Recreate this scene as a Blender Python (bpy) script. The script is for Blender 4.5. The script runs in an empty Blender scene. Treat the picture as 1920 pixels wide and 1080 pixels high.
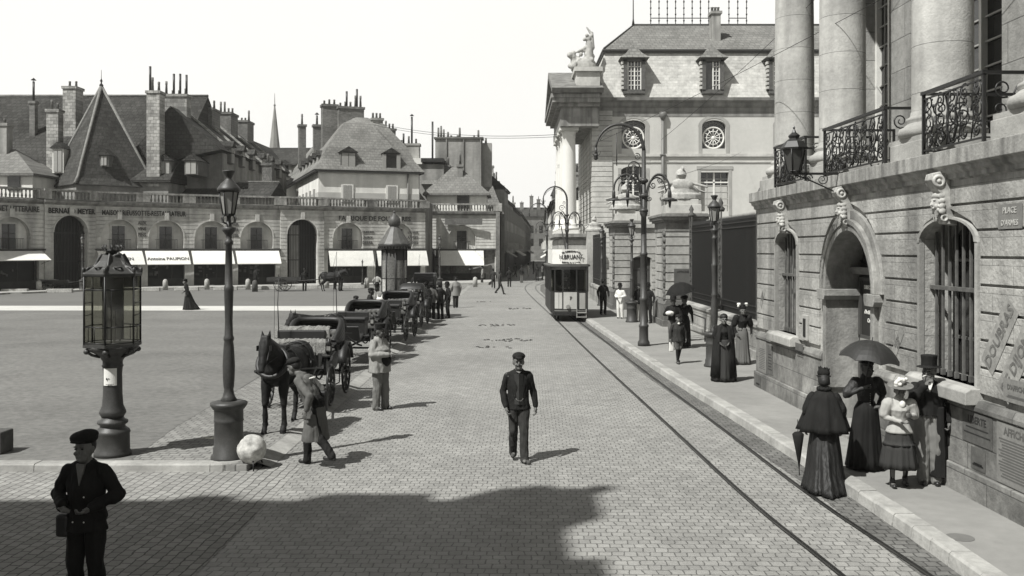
import bpy, bmesh, math, random
from math import sin, cos, pi, radians, sqrt, atan2, tan
from mathutils import Vector, Matrix, Euler, noise

# ------------------------------------------------------------------ scene, camera, sky, sun, exposure
S = bpy.context.scene
C = S.collection
FPX, HX, HY, EYE = 1750.0, 960.0, 468.0, 3.35      # focal length / principal point in photo pixels, eye height
cam_d = bpy.data.cameras.new('camera'); cam = bpy.data.objects.new('camera', cam_d); C.objects.link(cam)
cam.location = (0, 0, EYE); cam.rotation_euler = (pi/2, 0, 0)
cam_d.sensor_width = 36; cam_d.lens = 36*FPX/1920; cam_d.shift_y = (HY-540)/1920
cam_d.clip_start = 0.1; cam_d.clip_end = 5000
S.camera = cam

SUN_DIR = Vector((0.73, 0.68, 0)).normalized()      # the way the shadows fall on the ground
SUN_EL = radians(53)
W = bpy.data.worlds.new('World'); S.world = W; W.use_nodes = True
nt = W.node_tree; nt.nodes.clear()
sky = nt.nodes.new('ShaderNodeTexSky'); sky.sky_type = 'NISHITA'; sky.sun_disc = False
sky.sun_elevation = SUN_EL; sky.sun_rotation = atan2(-SUN_DIR.x, -SUN_DIR.y)
sky.dust_density = 3.0; sky.air_density = 1.3
bw = nt.nodes.new('ShaderNodeRGBToBW'); nt.links.new(sky.outputs[0], bw.inputs[0])
tcw = nt.nodes.new('ShaderNodeTexCoord'); sep = nt.nodes.new('ShaderNodeSeparateXYZ'); nt.links.new(tcw.outputs['Generated'], sep.inputs[0])
mr = nt.nodes.new('ShaderNodeMapRange'); mr.interpolation_type = 'SMOOTHSTEP'
mr.inputs['From Min'].default_value = 0.30; mr.inputs['From Max'].default_value = 0.62
mr.inputs['To Min'].default_value = 1.0; mr.inputs['To Max'].default_value = 0.0
nt.links.new(sep.outputs['Z'], mr.inputs['Value'])
# hazy bright band above the roofs, clear darker sky overhead; a monochrome plate
nz = nt.nodes.new('ShaderNodeTexNoise'); nz.inputs['Scale'].default_value = 2.2; nz.inputs['Detail'].default_value = 4
nt.links.new(tcw.outputs['Generated'], nz.inputs['Vector'])
nzm = nt.nodes.new('ShaderNodeMapRange'); nzm.inputs['To Min'].default_value = 5.5; nzm.inputs['To Max'].default_value = 6.2
nt.links.new(nz.outputs[0], nzm.inputs['Value'])
m1 = nt.nodes.new('ShaderNodeMath'); m1.operation = 'MULTIPLY'
nt.links.new(mr.outputs[0], m1.inputs[0]); nt.links.new(nzm.outputs[0], m1.inputs[1])
m2 = nt.nodes.new('ShaderNodeMath'); m2.operation = 'MULTIPLY'; m2.inputs[1].default_value = 0.36
nt.links.new(bw.outputs[0], m2.inputs[0])
m3 = nt.nodes.new('ShaderNodeMath'); m3.operation = 'MAXIMUM'
nt.links.new(m1.outputs[0], m3.inputs[0]); nt.links.new(m2.outputs[0], m3.inputs[1])
tint = nt.nodes.new('ShaderNodeVectorMath'); tint.operation = 'SCALE'; tint.inputs[0].default_value = (1.0, 0.992, 0.955)
nt.links.new(m3.outputs[0], tint.inputs['Scale'])
bg = nt.nodes.new('ShaderNodeBackground'); bg.inputs[1].default_value = 0.10
out = nt.nodes.new('ShaderNodeOutputWorld')
nt.links.new(tint.outputs[0], bg.inputs[0]); nt.links.new(bg.outputs[0], out.inputs[0])

sd = bpy.data.lights.new('sun', 'SUN'); sd.energy = 4.2; sd.angle = radians(0.6); sd.color = (1, 0.992, 0.965)
sun = bpy.data.objects.new('sun', sd); C.objects.link(sun)
sdir = Vector((SUN_DIR.x*cos(SUN_EL), SUN_DIR.y*cos(SUN_EL), -sin(SUN_EL)))
sun.rotation_euler = sdir.to_track_quat('-Z', 'Y').to_euler(); sun.location = (-20, -20, 40)
S.view_settings.view_transform = 'Standard'; S.view_settings.look = 'None'
S.view_settings.exposure = 0.83; S.view_settings.gamma = 1.0

# ------------------------------------------------------------------ surveying: photo pixel -> place
def G(x, y, z=0.0):                      # a point seen at (x, y) lying at height z
    s = (y-HY)/(EYE-z)
    return Vector(((x-HX)/s, FPX/s, z))
def PX(x, Y): return (x-HX)*Y/FPX        # world X of column x at distance Y
def PZ(y, Y): return EYE-(y-HY)*Y/FPX    # world Z of row y at distance Y

# ------------------------------------------------------------------ materials (procedural, monochrome plate tones)
MATS = {}
def mat(name, g, rough=0.85, n1=None, n2=None, bump=None, metal=0.0, spec=0.3, stretch=None, brick=None, coord='Object', wave=None, streak=None, tint_=(1.0, 0.992, 0.935)):
    """g grey; n1/n2=(scale, amount) noises multiply the grey; bump=(scale,strength);
    brick=(w,h,mortar,dark,plane) mortar pattern; wave=(scale,strength,axis) fold/pleat bump; streak=(scale,amount) vertical weathering"""
    if name in MATS: return MATS[name]
    g = g*.72 if g < .6 else g*.80
    m = bpy.data.materials.new(name); m.use_nodes = True; N = m.node_tree; N.nodes.clear(); L = N.links.new
    def nd(t, **k):
        n = N.nodes.new(t)
        for a, v in k.items(): setattr(n, a, v)
        return n
    def mth(op, a, b):
        n = nd('ShaderNodeMath', operation=op)
        for i, v in enumerate((a, b)):
            if isinstance(v, (int, float)): n.inputs[i].default_value = v
            elif v is not None: L(v, n.inputs[i])
        return n.outputs[0]
    o = nd('ShaderNodeOutputMaterial'); b = nd('ShaderNodeBsdfPrincipled'); L(b.outputs[0], o.inputs[0])
    b.inputs['Roughness'].default_value = rough; b.inputs['Metallic'].default_value = metal
    b.inputs['Specular IOR Level'].default_value = spec
    tc = nd('ShaderNodeTexCoord'); vec = tc.outputs[coord]
    if stretch:
        mp = nd('ShaderNodeMapping'); mp.inputs['Scale'].default_value = stretch; L(vec, mp.inputs[0]); vec = mp.outputs[0]
    val = None
    def mul(v):
        nonlocal val
        val = v if val is None else mth('MULTIPLY', val, v)
    for nn in (n1, n2):
        if nn:
            t = nd('ShaderNodeTexNoise'); t.inputs['Scale'].default_value = nn[0]; t.inputs['Detail'].default_value = 6; t.inputs['Roughness'].default_value = 0.62
            L(vec, t.inputs['Vector'])
            r = nd('ShaderNodeMapRange'); r.inputs['From Min'].default_value = 0.28; r.inputs['From Max'].default_value = 0.72
            r.inputs['To Min'].default_value = 1-nn[1]; r.inputs['To Max'].default_value = 1+nn[1]; L(t.outputs[0], r.inputs[0]); mul(r.outputs[0])
    if streak:
        mp = nd('ShaderNodeMapping'); mp.inputs['Scale'].default_value = (1, 1, 0.12); L(tc.outputs[coord], mp.inputs[0])
        t = nd('ShaderNodeTexNoise'); t.inputs['Scale'].default_value = streak[0]; t.inputs['Detail'].default_value = 5; L(mp.outputs[0], t.inputs['Vector'])
        r = nd('ShaderNodeMapRange'); r.inputs['From Min'].default_value = 0.42; r.inputs['From Max'].default_value = 0.66
        r.inputs['To Min'].default_value = 1.0; r.inputs['To Max'].default_value = 1-streak[1]; L(t.outputs[0], r.inputs[0]); mul(r.outputs[0])
    hgt = None
    if brick:
        w, h, mo, dark, plane = brick[:5]; var = brick[5] if len(brick) > 5 else 0.22; rot = brick[6] if len(brick) > 6 else 0.0
        dist = brick[7] if len(brick) > 7 else 0.0
        sx = nd('ShaderNodeSeparateXYZ'); L(tc.outputs[coord], sx.inputs[0])
        cx = nd('ShaderNodeCombineXYZ')
        a, c = {'xy': (0, 1), 'xz': (0, 2), 'yz': (1, 2)}[plane]
        L(sx.outputs[a], cx.inputs[0]); L(sx.outputs[c], cx.inputs[1]); v2 = cx.outputs[0]
        if dist:
            t = nd('ShaderNodeTexNoise'); t.inputs['Scale'].default_value = 3.6; t.inputs['Detail'].default_value = 6; t.inputs['Roughness'].default_value = .6; L(v2, t.inputs['Vector'])
            vm = nd('ShaderNodeVectorMath', operation='SUBTRACT'); L(t.outputs['Color'], vm.inputs[0]); vm.inputs[1].default_value = (0.5, 0.5, 0.5)
            vs = nd('ShaderNodeVectorMath', operation='SCALE'); L(vm.outputs[0], vs.inputs[0]); vs.inputs['Scale'].default_value = dist
            va = nd('ShaderNodeVectorMath', operation='ADD'); L(v2, va.inputs[0]); L(vs.outputs[0], va.inputs[1]); v2 = va.outputs[0]
        if rot:
            mp = nd('ShaderNodeMapping'); mp.inputs['Rotation'].default_value = (0, 0, rot); L(v2, mp.inputs[0]); v2 = mp.outputs[0]
        br = nd('ShaderNodeTexBrick'); L(v2, br.inputs['Vector']); br.inputs['Scale'].default_value = 1.0
        br.inputs['Brick Width'].default_value = w; br.inputs['Row Height'].default_value = h; br.inputs['Mortar Size'].default_value = mo
        br.inputs['Mortar Smooth'].default_value = 0.4; br.inputs['Bias'].default_value = 0.0
        br.inputs['Color1'].default_value = (1-var,)*3+(1,); br.inputs['Color2'].default_value = (1+var,)*3+(1,); br.inputs['Mortar'].default_value = (dark,)*3+(1,)
        bb = nd('ShaderNodeRGBToBW'); L(br.outputs[0], bb.inputs[0]); mul(bb.outputs[0])
        hgt = mth('SUBTRACT', 1.0, br.outputs['Fac'])
    vg = mth('MULTIPLY', val, g) if val is not None else g
    cc = nd('ShaderNodeVectorMath', operation='SCALE'); cc.inputs[0].default_value = tint_
    if isinstance(vg, (int, float)): cc.inputs['Scale'].default_value = vg
    else: L(vg, cc.inputs['Scale'])
    L(cc.outputs[0], b.inputs['Base Color'])
    norm = None
    if bump:
        t = nd('ShaderNodeTexNoise'); t.inputs['Scale'].default_value = bump[0]; t.inputs['Detail'].default_value = 7; L(vec, t.inputs['Vector'])
        bn = nd('ShaderNodeBump'); bn.inputs['Strength'].default_value = bump[1]; bn.inputs['Distance'].default_value = bump[2] if len(bump) > 2 else 0.02
        L(t.outputs[0], bn.inputs['Height']); norm = bn.outputs[0]
    if hgt is not None:
        bn = nd('ShaderNodeBump'); bn.inputs['Strength'].default_value = 0.8; bn.inputs['Distance'].default_value = max(0.008, mo*0.8); L(hgt, bn.inputs['Height'])
        if norm: L(norm, bn.inputs['Normal'])
        norm = bn.outputs[0]
    if wave:
        mp = nd('ShaderNodeMapping'); mp.inputs['Scale'].default_value = {'z': (1, 1, 0.10), 'x': (0.1, 1, 1), 'n': (1, 1, 1)}[wave[2]]; L(tc.outputs[coord], mp.inputs[0])
        t = nd('ShaderNodeTexNoise'); t.inputs['Scale'].default_value = wave[0]; t.inputs['Detail'].default_value = 2; L(mp.outputs[0], t.inputs['Vector'])
        bn = nd('ShaderNodeBump'); bn.inputs['Strength'].default_value = wave[1]; bn.inputs['Distance'].default_value = 0.05; L(t.outputs[0], bn.inputs['Height'])
        if norm: L(norm, bn.inputs['Normal'])
        norm = bn.outputs[0]
    if norm: L(norm, b.inputs['Normal'])
    MATS[name] = m
    return m

M_STONE   = mat('limestone', 0.42, n1=(0.45, .5), n2=(9, .22), bump=(16, .6, .03), streak=(1.6, .50), brick=(.95, .35, .006, .72, 'xz', .10))
M_STONE_P = mat('limestone_plain', 0.42, n1=(1.1, .28), n2=(12, .12), bump=(30, .3), streak=(2.2, .35))
M_PLINTH  = mat('plinth_stone', 0.24, n1=(0.9, .5), n2=(8, .3), bump=(25, .5), streak=(1.8, .45), brick=(1.1, .42, .010, .55, 'xz', .16))
M_COLUMN  = mat('column_stone', 0.52, n1=(0.7, .30), n2=(10, .14), bump=(26, .35), streak=(2.5, .3), brick=(60, .71, .007, .55, 'xz', .07, 0, .012))
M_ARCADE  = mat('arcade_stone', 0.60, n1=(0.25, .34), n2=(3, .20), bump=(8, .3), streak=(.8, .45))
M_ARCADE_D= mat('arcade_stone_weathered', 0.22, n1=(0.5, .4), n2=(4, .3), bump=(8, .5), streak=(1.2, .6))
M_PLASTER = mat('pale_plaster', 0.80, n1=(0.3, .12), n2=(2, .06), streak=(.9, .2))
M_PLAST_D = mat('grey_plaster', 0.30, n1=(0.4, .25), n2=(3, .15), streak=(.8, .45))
M_WING    = mat('wing_render', 0.595, n1=(0.15, .10), n2=(3, .06), streak=(.5, .12))
M_WING_S  = mat('wing_quoin_stone', 0.56, n1=(0.5, .2), n2=(4, .12), streak=(.8, .25))
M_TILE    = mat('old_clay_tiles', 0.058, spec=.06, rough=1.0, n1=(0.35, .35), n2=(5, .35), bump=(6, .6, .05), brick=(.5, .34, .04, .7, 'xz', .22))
M_TILE_L  = mat('slate_roof_sunlit', 0.20, spec=.1, n1=(0.5, .2), n2=(6, .2), bump=(6, .4, .04), brick=(.4, .28, .03, .75, 'xz', .15))  # roof covering with a lighter tone of its own
M_TILE_P  = mat('pale_mansard_slates', 0.50, n1=(0.8, .16), n2=(3, .22), brick=(.4, .22, .012, .86, 'xz', .10), bump=(6, .3, .03))
M_CHIM    = mat('chimney_brick', 0.17, n1=(0.8, .35), n2=(6, .25), brick=(.3, .12, .012, .8, 'xz', .2))
M_CHIM_L  = mat('pale_chimney_stone', 0.33, n1=(0.9, .35), n2=(6, .25), brick=(.5, .3, .02, .5, 'xz', .3))
M_CHIM_S  = mat('chimney_stucco', 0.33, n1=(0.4, .3), n2=(3, .15), streak=(.7, .5))
M_IRON    = mat('black_iron', 0.018, rough=.45, spec=.4, n1=(9, .3))
M_CAST    = mat('cast_iron_paint', 0.050, rough=.5, spec=.4, n1=(5, .25), n2=(40, .15), bump=(60, .15))
M_DGREEN  = mat('dark_paint', 0.030, rough=.5, n1=(3, .25))
M_GLASS   = mat('dark_window_glass', 0.02, rough=.12, spec=.6)
M_LGLASS  = mat('lamp_glass', 0.30, rough=.2, spec=.6, n1=(4, .3))
M_WHITEP  = mat('white_paint', 0.72, rough=.6, n1=(4, .08))
M_SHUT    = mat('grey_shutter', 0.34, rough=.7, n1=(3, .15), stretch=(1, 1, 8))
M_AWNING  = mat('white_awning_canvas', 0.72, n1=(.8, .10), n2=(6, .08), wave=(3, .25, 'z'))
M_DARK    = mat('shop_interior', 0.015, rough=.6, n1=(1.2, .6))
M_WOODD   = mat('dark_wood', 0.035, rough=.6, n1=(2, .3), stretch=(6, 6, 1))
M_PAPER   = mat('paper', 0.75, n1=(6, .06))
M_PRINT   = mat('printed_poster', 0.20, n1=(14, .45), n2=(40, .4))
M_PRINT_D = mat('dark_printed_poster', 0.12, n1=(12, .5), n2=(45, .5))
M_INK     = mat('black_lettering', 0.02)
M_LETG    = mat('faded_lettering', 0.065, n1=(6, .4))
M_LETW    = mat('white_lettering', 0.70)
M_SKIN    = mat('skin', 0.15, rough=.6, n1=(14, .12))
M_SKIN_D  = mat('shaded_skin', 0.09, rough=.6)
M_HAIR    = mat('dark_hair', 0.02, rough=.6, n1=(20, .4))
M_BLACK   = mat('black_cloth', 0.017, rough=.85, n1=(4, .3), wave=(10, .5, 'z'), spec=.15)
M_DCLOTH  = mat('dark_grey_cloth', 0.040, rough=.9, n1=(4, .2), wave=(9, .45, 'z'), spec=.15)
M_MCLOTH  = mat('mid_grey_cloth', 0.115, rough=.9, n1=(4, .2), wave=(8, .5, 'z'), spec=.15)
M_LCLOTH  = mat('light_linen', 0.34, rough=.9, n1=(4, .15), wave=(8, .5, 'z'), spec=.15)
M_WCLOTH  = mat('white_cotton', 0.66, rough=.9, n1=(4, .08), wave=(8, .4, 'z'), spec=.15)
M_LEATHER = mat('black_leather', 0.015, rough=.55, spec=.5, n1=(5, .3))
M_LACQ    = mat('carriage_lacquer', 0.018, rough=.42, spec=.6, n1=(3, .2))
M_UPHOL   = mat('worn_upholstery', 0.10, rough=.8, n1=(5, .4), bump=(14, .6, .02))
M_STRAW   = mat('straw_rug', 0.22, n1=(9, .4), n2=(50, .5), bump=(50, .9, .02))
M_HORSE   = mat('bay_horse_coat', 0.013, rough=.7, spec=.25, n1=(3, .35))
M_HORSE_B = mat('brown_horse_coat', 0.055, rough=.5, spec=.35, n1=(3, .35))
M_HORSE_W = mat('grey_horse_coat', 0.45, rough=.6, n1=(4, .3))
M_BOLL    = mat('bollard_stone', 0.40, n1=(5, .35), n2=(20, .2), bump=(30, .4))
M_BALL    = mat('whitewashed_stone', 0.56, n1=(3, .45), n2=(12, .25), bump=(22, .4))
M_STEEL   = mat('worn_steel', 0.035, rough=.45, metal=.3, n1=(3, .3))
M_RAILTOP = mat('polished_rail', 0.075, rough=.35, metal=.4, n1=(3, .3))
M_TRAMP   = mat('pale_tram_panel', 0.50, rough=.45, n1=(2, .12))

# ground materials
M_GROUND  = mat('packed_earth', 0.20, n1=(0.02, .15), n2=(.6, .12), coord='Object')
M_SETTS   = mat('street_setts', 0.300, rough=.62, spec=.5, n1=(0.30, .17), n2=(3.1, .17), bump=(26, .7, .014), brick=(.138, .142, .0080, .42, 'xy', .11, 0.02, .12), coord='Object')
M_SETTS_D = mat('side_setts', 0.295, n1=(0.2, .12), n2=(1.3, .12), bump=(22, .6, .014), brick=(.175, .128, .010, .32, 'xy', .14, radians(91), .09), coord='Object')
M_SETTS_S = mat('cab_rank_setts', 0.255, n1=(0.25, .16), n2=(2, .14), bump=(22, .6, .014), brick=(.17, .14, .012, .45, 'xy', .18, 0.03, .10), coord='Object')
M_ASPH    = mat('square_asphalt', 0.172, rough=.8, spec=.3, n1=(0.22, .22), n2=(7, .30), bump=(40, .6, .010), stretch=(1, 1.3, 1))
M_PATH    = mat('pale_footpath', 0.58, n1=(0.3, .10), n2=(2, .06))
M_PAVE    = mat('asphalt_pavement', 0.27, n1=(0.7, .14), n2=(5, .09), bump=(35, .4, .006))
M_KERB    = mat('kerb_stone', 0.38, n1=(1.3, .3), n2=(9, .15), bump=(18, .5))
M_FARPAVE = mat('far_pavement', 0.40, n1=(.4, .15))
# ------------------------------------------------------------------ mesh helpers
class MB:
    def __init__(s): s.v = []; s.f = []; s.sm = []
    def add(s, vs, fs, smooth=False, M=None):
        o = len(s.v)
        s.v += [tuple(M @ Vector(p)) if M else tuple(p) for p in vs]
        s.f += [tuple(o+i for i in f) for f in fs]; s.sm += [smooth]*len(fs); return s
    def box(s, x0, x1, y0, y1, z0, z1, M=None):
        return s.add([(x0,y0,z0),(x1,y0,z0),(x1,y1,z0),(x0,y1,z0),(x0,y0,z1),(x1,y0,z1),(x1,y1,z1),(x0,y1,z1)],
                     [(0,3,2,1),(4,5,6,7),(0,1,5,4),(1,2,6,5),(2,3,7,6),(3,0,4,7)], False, M)
    def cbox(s, c, sz, M=None):
        x, y, z = c; a, b, d = sz[0]/2, sz[1]/2, sz[2]/2
        return s.box(x-a, x+a, y-b, y+b, z-d, z+d, M)
    def lathe(s, prof, n=20, c=(0,0,0), M=None, smooth=True, sq=(1,1), caps=True):
        vs = []; k = len(prof)
        for r, z in prof:
            for i in range(n):
                a = 2*pi*i/n; vs.append((c[0]+r*cos(a)*sq[0], c[1]+r*sin(a)*sq[1], c[2]+z))
        fs = [(j*n+i, j*n+(i+1) % n, (j+1)*n+(i+1) % n, (j+1)*n+i) for j in range(k-1) for i in range(n)]
        s.add(vs, fs, smooth, M)
        if caps:
            o = len(s.v)-len(vs)
            s.f.append(tuple(o+i for i in reversed(range(n)))); s.f.append(tuple(o+(k-1)*n+i for i in range(n))); s.sm += [False, False]
        return s
    def rings(s, rings, smooth=True, caps=True, closed=True):     # rings: list of equal-length point lists
        n = len(rings[0]); o = len(s.v)
        for r in rings: s.v += [tuple(p) for p in r]
        m = n if closed else n-1
        fs = [(o+j*n+i, o+j*n+(i+1) % n, o+(j+1)*n+(i+1) % n, o+(j+1)*n+i) for j in range(len(rings)-1) for i in range(m)]
        s.f += fs; s.sm += [smooth]*len(fs)
        if caps and closed:
            s.f.append(tuple(o+i for i in reversed(range(n)))); s.f.append(tuple(o+(len(rings)-1)*n+i for i in range(n))); s.sm += [False]*2
        return s
    def tube(s, pts, r, n=8, smooth=True):
        pts = [Vector(p) for p in pts]; rs = r if isinstance(r, (list, tuple)) else [r]*len(pts)
        rr = []; up = None
        for i, p in enumerate(pts):
            d = (pts[min(i+1, len(pts)-1)]-pts[max(i-1, 0)])
            d = d.normalized() if d.length > 1e-9 else Vector((0,0,1))
            if up is None:
                up = Vector((0,0,1)) if abs(d.z) < .9 else Vector((1,0,0))
            a = d.cross(up)
            if a.length < 1e-4: a = d.cross(Vector((1,0,0)))
            a.normalize(); b = a.cross(d).normalized(); up = b
            rr.append([p+(a*cos(2*pi*k/n)+b*sin(2*pi*k/n))*rs[i] for k in range(n)])
        return s.rings(rr, smooth)
    def cone(s, p0, p1, r0, r1, n=12):                    # capsule with round ends
        p0 = Vector(p0); p1 = Vector(p1); d = p1-p0; L = d.length
        if L < 1e-6: return s.ball(p0, (r0,)*3)
        M = Matrix.Translation(p0) @ d.to_track_quat('Z', 'Y').to_matrix().to_4x4()
        prof = [(r0*sin(a)+1e-4, -r0*cos(a)) for a in (0.05, .5, 1.0)]+[(r0, 0), (r1, L)]+[(r1*cos(a)+1e-4, L+r1*sin(a)) for a in (.5, 1.0, 1.5)]
        return s.lathe(prof, n, M=M)
    def ball(s, c, r, n=14, m=9, M=None, rot=None):
        if not isinstance(r, (tuple, list)): r = (r,)*3
        T = Matrix.Translation(Vector(c)) @ (Euler(rot).to_matrix().to_4x4() if rot else Matrix()) @ Matrix.Diagonal((r[0], r[1], r[2], 1))
        if M: T = M @ T
        return s.lathe([(max(1e-3, sin(pi*j/m)), -cos(pi*j/m)) for j in range(m+1)], n, M=T)
    def torus(s, c, R, r, axis='x', n=28, k=8, arc=(0, 2*pi), rot=None):
        full = abs(arc[1]-arc[0]-2*pi) < 1e-6; pts = []
        for i in range(n+(0 if full else 1)):
            a = arc[0]+(arc[1]-arc[0])*i/n; ring = []
            for j in range(k):
                b = 2*pi*j/k; q = R+r*cos(b); w = r*sin(b)
                p = {'x': (w, q*cos(a), q*sin(a)), 'y': (q*cos(a), w, q*sin(a)), 'z': (q*cos(a), q*sin(a), w)}[axis]
                ring.append(Vector(c)+(rot @ Vector(p) if rot else Vector(p)))
            pts.append(ring)
        if full: pts.append(pts[0])
        return s.rings(pts, True, caps=not full)
    def prism(s, poly, t0, t1, plane='xz'):               # poly: 2-D outline, extruded from t0 to t1 on the third axis
        def P(a, b, t): return {'xz': (a, t, b), 'xy': (a, b, t), 'yz': (t, a, b)}[plane]
        n = len(poly); vs = [P(a, b, t0) for a, b in poly]+[P(a, b, t1) for a, b in poly]
        return s.add(vs, [tuple(range(n)), tuple(range(2*n-1, n-1, -1))]+[(i, i+n, (i+1) % n+n, (i+1) % n) for i in range(n)])
    def mesh(s, name, fix=True):
        me = bpy.data.meshes.new(name); me.from_pydata(s.v, [], s.f)
        me.polygons.foreach_set('use_smooth', s.sm)
        if fix:
            b = bmesh.new(); b.from_mesh(me); bmesh.ops.recalc_face_normals(b, faces=b.faces); b.to_mesh(me); b.free()
        me.update(); return me
    def build(s, name, m, parent=None, bevel=0, **k):
        me = s.mesh(name)
        o = bpy.data.objects.new(name, me); C.objects.link(o); me.materials.append(m)
        if parent: o.parent = parent
        if bevel:
            b = o.modifiers.new('bevel', 'BEVEL'); b.width = bevel; b.segments = 2; b.limit_method = 'ANGLE'; b.angle_limit = radians(40)
        for a, v in k.items(): o[a] = v
        return o
def thing(name, label, cat, loc=(0,0,0), rz=0, group=None):
    o = bpy.data.objects.new(name, None); C.objects.link(o); o.empty_display_size = .2
    o.location = loc; o.rotation_euler = (0, 0, rz); o['label'] = label; o['category'] = cat
    if group: o['group'] = group
    return o
def tag(o, label, cat, group=None):
    o['label'] = label; o['category'] = cat
    if group: o['group'] = group
    return o
def struct(o): o['kind'] = 'structure'; return o
def kids(o): return [c for c in C.objects if c.parent == o]
CH = {}
def copy_tree(o, loc=None, rz=None, label=None, group=None, parent=None, skip=()):
    c = o.copy(); C.objects.link(c)
    if parent: c.parent = parent
    if loc is not None: c.location = loc
    if rz is not None: c.rotation_euler = (0, 0, rz)
    if label: c['label'] = label
    if group: c['group'] = group
    for ch in list(o.children):
        if ch.name.split('.')[0] in skip: continue
        copy_tree(ch, parent=c)
    return c
def solidify(mb, name, voxel, smooth=3, dec=None):
    """fuse the overlapping closed shapes of mb into one continuous skin"""
    me = mb.mesh(name+'_raw', fix=False)
    o = bpy.data.objects.new(name+'_tmp', me); C.objects.link(o)
    r = o.modifiers.new('r', 'REMESH'); r.mode = 'VOXEL'; r.voxel_size = voxel; r.use_smooth_shade = True
    if smooth:
        q = o.modifiers.new('s', 'SMOOTH'); q.factor = 0.5; q.iterations = smooth
    if dec:
        d = o.modifiers.new('d', 'DECIMATE'); d.ratio = dec
    dg = bpy.context.evaluated_depsgraph_get()
    m2 = bpy.data.meshes.new_from_object(o.evaluated_get(dg)); m2.name = name
    bpy.data.objects.remove(o); bpy.data.meshes.remove(me)
    for p in m2.polygons: p.use_smooth = True
    m2.materials.clear()
    return m2
def mobj(name, me, m, parent=None, **k):
    o = bpy.data.objects.new(name, me); C.objects.link(o)
    if not me.materials: me.materials.append(m)
    if parent: o.parent = parent
    for a, v in k.items(): o[a] = v
    return o
def text(name, body, size, m, parent, loc, rot=(pi/2, 0, 0), ext=0.004, align='CENTER', sx=1.0, bold=0.0, shear=0.0):
    cu = bpy.data.curves.new(name, 'FONT'); cu.body = body; cu.size = size; cu.extrude = ext; cu.align_x = align; cu.align_y = 'CENTER'
    cu.offset = bold; cu.shear = shear; cu.resolution_u = 2
    t = bpy.data.objects.new(name+'_tmp', cu); C.objects.link(t)
    dg = bpy.context.evaluated_depsgraph_get()
    me = bpy.data.meshes.new_from_object(t.evaluated_get(dg)); bpy.data.objects.remove(t)
    me.materials.clear(); me.materials.append(m); me.name = name
    o = bpy.data.objects.new(name, me); C.objects.link(o); o.parent = parent
    o.location = loc; o.rotation_euler = rot; o.scale = (sx, 1, 1)
    return o
def wall_panel(mb, x0, x1, z0, z1, ops, y=0.0, depth=0.3, n=10):
    """flat wall face in the xz plane at y with openings ops = [(xc, hw, zb, zs, rise)], reveals going back to y+depth"""
    ops = sorted(ops); cur = x0
    def q(a, b, c, d): mb.add([a, b, c, d], [(0, 1, 2, 3)])
    for xc, hw, zb, zs, rise in ops:
        if xc-hw > cur: q((cur, y, z0), (xc-hw, y, z0), (xc-hw, y, z1), (cur, y, z1))
        if zb > z0: q((xc-hw, y, z0), (xc+hw, y, z0), (xc+hw, y, zb), (xc-hw, y, zb)); q((xc-hw, y, zb), (xc+hw, y, zb), (xc+hw, y+depth, zb), (xc-hw, y+depth, zb))
        pts = [(xc-hw*cos(pi*i/n), zs+rise*sin(pi*i/n)) for i in range(n+1)] if rise > 0 else [(xc-hw, zs), (xc+hw, zs)]
        for (a, b), (c, d) in zip(pts, pts[1:]):
            q((a, y, b), (c, y, d), (c, y, z1), (a, y, z1)); q((a, y, b), (a, y+depth, b), (c, y+depth, d), (c, y, d))
        q((xc-hw, y, zb), (xc-hw, y+depth, zb), (xc-hw, y+depth, zs), (xc-hw, y, zs))
        q((xc+hw, y, zb), (xc+hw, y+depth, zb), (xc+hw, y+depth, zs), (xc+hw, y, zs))
        cur = xc+hw
    if cur < x1: q((cur, y, z0), (x1, y, z0), (x1, y, z1), (cur, y, z1))
def courses(mb, x0, x1, z0, z1, h, gap, ops, y, t, marg=0.0):
    """horizontal stone courses standing t proud of y, cut round the openings (ops widened by marg)"""
    z = z0
    while z < z1-0.05:
        a, b = z+gap/2, min(z+h-gap/2, z1)
        edges = [(x0, None)]
        segs = []; cur = [(x0, a), (x0, b)]
        left = [(x0, a), (x0, b)]
        for xc, hw, zb, zs, rise in sorted(ops):
            def half(zz):
                w = hw+marg
                if zz <= zb-marg-1e-6: return None
                if zz <= zs: return w
                k = (zz-zs)/(rise+marg) if rise+marg > 0 else 2
                return w*sqrt(max(0, 1-k*k)) if k < 1 else None
            ha, hb = half(a), half(b)
            if ha is None and hb is None: continue
            if ha is None: ha = hw+marg
            zz = [a+(b-a)*i/3 for i in range(4)]
            hs = [half(q) or 0.0 for q in zz]; hs[0] = ha
            segs.append((left, [(xc-w, q) for w, q in zip(hs, zz)]))
            left = [(xc+w, q) for w, q in zip(hs, zz)]
        segs.append((left, [(x1, a), (x1, b)]))
        for l, r in segs:
            poly = list(l)+list(reversed(r))
            if min(p[0] for p in r)-max(p[0] for p in l) < 0.03 and abs(r[0][0]-l[0][0]) < 0.03: continue
            mb.prism(poly, y-t, y+0.01, 'xz')
        z += h
def arc_bar(mb, xc, zs, r0, r1, y0, y1, n=16, a0=0, a1=pi, ez=1.0):
    pts = []
    for i in range(n+1):
        a = a1+(a0-a1)*i/n
        pts.append([(xc+r*cos(a), yy, zs+r*sin(a)*ez) for r, yy in ((r0, y0), (r1, y0), (r1, y1), (r0, y1))])
    mb.rings(pts, False)
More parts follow.
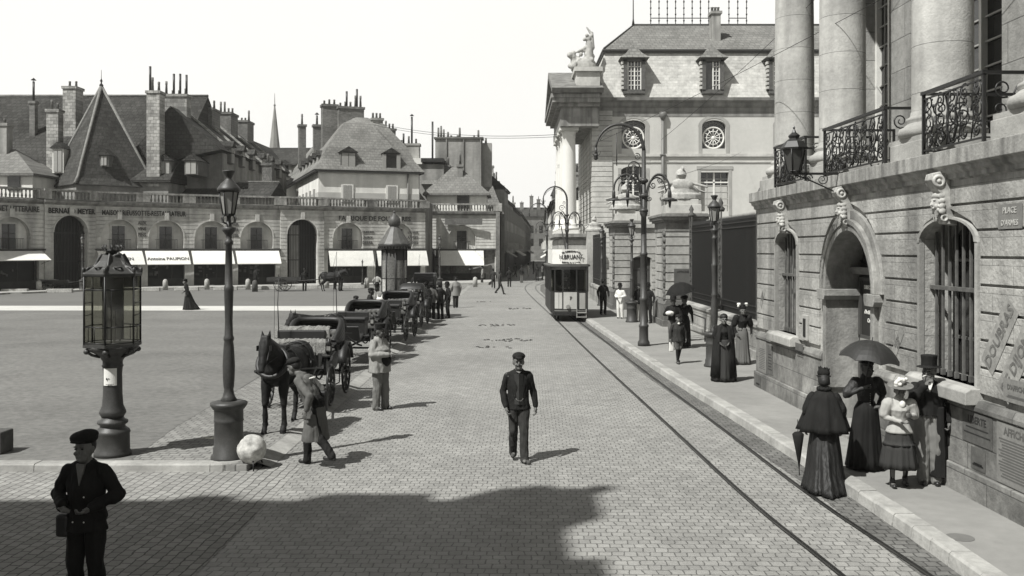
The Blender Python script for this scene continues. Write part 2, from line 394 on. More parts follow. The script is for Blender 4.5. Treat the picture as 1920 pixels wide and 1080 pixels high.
# ------------------------------------------------------------------ the ground
def sheet(name, poly, z, m, kind='structure', thick=None):
    mb = MB()
    if thick: mb.prism(poly, z-thick, z, 'xy')
    else: mb.add([(x, y, z) for x, y in poly], [tuple(range(len(poly)))])
    o = mb.build(name, m); o['kind'] = kind; return o
sheet('ground', [(-450, -180), (450, -180), (450, 620), (-450, 620)], -0.006, M_GROUND)
KERB = [(4.57, -6), (4.59, 4), (4.62, 9.2), (4.63, 11), (4.58, 13.2), (4.36, 18), (4.01, 24.4), (3.74, 33), (3.47, 41.9), (3.2, 50), (2.9, 63), (2.7, 76), (3.1, 88), (4.6, 100), (6.5, 116)]
road = [(-60, -20), (4.6, -20)]+[(x+.05, y) for x, y in KERB]+[(12, 140), (16, 200), (24, 320), (8, 320), (4, 200), (0.5, 140), (-2, 100), (-9, 84.5), (-60, 60)]
sheet('road', road, 0.0, M_SETTS)
# setts coursed the other way in the lower left corner
sheet('road_side_paving', [(-60, -20), (-3.25, -20), (-3.25, 14.6), (-60, 14.6)], 0.004, M_SETTS_D)
# pavement on the right with its kerb
inner = [(x+.23, y) for x, y in KERB]
sheet('pavement', inner+[(30, 116), (30, -6)], 0.145, M_PAVE, thick=.16)
mb = MB()
def resample(pts, step, jitter=0):
    out = []; acc = 0; P = [Vector(p) for p in pts]
    for a, b in zip(P, P[1:]):
        n = max(1, round((b-a).length/step))
        for i in range(n): out.append(a.lerp(b, i/n))
    out.append(P[-1]); return out
random.seed(3)
def smooth_path(pts, it=2):
    P = [Vector(p) for p in pts]
    for _ in range(it):
        Q = [P[0]]
        for a, b in zip(P, P[1:]): Q += [a.lerp(b, .25), a.lerp(b, .75)]
        Q.append(P[-1]); P = Q
    return P
kp = resample(smooth_path(KERB), 1.15)
for a, b in zip(kp, kp[1:]):
    d = (b-a).normalized(); n = Vector((d.y, -d.x)); g = 0.006; h = 0.155+random.uniform(-.006, .006); e = random.uniform(-.006, .006)
    p = a+d*g; q = b-d*g
    for_pts = [(-.02+e, 0), (0.0+e, h-.025), (.025+e, h), (.24, h), (.24, 0)]
    mb.rings([[(p.x+n.x*o, p.y+n.y*o, z) for o, z in for_pts], [(q.x+n.x*o, q.y+n.y*o, z) for o, z in for_pts]], False)
mb.build('kerb', M_KERB)['kind'] = 'structure'
o = sheet('gutter', [(x-.42+.05*sin(y), y) for x, y in KERB]+[(x+.02, y) for x, y in reversed(KERB)], 0.004, mat('gutter_grime', 0.15, n1=(1.2, .3), n2=(6, .2), bump=(20, .5), brick=(.15, .142, .010, .4, 'xy', .15, .05, .1)))

# tram track: grooved rails let into the setts
def track(pts, name, label):
    P = [Vector(p) for p in smooth_path(pts, 2)]
    def ribbon(w, z, off=0):
        r = []
        for i, p in enumerate(P):
            d = (P[min(i+1, len(P)-1)]-P[max(0, i-1)]).normalized(); n = Vector((d.y, -d.x))
            r.append([(p.x+n.x*(off-w), p.y+n.y*(off-w), z), (p.x+n.x*(off+w), p.y+n.y*(off+w), z)])
        return MB().rings(r, False, caps=False, closed=False)
    t = ribbon(.040, .007).build(name, M_STEEL); tag(t, label, 'tram rail', 'rails of the tram track')
    ribbon(.014, .011, -.020).build('running_surface', M_RAILTOP, t); ribbon(.010, .010, .016).build('groove', M_IRON, t)
RL = [(3.62, -4), (3.62, 4), (3.50, 8), (3.36, 10), (3.16, 12.2), (2.99, 17.4), (2.70, 25), (2.40, 34), (2.17, 42.7), (1.92, 50), (1.4, 65), (1.05, 78), (1.3, 88), (2.4, 98), (5, 110), (8, 125)]
RR = [(4.36, -4), (4.38, 5), (4.33, 9), (4.22, 10.5), (4.05, 12.6), (3.93, 17.6), (3.66, 25), (3.40, 34), (3.15, 42), (2.88, 50), (2.3, 64), (1.95, 78), (2.2, 87), (3.3, 96), (5.8, 107), (8.8, 122)]
track(RL, 'tram_rail', 'worn steel tram rail nearer the middle of the cobbled street')
track(RR, 'tram_rail', 'worn steel tram rail nearer the right-hand kerb')

# the raised square on the left
Z1 = 0.10
def ramp_strip():
    mb = MB(); ys = [14.35]+[16+i*4 for i in range(18)]
    r = [[(-3.98, y, Z1), (-3.70, y, 0.006)] for y in ys]; mb.rings(r, False, caps=False, closed=False)
    return mb
sheet('square_setts', [(-6.6, 14.2), (-4.0, 14.2), (-3.97, 16), (-3.97, 84), (-8, 84), (-6.6, 30), (-6.35, 22)], Z1, M_SETTS_S)
sheet('square_asphalt', [(-90, 14.1), (-5.85, 14.1), (-6.15, 17), (-6.45, 23.7), (-6.9, 40), (-7.4, 49.6), (-90, 50.5)], Z1+.004, M_ASPH)
sheet('footpath', [(-90, 50.5), (-7.4, 49.6), (-7.6, 53.6), (-90, 54.8)], Z1+.006, M_PATH)
sheet('square_asphalt_beyond', [(-90, 54.8), (-7.6, 53.6), (-8.2, 80), (-24, 77), (-90, 60)], Z1+.004, mat('square_asphalt_far', 0.16, n1=(0.09, .12), n2=(.9, .08), stretch=(1, 1.6, 1)))
sheet('square_base', [(-90, 14.1), (-4.0, 14.1), (-3.98, 84), (-90, 84)], Z1-.004, M_SETTS_S, thick=.12)
struct(ramp_strip().build('flush_kerb', M_KERB))
# kerb of the square, with the rounded corner at the stone ball
mb = MB(); pts = [Vector((-60+i*1.1, 14.05)) for i in range(51)]; pts[-1] = Vector((-4.55, 14.05))
pts += [Vector((-4.55+.55*sin(a), 14.6-.55*cos(a))) for a in (radians(20), radians(45), radians(70))]
for a, b in zip(pts, pts[1:]):
    d = (b-a).normalized(); n = Vector((-d.y, d.x)); p = a+d*.005; q = b-d*.005; h = .118+random.uniform(-.004, .004)
    pr = [(0, 0), (.01, h-.02), (.03, h), (.27, h), (.27, 0)]
    mb.rings([[(p.x+n.x*o, p.y+n.y*o, z) for o, z in pr], [(q.x+n.x*o, q.y+n.y*o, z) for o, z in pr]], False)
struct(mb.build('square_kerb', M_KERB))
# pavement in front of the arcades
FS = [(-120, 26.2), (-40, 24.9), (0, 24.6), (100, 23.4), (200, 22.4), (400, 21.2), (600, 20.2), (797, 19.2)]
def fs(x):
    for (a, p), (b, q) in zip(FS, FS[1:]):
        if x <= b: return p+(q-p)*(x-a)/(b-a)
    return FS[-1][1]
def F(x):                                  # point of the arcade front seen in column x
    s = fs(x); return Vector(((x-HX)/s, FPX/s))
fr = [F(x) for x in range(-120, 800, 40)]
def offs(P, d):
    out = []
    for i, p in enumerate(P):
        t = (P[min(i+1, len(P)-1)]-P[max(0, i-1)]).normalized(); out.append(p+Vector((t.y, -t.x))*d)
    return out
fo = offs(fr, 4.2)
mb = MB(); mb.rings([[(a.x, a.y, .22), (b.x, b.y, .22)] for a, b in zip(fr, fo)]+[[(-2.0, 97.5, .22), (-2.2, 88, .22)]], False, caps=False, closed=False)
struct(mb.build('arcade_pavement', M_FARPAVE))
mb = MB(); k2 = resample(fo+[Vector((-2.2, 88))], 1.6)
for a, b in zip(k2, k2[1:]):
    d = (b-a).normalized(); n = Vector((d.y, -d.x))
    pr = [(-.28, 0), (-.28, .235), (0, .235), (.0, 0)]
    mb.rings([[(p.x+n.x*o, p.y+n.y*o, z) for o, z in pr] for p in (a+d*.01, b-d*.01)], False)
struct(mb.build('arcade_kerb', M_KERB))
# ------------------------------------------------------------------ the palace front on the right
RZ = radians(-89.02)
pal = thing('palace', 'rusticated limestone palace front with barred windows, arched door and giant columns on the right', 'building', (5.793, 22.05, 0), RZ)
def W1(u): return 22.05-u
W_OPS = [(2.2, .72, 1.57, 3.45, .32), (9.27, .78, 1.57, 3.45, .32), (12.8, .78, 1.57, 3.45, .32), (16.3, .78, 1.57, 3.45, .32)]
D_OP = (5.7, 1.15, .14, 2.62, 1.15)
mb = MB(); wall_panel(mb, 0, 22, 0.1, 4.4, W_OPS+[D_OP], y=.05, depth=.65, n=16)
mb.box(0, .01, .05, 9, 0, 4.4)
mb.box(0, 22, .74, 9, 0, 1.3); 
W_wall = mb.build('wall', M_STONE, pal)
mb = MB(); courses(mb, 0, 22, 1.5, 4.3, .35, .034, W_OPS+[(5.7, 1.42, .1, 2.62, 1.42)], .05, .05, marg=.09)
mb.build('stone_courses', M_STONE, pal, bevel=.006)
mb = MB()
for a, b in ((-.0, 4.45), (6.95, 22)):
    mb.box(a, b, -.03, .1, .5, 1.28); mb.prism([(-.06, 1.28), (-.06, 1.34), (-.02, 1.42), (.1, 1.42), (.1, 1.28)], a-.02, b, 'yz'); mb.box(a-.02, b, -.075, .1, .1, .5)
mb.build('plinth', M_PLINTH, pal, bevel=.012)
mb = MB()
for a in (4.45, 6.8): mb.box(a, a+.15, -.19, .7, .1, .78)
for a in (4.50, 6.72): mb.box(a, a+.16, -.03, .68, .78, 2.42)
for a in (4.40, 6.66): mb.prism([(a, 2.42), (a+.34, 2.42), (a+.38, 2.5), (a+.38, 2.62), (a-.04, 2.62), (a-.04, 2.5)], -.10, .68, 'xz')
arc_bar(mb, 5.7, 2.62, 1.06, 1.18, -.04, .66, 20); arc_bar(mb, 5.7, 2.62, 1.18, 1.27, -.07, .06, 20); arc_bar(mb, 5.7, 2.62, 1.27, 1.42, -.005, .06, 20)
mb.box(4.4, 7.0, -.22, .7, .12, .20)
mb.build('door_surround', mat('door_surround_stone', .33, n1=(1.1, .4), n2=(9, .2), bump=(20, .5), streak=(2, .45)), pal, bevel=.01)
# door with overdoor and its white lettering
door = MB().box(4.62, 6.78, .60, .66, .2, 3.9).build('door', M_DGREEN, pal)
mb = MB(); mb.prism([(.46, 2.90), (.40, 2.98), (.40, 3.03), (.62, 3.03), (.62, 2.90)], 4.66, 6.74, 'yz'); mb.build('lintel', mat('door_lintel', .16, n1=(4, .3)), door)
mb = MB()
for a, b in ((4.70, 5.62), (5.70, 6.70)):
    for z0, z1 in ((1.72, 2.84), (.3, 1.66)):
        for q in ((a, a+.09, z0, z1), (b-.09, b, z0, z1), (a, b, z0, z0+.06), (a, b, z1-.06, z1)): mb.box(q[0], q[1], .565, .6, q[2], q[3])
mb.build('door_panel_frame', mat('door_moulding', .075, rough=.5), door)
MB().box(4.8, 5.55, .56, .6, 1.66, 1.72).build('door_rail', mat('door_rail_pale', .3), door)
for i, (tx, sz) in enumerate((("DIRECTION", .10), ("d'Artillerie", .10), ("ET", .07), ("d'Architecture", .10), ("Civile", .10))):
    text('lettering', tx, sz, M_LETW, door, (5.20, .585, 2.66-.15*i), ext=.003, bold=.003, sx=1.0 if len(tx) < 12 else .85)
mb = MB()
for i in range(9):
    a = pi*(i+.5)/9; mb.tube([(5.7, .57, 3.04), (5.7+1.05*cos(a), .57, 3.04+.70*sin(a))], .013, 5)
mb.build('fanlight_bars', M_IRON, door)
# barred windows
def scroll(mb, cx, cz, r, y, turns=1.4, a0=0.0, d=1, w=.012, n=18, plane='xz'):
    pts = []
    for i in range(n+1):
        t = i/n; a = a0+d*turns*2*pi*t; q = r*(1-.82*t)
        pts.append((cx+q*cos(a), y, cz+q*sin(a)) if plane == 'xz' else (y, cx+q*cos(a), cz+q*sin(a)))
    mb.tube(pts, [w*(1-.3*i/n) for i in range(n+1)], 4)
for k, (xc, hw, zb, zs, rise) in enumerate(W_OPS):
    w = MB().box(xc-hw-.05, xc+hw+.05, .52, .56, zb, zs+rise+.05).build('window', M_GLASS, pal)
    mb = MB(); nb = 8
    for i in range(nb):
        x = xc-hw+2*hw*(i+.5)/nb; top = zs+rise*sqrt(max(0, 1-((x-xc)/hw)**2))
        mb.box(x-.018, x+.018, .17, .205, zb, top); mb.box(x-.027, x+.027, .16, .215, zb, zb+.09)
    mb.box(xc-hw, xc+hw, .13, .165, 2.78, 2.84)
    mb.build('iron_bars', mat('weathered_bars', .12, rough=.6, n1=(6, .4)), w, bevel=.004)
    mb = MB(); 
    for z in (2.1, 3.2): mb.box(xc-hw, xc+hw, .46, .50, z-.02, z+.02)
    for x in (xc-hw+.02, xc, xc+hw-.06): mb.box(x, x+.05, .46, .50, zb, zs+rise)
    mb.build('frame', mat('window_frame_grey', .14), w)
    MB().prism([(-.19, 1.36), (-.19, 1.52), (-.12, 1.57), (.5, 1.57), (.5, 1.36)], xc-hw-.10, xc+hw+.10, 'yz').build('sill', M_STONE_P, w, bevel=.012)
    mb = MB(); arc_bar(mb, xc, zs, hw-.0, hw+.07, -.03, .06, 14, ez=rise/hw)
    for sx in (-1, 1): mb.box(xc+sx*(hw+.035)-.035, xc+sx*(hw+.035)+.035, -.02, .06, zb, zs)
    mb.build('surround', M_STONE_P, w)
# carved head keystones
def mascaron(u, z, s=1.0, beard=True):
    mb = MB(); random.seed(int(u*10))
    mb.prism([(.10, z-.30), (-.06, z-.28), (-.10, z-.10), (-.12, z+.12), (-.20, z+.22), (-.26, z+.32), (-.24, z+.40), (-.14, z+.43), (.10, z+.43)], u-.10, u+.10, 'yz')
    for k in (-1, 1):
        mb.torus((u+k*.105, -.155, z+.30), .068, .022, 'x', 18, 6); mb.ball((u+k*.11, -.155, z+.30), (.025, .03, .03))
        mb.torus((u+k*.105, -.08, z-.20), .040, .016, 'x', 14, 6)
        mb.ball((u+k*.036, -.19, z+.045), (.028, .016, .012)); mb.ball((u+k*.05, -.165, z-.04), (.03, .03, .035))
        for j in range(4): mb.ball((u+k*(.085+.008*j), -.11, z+.10-.07*j), (.028, .05, .040), 8, 6, rot=(random.uniform(-.6, .6), 0, 0))
    mb.ball((u, -.12, z), (.080, .085, .115)); mb.cone((u, -.195, z+.04), (u, -.215, z-.02), .010, .018, 8); mb.ball((u, -.185, z-.065), (.034, .02, .010))
    mb.ball((u, -.13, z+.10), (.088, .07, .05))
    if beard:
        for i in range(7): a = (i-3)*.024; mb.cone((u+a, -.15, z-.09), (u+a*.7, -.13-.015*(i % 2), z-.24+abs(a)*1.2), .022, .010, 7)
    return solidify(mb, 'mascaron', .0075, 1)
for u, z, b in ((2.2, 3.98, True), (5.7, 4.03, True), (9.27, 3.98, True), (12.8, 3.98, False)): mobj('mascaron', mascaron(u, z, 1.0, b), mat('carved_head_stone', .42, n1=(5, .4), n2=(14, .3)), pal)
# ledge over the ground floor
mb = MB()
mb.prism([(.06, 4.22), (-.02, 4.30), (-.05, 4.30), (-.05, 4.36), (-.11, 4.40), (-.11, 4.44), (-.17, 4.47), (-.17, 4.68), (2.2, 4.69), (2.2, 4.22)], -.12, 22, 'yz')
mb.build('ledge', mat('ledge_stone', .40, n1=(1.0, .25), n2=(10, .2), bump=(28, .4), streak=(5.5, .55)), pal, bevel=.008)
MB().box(0, 22, 1.1, 9, 4.4, 4.64).build('floor_slab', M_STONE_P, pal)
# giant columns
COLS = [(1.10, .3, 1.7), (4.0, 3.75, 4.75), (8.05, 7.5, 8.75), (11.1, 10.45, 11.9), (15.0, 14.4, 15.6)]
for u, a, b in COLS:
    c = MB().box(a, b, -.03, 1.15, 4.69, 4.95).build('pedestal', M_STONE_P, pal, bevel=.012)
    mb = MB(); mb.box(u-.60, u+.60, -.02, 1.12, 4.95, 5.02)
    prof = [(.58, 5.02), (.615, 5.06), (.625, 5.11), (.60, 5.17), (.55, 5.19), (.53, 5.21), (.50, 5.235), (.49, 5.25), (.515, 5.28), (.51, 5.32), (.47, 5.34), (.45, 5.36), (.44, 5.42)]
    mb.lathe(prof, 40, (u, .53, 0)); mb.build('base', M_STONE_P, c)
    prof = []; z = 5.42; R0 = .432
    H = 11.1-5.42
    def rad(zz): k = (zz-5.42)/H; return R0*(1-.02*k-.13*max(0, k-.3)**1.3)
    for j in range(8):
        z0 = 5.42+H*j/8; z1 = 5.42+H*(j+1)/8
        for t in (.0, .012, .25, .5, .75, .988):
            zz = z0+(z1-z0)*t; prof.append((rad(zz), zz))
    prof.append((rad(11.1), 11.1))
    mb = MB().lathe(prof, 48, (u, .53, 0)); mb.build('column', M_COLUMN, pal)
    mb = MB().lathe([(.37, 11.1), (.40, 11.14), (.37, 11.18), (.37, 11.3), (.47, 11.45), (.50, 11.48)], 36, (u, .53, 0)); mb.box(u-.55, u+.55, -.02, 1.08, 11.48, 11.62); mb.build('capital', M_STONE_P, c)
# wall behind the columns, with tall windows
UW = [(2.7, .60, 4.9, 9.4, 0), (5.95, 1.22, 4.9, 9.4, 0), (9.7, .60, 4.9, 9.4, 0), (13.0, .9, 4.9, 9.4, 0), (17, .9, 4.9, 9.4, 0)]
UW = [(2.55, .68, 4.75, 9.4, 0), (6.25, 1.25, 4.75, 9.4, 0), (9.6, .66, 4.75, 9.4, 0), (13.2, .9, 4.75, 9.4, 0), (17.2, .9, 4.75, 9.4, 0)]
mb = MB(); wall_panel(mb, 0, 22, 4.6, 13, UW, y=1.8, depth=.4); mb.box(0, .02, 1.8, 9, 4.5, 13)
for u, a, b in COLS: mb.box(u-.42, u+.42, 1.66, 1.82, 4.7, 11.2)
mb.build('upper_wall', mat('upper_wall_stone', .33, n1=(0.9, .3), n2=(8, .2), bump=(26, .4), streak=(1.5, .45), brick=(1.2, .62, .012, .6, 'xz', .12)), pal)
for xc, hw, zb, zs, r in UW:
    w = MB().box(xc-hw, xc+hw, 2.15, 2.18, zb, zs).build('tall_window', M_GLASS, pal)
    mb = MB()
    for x in (xc-hw, xc-.04, xc+hw-.08): mb.box(x, x+.08, 2.04, 2.15, zb, zs)
    mb.build('frame', M_WHITEP, w); mb = MB()
    for i in range(1, 11): z = zb+(zs-zb)*i/11; mb.box(xc-hw, xc+hw, 2.10, 2.14, z-.014, z+.014)
    for q in (-.5, .5): mb.box(xc+q*hw-.012, xc+q*hw+.012, 2.10, 2.14, zb, zs)
    mb.build('glazing_bars', mat('glazing_grey', .4), w)
mb = MB(); mb.prism([(-.05, 11.62), (-.05, 12.3), (-.02, 12.35), (-.02, 13.0), (-.2, 13.1), (-.55, 13.35), (-.6, 13.7), (9, 13.7), (9, 11.62)], -.05, 22, 'yz'); mb.build('entablature', M_STONE_P, pal)
# wrought iron balconies between the pedestals
def ironwork(x0, x1, z0, z1, y, seed, side=None):
    random.seed(seed); mb = MB(); w = x1-x0; h = z1-z0
    for x in (x0, x1): mb.box(x-.02, x+.02, y-.02, y+.02, z0, z1)
    mb.box(x0-.03, x1+.03, y-.035, y+.035, z1-.02, z1+.025); mb.box(x0, x1, y-.012, y+.012, z0+.04, z0+.065); mb.box(x0, x1, y-.012, y+.012, z1-.09, z1-.07)
    c = (x0+x1)/2
    n = max(3, round(w/.34))
    for i in range(n):
        x = x0+w*(i+.5)/n; s = 1 if i < n/2 else -1; r = min(.16, w/n*.46)
        for j, (fz, rr) in enumerate(((.2, .8), (.5, 1), (.8, .8))):
            scroll(mb, x, z0+h*fz, r*rr, y, 1.5, random.uniform(0, 6.28), s*(1 if j % 2 else -1), .014)
        for k in range(6):
            px = x+random.uniform(-.5, .5)*w/n; pz = z0+h*random.uniform(.12, .9)
            mb.ball((px, y, pz), (random.uniform(.014, .034), .016, random.uniform(.014, .034)), 6, 4)
        scroll(mb, x+random.uniform(-.05, .05), z0+h*.36, r*.55, y, 1.2, random.uniform(0, 6), -s, .011); scroll(mb, x, z0+h*.66, r*.5, y, 1.2, random.uniform(0, 6), s, .011)
        mb.tube([(x-r, y, z0+.06), (x-r*.6, y, z0+h*.4), (x-r*.9, y, z0+h*.7), (x-r*.2, y, z1-.08)], .010, 4)
    # open lyre in the middle
    for s in (-1, 1): mb.tube([(c+s*.03, y, z0+.1), (c+s*.15, y, z0+h*.35), (c+s*.09, y, z0+h*.6), (c+s*.17, y, z0+h*.85), (c+s*.05, y, z1-.08)], .016, 5)
    return mb
for i, (a, b) in enumerate(((1.72, 3.72), (4.78, 7.47), (8.78, 10.42), (11.95, 14.3))):
    r = ironwork(a, b, 4.70, 5.56, -.09, 11+i).build('balcony_railing', M_IRON, pal)
    for x in (a, b):
        mb = MB()
        mb.box(x-.02, x+.02, -.08, 1.2, 5.54, 5.58); mb.box(x-.012, x+.012, -.08, 1.2, 4.74, 4.76); mb.box(x-.02, x+.02, 1.18, 1.22, 4.7, 5.58)
        for q, (yy, zz, rr) in enumerate(((.15, 4.95, .16), (.45, 5.25, .2), (.85, 5.0, .2), (1.0, 5.35, .12), (.15, 5.36, .12))):
            scroll(mb, yy, zz, rr, x, 1.5, q*1.3, 1 if q % 2 else -1, .013, plane='yz')
        mb.build('railing_return', M_IRON, r)
# posters, plates and the small wall niche
p = MB().box(3.36, 3.66, -.045, .02, 1.55, 2.05).build('niche_frame', M_STONE_P, pal, bevel=.01); MB().box(3.44, 3.58, -.055, -.03, 1.62, 1.98).build('niche_slot', M_DARK, p)
def onwall(name, cat_label, u0, u1, z0, z1, m, y=-.012, par=pal, **k):
    o = MB().box(u0, u1, y-.006, y, z0, z1).build(name, m, par)
    if cat_label: o['label'] = cat_label
    return o
sg = onwall('street_plate', 'dark street name plate', 10.60, 11.12, 3.60, 3.90, mat('sign_plate', .22, rough=.5, n1=(5, .2)), y=-.006)
text('lettering', 'PLACE', .105, mat('plate_lettering', .48), sg, (10.86, -.016, 3.82), ext=.002, bold=.002); text('lettering', "D'ARMES", .095, MATS['plate_lettering'], sg, (10.86, -.016, 3.67), ext=.002, bold=.002)
def poster(u0, u1, z0, z1, m, y, title=None, lines=0, ink=M_INK):
    o = onwall('poster', None, u0, u1, z0, z1, m, y)
    if title: text('lettering', title, min(.13, (u1-u0)/len(title)*1.35), ink, o, ((u0+u1)/2, y-.009, z1-.10), ext=.001, bold=.003)
    if lines:
        mb = MB(); random.seed(int(u0*100))
        for i in range(lines):
            z = z1-.2-i*(z1-z0-.25)/lines; d = random.uniform(0, .12)*(u1-u0); mb.box(u0+.04+d, u1-.04-d, y-.008, y-.006, z-.011, z+.008)
        mb.build('print_lines', ink, o)
    return o
MG = mat('poster_grey', .23, n1=(3, .25), n2=(20, .15)); MD = mat('poster_dark', .11, n1=(3, .3), n2=(15, .2)); MI2 = mat('faded_ink', .12)
poster(9.78, 10.52, .86, 1.26, MD, -.033, 'LIBERTE', 2, mat('plaque_ink', .03)); poster(10.62, 11.5, .52, 1.26, MG, -.033, 'AFFICHES', 14, MI2)
poster(11.55, 12.2, .55, 1.26, MG, -.033, 'AVIS', 12, MI2); poster(.22, .85, .52, 1.26, MG, -.033, None, 12, MI2); poster(.95, 1.35, .55, 1.2, MD, -.033, None, 6, M_INK)
poster(2.95, 3.5, 1.30, 1.46, MD, -.063, None, 2, M_INK); poster(.15, .55, .16, .44, MD, -.078, None, 3, M_INK); poster(10.72, 11.35, 1.52, 1.80, MG, -.006, "D'AFFICHER", 2, MI2)
poster(10.0, 10.35, .54, .82, MD, -.033, None, 3, M_INK)
def diagonal_ad(u, z, s, word, word2):
    rot = (pi/2, radians(-54), 0)
    Mx = Matrix.Translation((u, -.0065, z)) @ Euler((0, radians(-54), 0)).to_matrix().to_4x4()
    o = MB().add([Mx @ Vector(q) for q in ((-.62*s, 0, -.2*s), (.62*s, 0, -.2*s), (.62*s, 0, .2*s), (-.62*s, 0, .2*s))]+[Mx @ Vector(q) for q in ((-.62*s, .004, -.2*s), (.62*s, .004, -.2*s), (.62*s, .004, .2*s), (-.62*s, .004, .2*s))], [(0, 1, 2, 3), (4, 5, 6, 7)]).build('painted_advertisement', mat('painted_ad_ground', .32, n1=(2, .3), n2=(12, .3)), pal)
    mi = mat('painted_ad_ink', .16, n1=(8, .5))
    for k, wd in (((.08, word), (-.10, word2)) if word2 else ((0, word),)):
        p = Mx @ Vector((0, -.004, k*s)); text('lettering', wd, (.18 if word2 else .26)*s, mi, o, tuple(p), rot, ext=.001, bold=.006)
diagonal_ad(10.62, 2.28, .80, 'DOUBRAS', ''); diagonal_ad(10.98, 1.98, .80, 'DE DIJON', ''); diagonal_ad(7.72, 1.92, .42, 'DIJON', 'RAS'); diagonal_ad(.45, 2.25, .45, 'DIJON', 'RAS')

# the lantern on its bracket over the door
def lantern(mb_f, mb_g, z0, z1, r0, r1, n=6, c=(0, 0)):
    """tapered street lantern: frame bars and glass between z0 (radius r0) and z1 (radius r1)"""
    P = lambda r, z, i: (c[0]+r*cos(2*pi*(i+.5)/n), c[1]+r*sin(2*pi*(i+.5)/n), z)
    for i in range(n): mb_f.tube([P(r0, z0, i), P(r1, z1, i)], .011, 5)
    for r, z in ((r0, z0), (r1, z1)):
        for i in range(n): mb_f.tube([P(r, z, i), P(r, z, i+1)], .013, 5)
    mb_g.rings([[P(r0-.008, z0, i) for i in range(n)], [P(r1-.008, z1, i) for i in range(n)]], False)
bl = thing('bracket_lantern', 'dark iron lantern carried on a bracket out from the palace ledge', 'lantern', (5.793+.0171*5.7-0.95, 22.05-5.7, 0), RZ)
f = MB(); g = MB(); lantern(f, g, 4.72, 5.10, .12, .20, 6)
f.build('frame', M_IRON, bl); g.build('glass', mat('smoked_glass', .07, rough=.3), bl)
MB().lathe([(.235, 5.10), (.24, 5.13), (.16, 5.24), (.08, 5.30), (.10, 5.33), (.10, 5.35), (.04, 5.40), (.015, 5.46), (.02, 5.49), (.004, 5.52)], 6, smooth=False).build('hood', M_IRON, bl)
mb = MB(); mb.box(-.015, .015, .0, .85, 4.66, 4.70); mb.lathe([(.10, 4.66), (.12, 4.72)], 6)
scroll(mb, .25, 4.60, .08, 0, 1.5, 0, 1, .010, plane='yz'); scroll(mb, .5, 4.58, .1, 0, 1.5, 1, -1, .010, plane='yz'); mb.tube([(0, .85, 4.30), (0, .6, 4.42), (0, .2, 4.6), (0, 0, 4.66)], .014, 6)
mb.build('bracket', M_IRON, bl)
# ------------------------------------------------------------------ court railings and gate piers
M_PIER = mat('gate_pier_stone', .42, n1=(.6, .3), n2=(6, .2), bump=(14, .4), streak=(1.2, .4))
# low wall with the iron grille between palace front and first pier
YA, YB = 22.3, 38.9
gr = thing('court_railing', 'tall dark iron grille on a low stone wall between palace front and nearest gate pier', 'railing', (7.40, YA, 0), radians(90))
# local x runs away from the camera (+Y), local -y looks to +X, so the street side is local +y
mb = MB(); mb.box(0, YB-YA, -.2, .22, .1, 1.06); mb.prism([(-.24, 1.06), (.27, 1.06), (.27, 1.16), (.1, 1.22), (-.1, 1.22), (-.24, 1.16)], 0, YB-YA, 'yz'); mb.box(0, YB-YA, .2, .30, .1, .38)
mb.build('low_wall', mat('low_wall_stone', .36, n1=(1, .3), n2=(9, .2), bump=(20, .5), streak=(1.5, .4), brick=(1.3, .45, .012, .5, 'xz', .15)), gr, bevel=.01)
mb = MB(); n = 118
for i in range(n):
    x = (YB-YA)*(i+.5)/n; mb.box(x-.016, x+.016, -.016, .016, 1.22, 4.34)
    mb.add([(x-.03, 0, 4.34), (x, -.03, 4.34), (x+.03, 0, 4.34), (x, .03, 4.34), (x, 0, 4.52)], [(0, 1, 4), (1, 2, 4), (2, 3, 4), (3, 0, 4)])
for z in (1.42, 1.62, 4.08, 4.24): mb.box(0, YB-YA, -.025, .025, z-.02, z+.02)
mb.build('bars', M_IRON, gr)
MB().box(0.2, YB-YA-.2, -.03, -.02, 1.25, 4.1).build('sheet_backing', mat('railing_sheet', .11, rough=.7, n1=(.8, .4)), gr)
for x in (.9, 5.6, 10.8, 16.2):
    mb = MB(); mb.box(x-.22, x-.18, .0, .05, 1.2, 4.7); mb.box(x+.18, x+.22, .0, .05, 1.2, 4.7)
    for k in range(9):
        z = 1.5+k*.34; scroll(mb, x, z, .15, .03, 1.3, k*1.1, 1 if k % 2 else -1, .016)
    mb.lathe([(.12, 4.7), (.16, 4.8), (.06, 4.9), (.1, 5.0), (.01, 5.2)], 10, (x, 0, 0))
    mb.build('ornamental_post', mat('post_ironwork', .10, n1=(6, .4)), gr)

def trophy(mb, c, s, seed):
    """reclining arms trophy: drapery heap, shield, helmet, lances"""
    random.seed(seed); x, y, z = c
    mb.lathe([(.80*s, 0), (.80*s, .22*s), (.70*s, .24*s), (.66*s, .42*s), (.5*s, .55*s)], 20, c, sq=(1, .8))
    for i in range(26):
        a = random.uniform(0, 6.28); r = random.uniform(.1, .55)*s
        mb.ball((x+r*cos(a), y+r*sin(a)*.7, z+(.75-.45*r/s)*s), (random.uniform(.10, .2)*s, random.uniform(.10, .2)*s, random.uniform(.07, .14)*s), 8, 6, rot=(random.uniform(-1, 1), random.uniform(-1, 1), 0))
    mb.ball((x, y, z+1.0*s), (.22*s, .24*s, .24*s)); mb.ball((x+.05*s, y, z+1.22*s), (.07*s, .25*s, .12*s)); mb.ball((x, y-.18*s, z+.98*s), (.2*s, .12*s, .07*s))
    for k in (-1, 1):
        mb.cone((x+k*.1*s, y-.2*s, z+.72*s), (x+k*.95*s, y-.35*s, z+.50*s), .07*s, .05*s); mb.cone((x+k*.15*s, y+.1*s, z+.62*s), (x+k*.9*s, y-.1*s, z+.30*s), .06*s, .045*s)
    mb.ball((x, y-.45*s, z+.58*s), (.42*s, .10*s, .22*s))
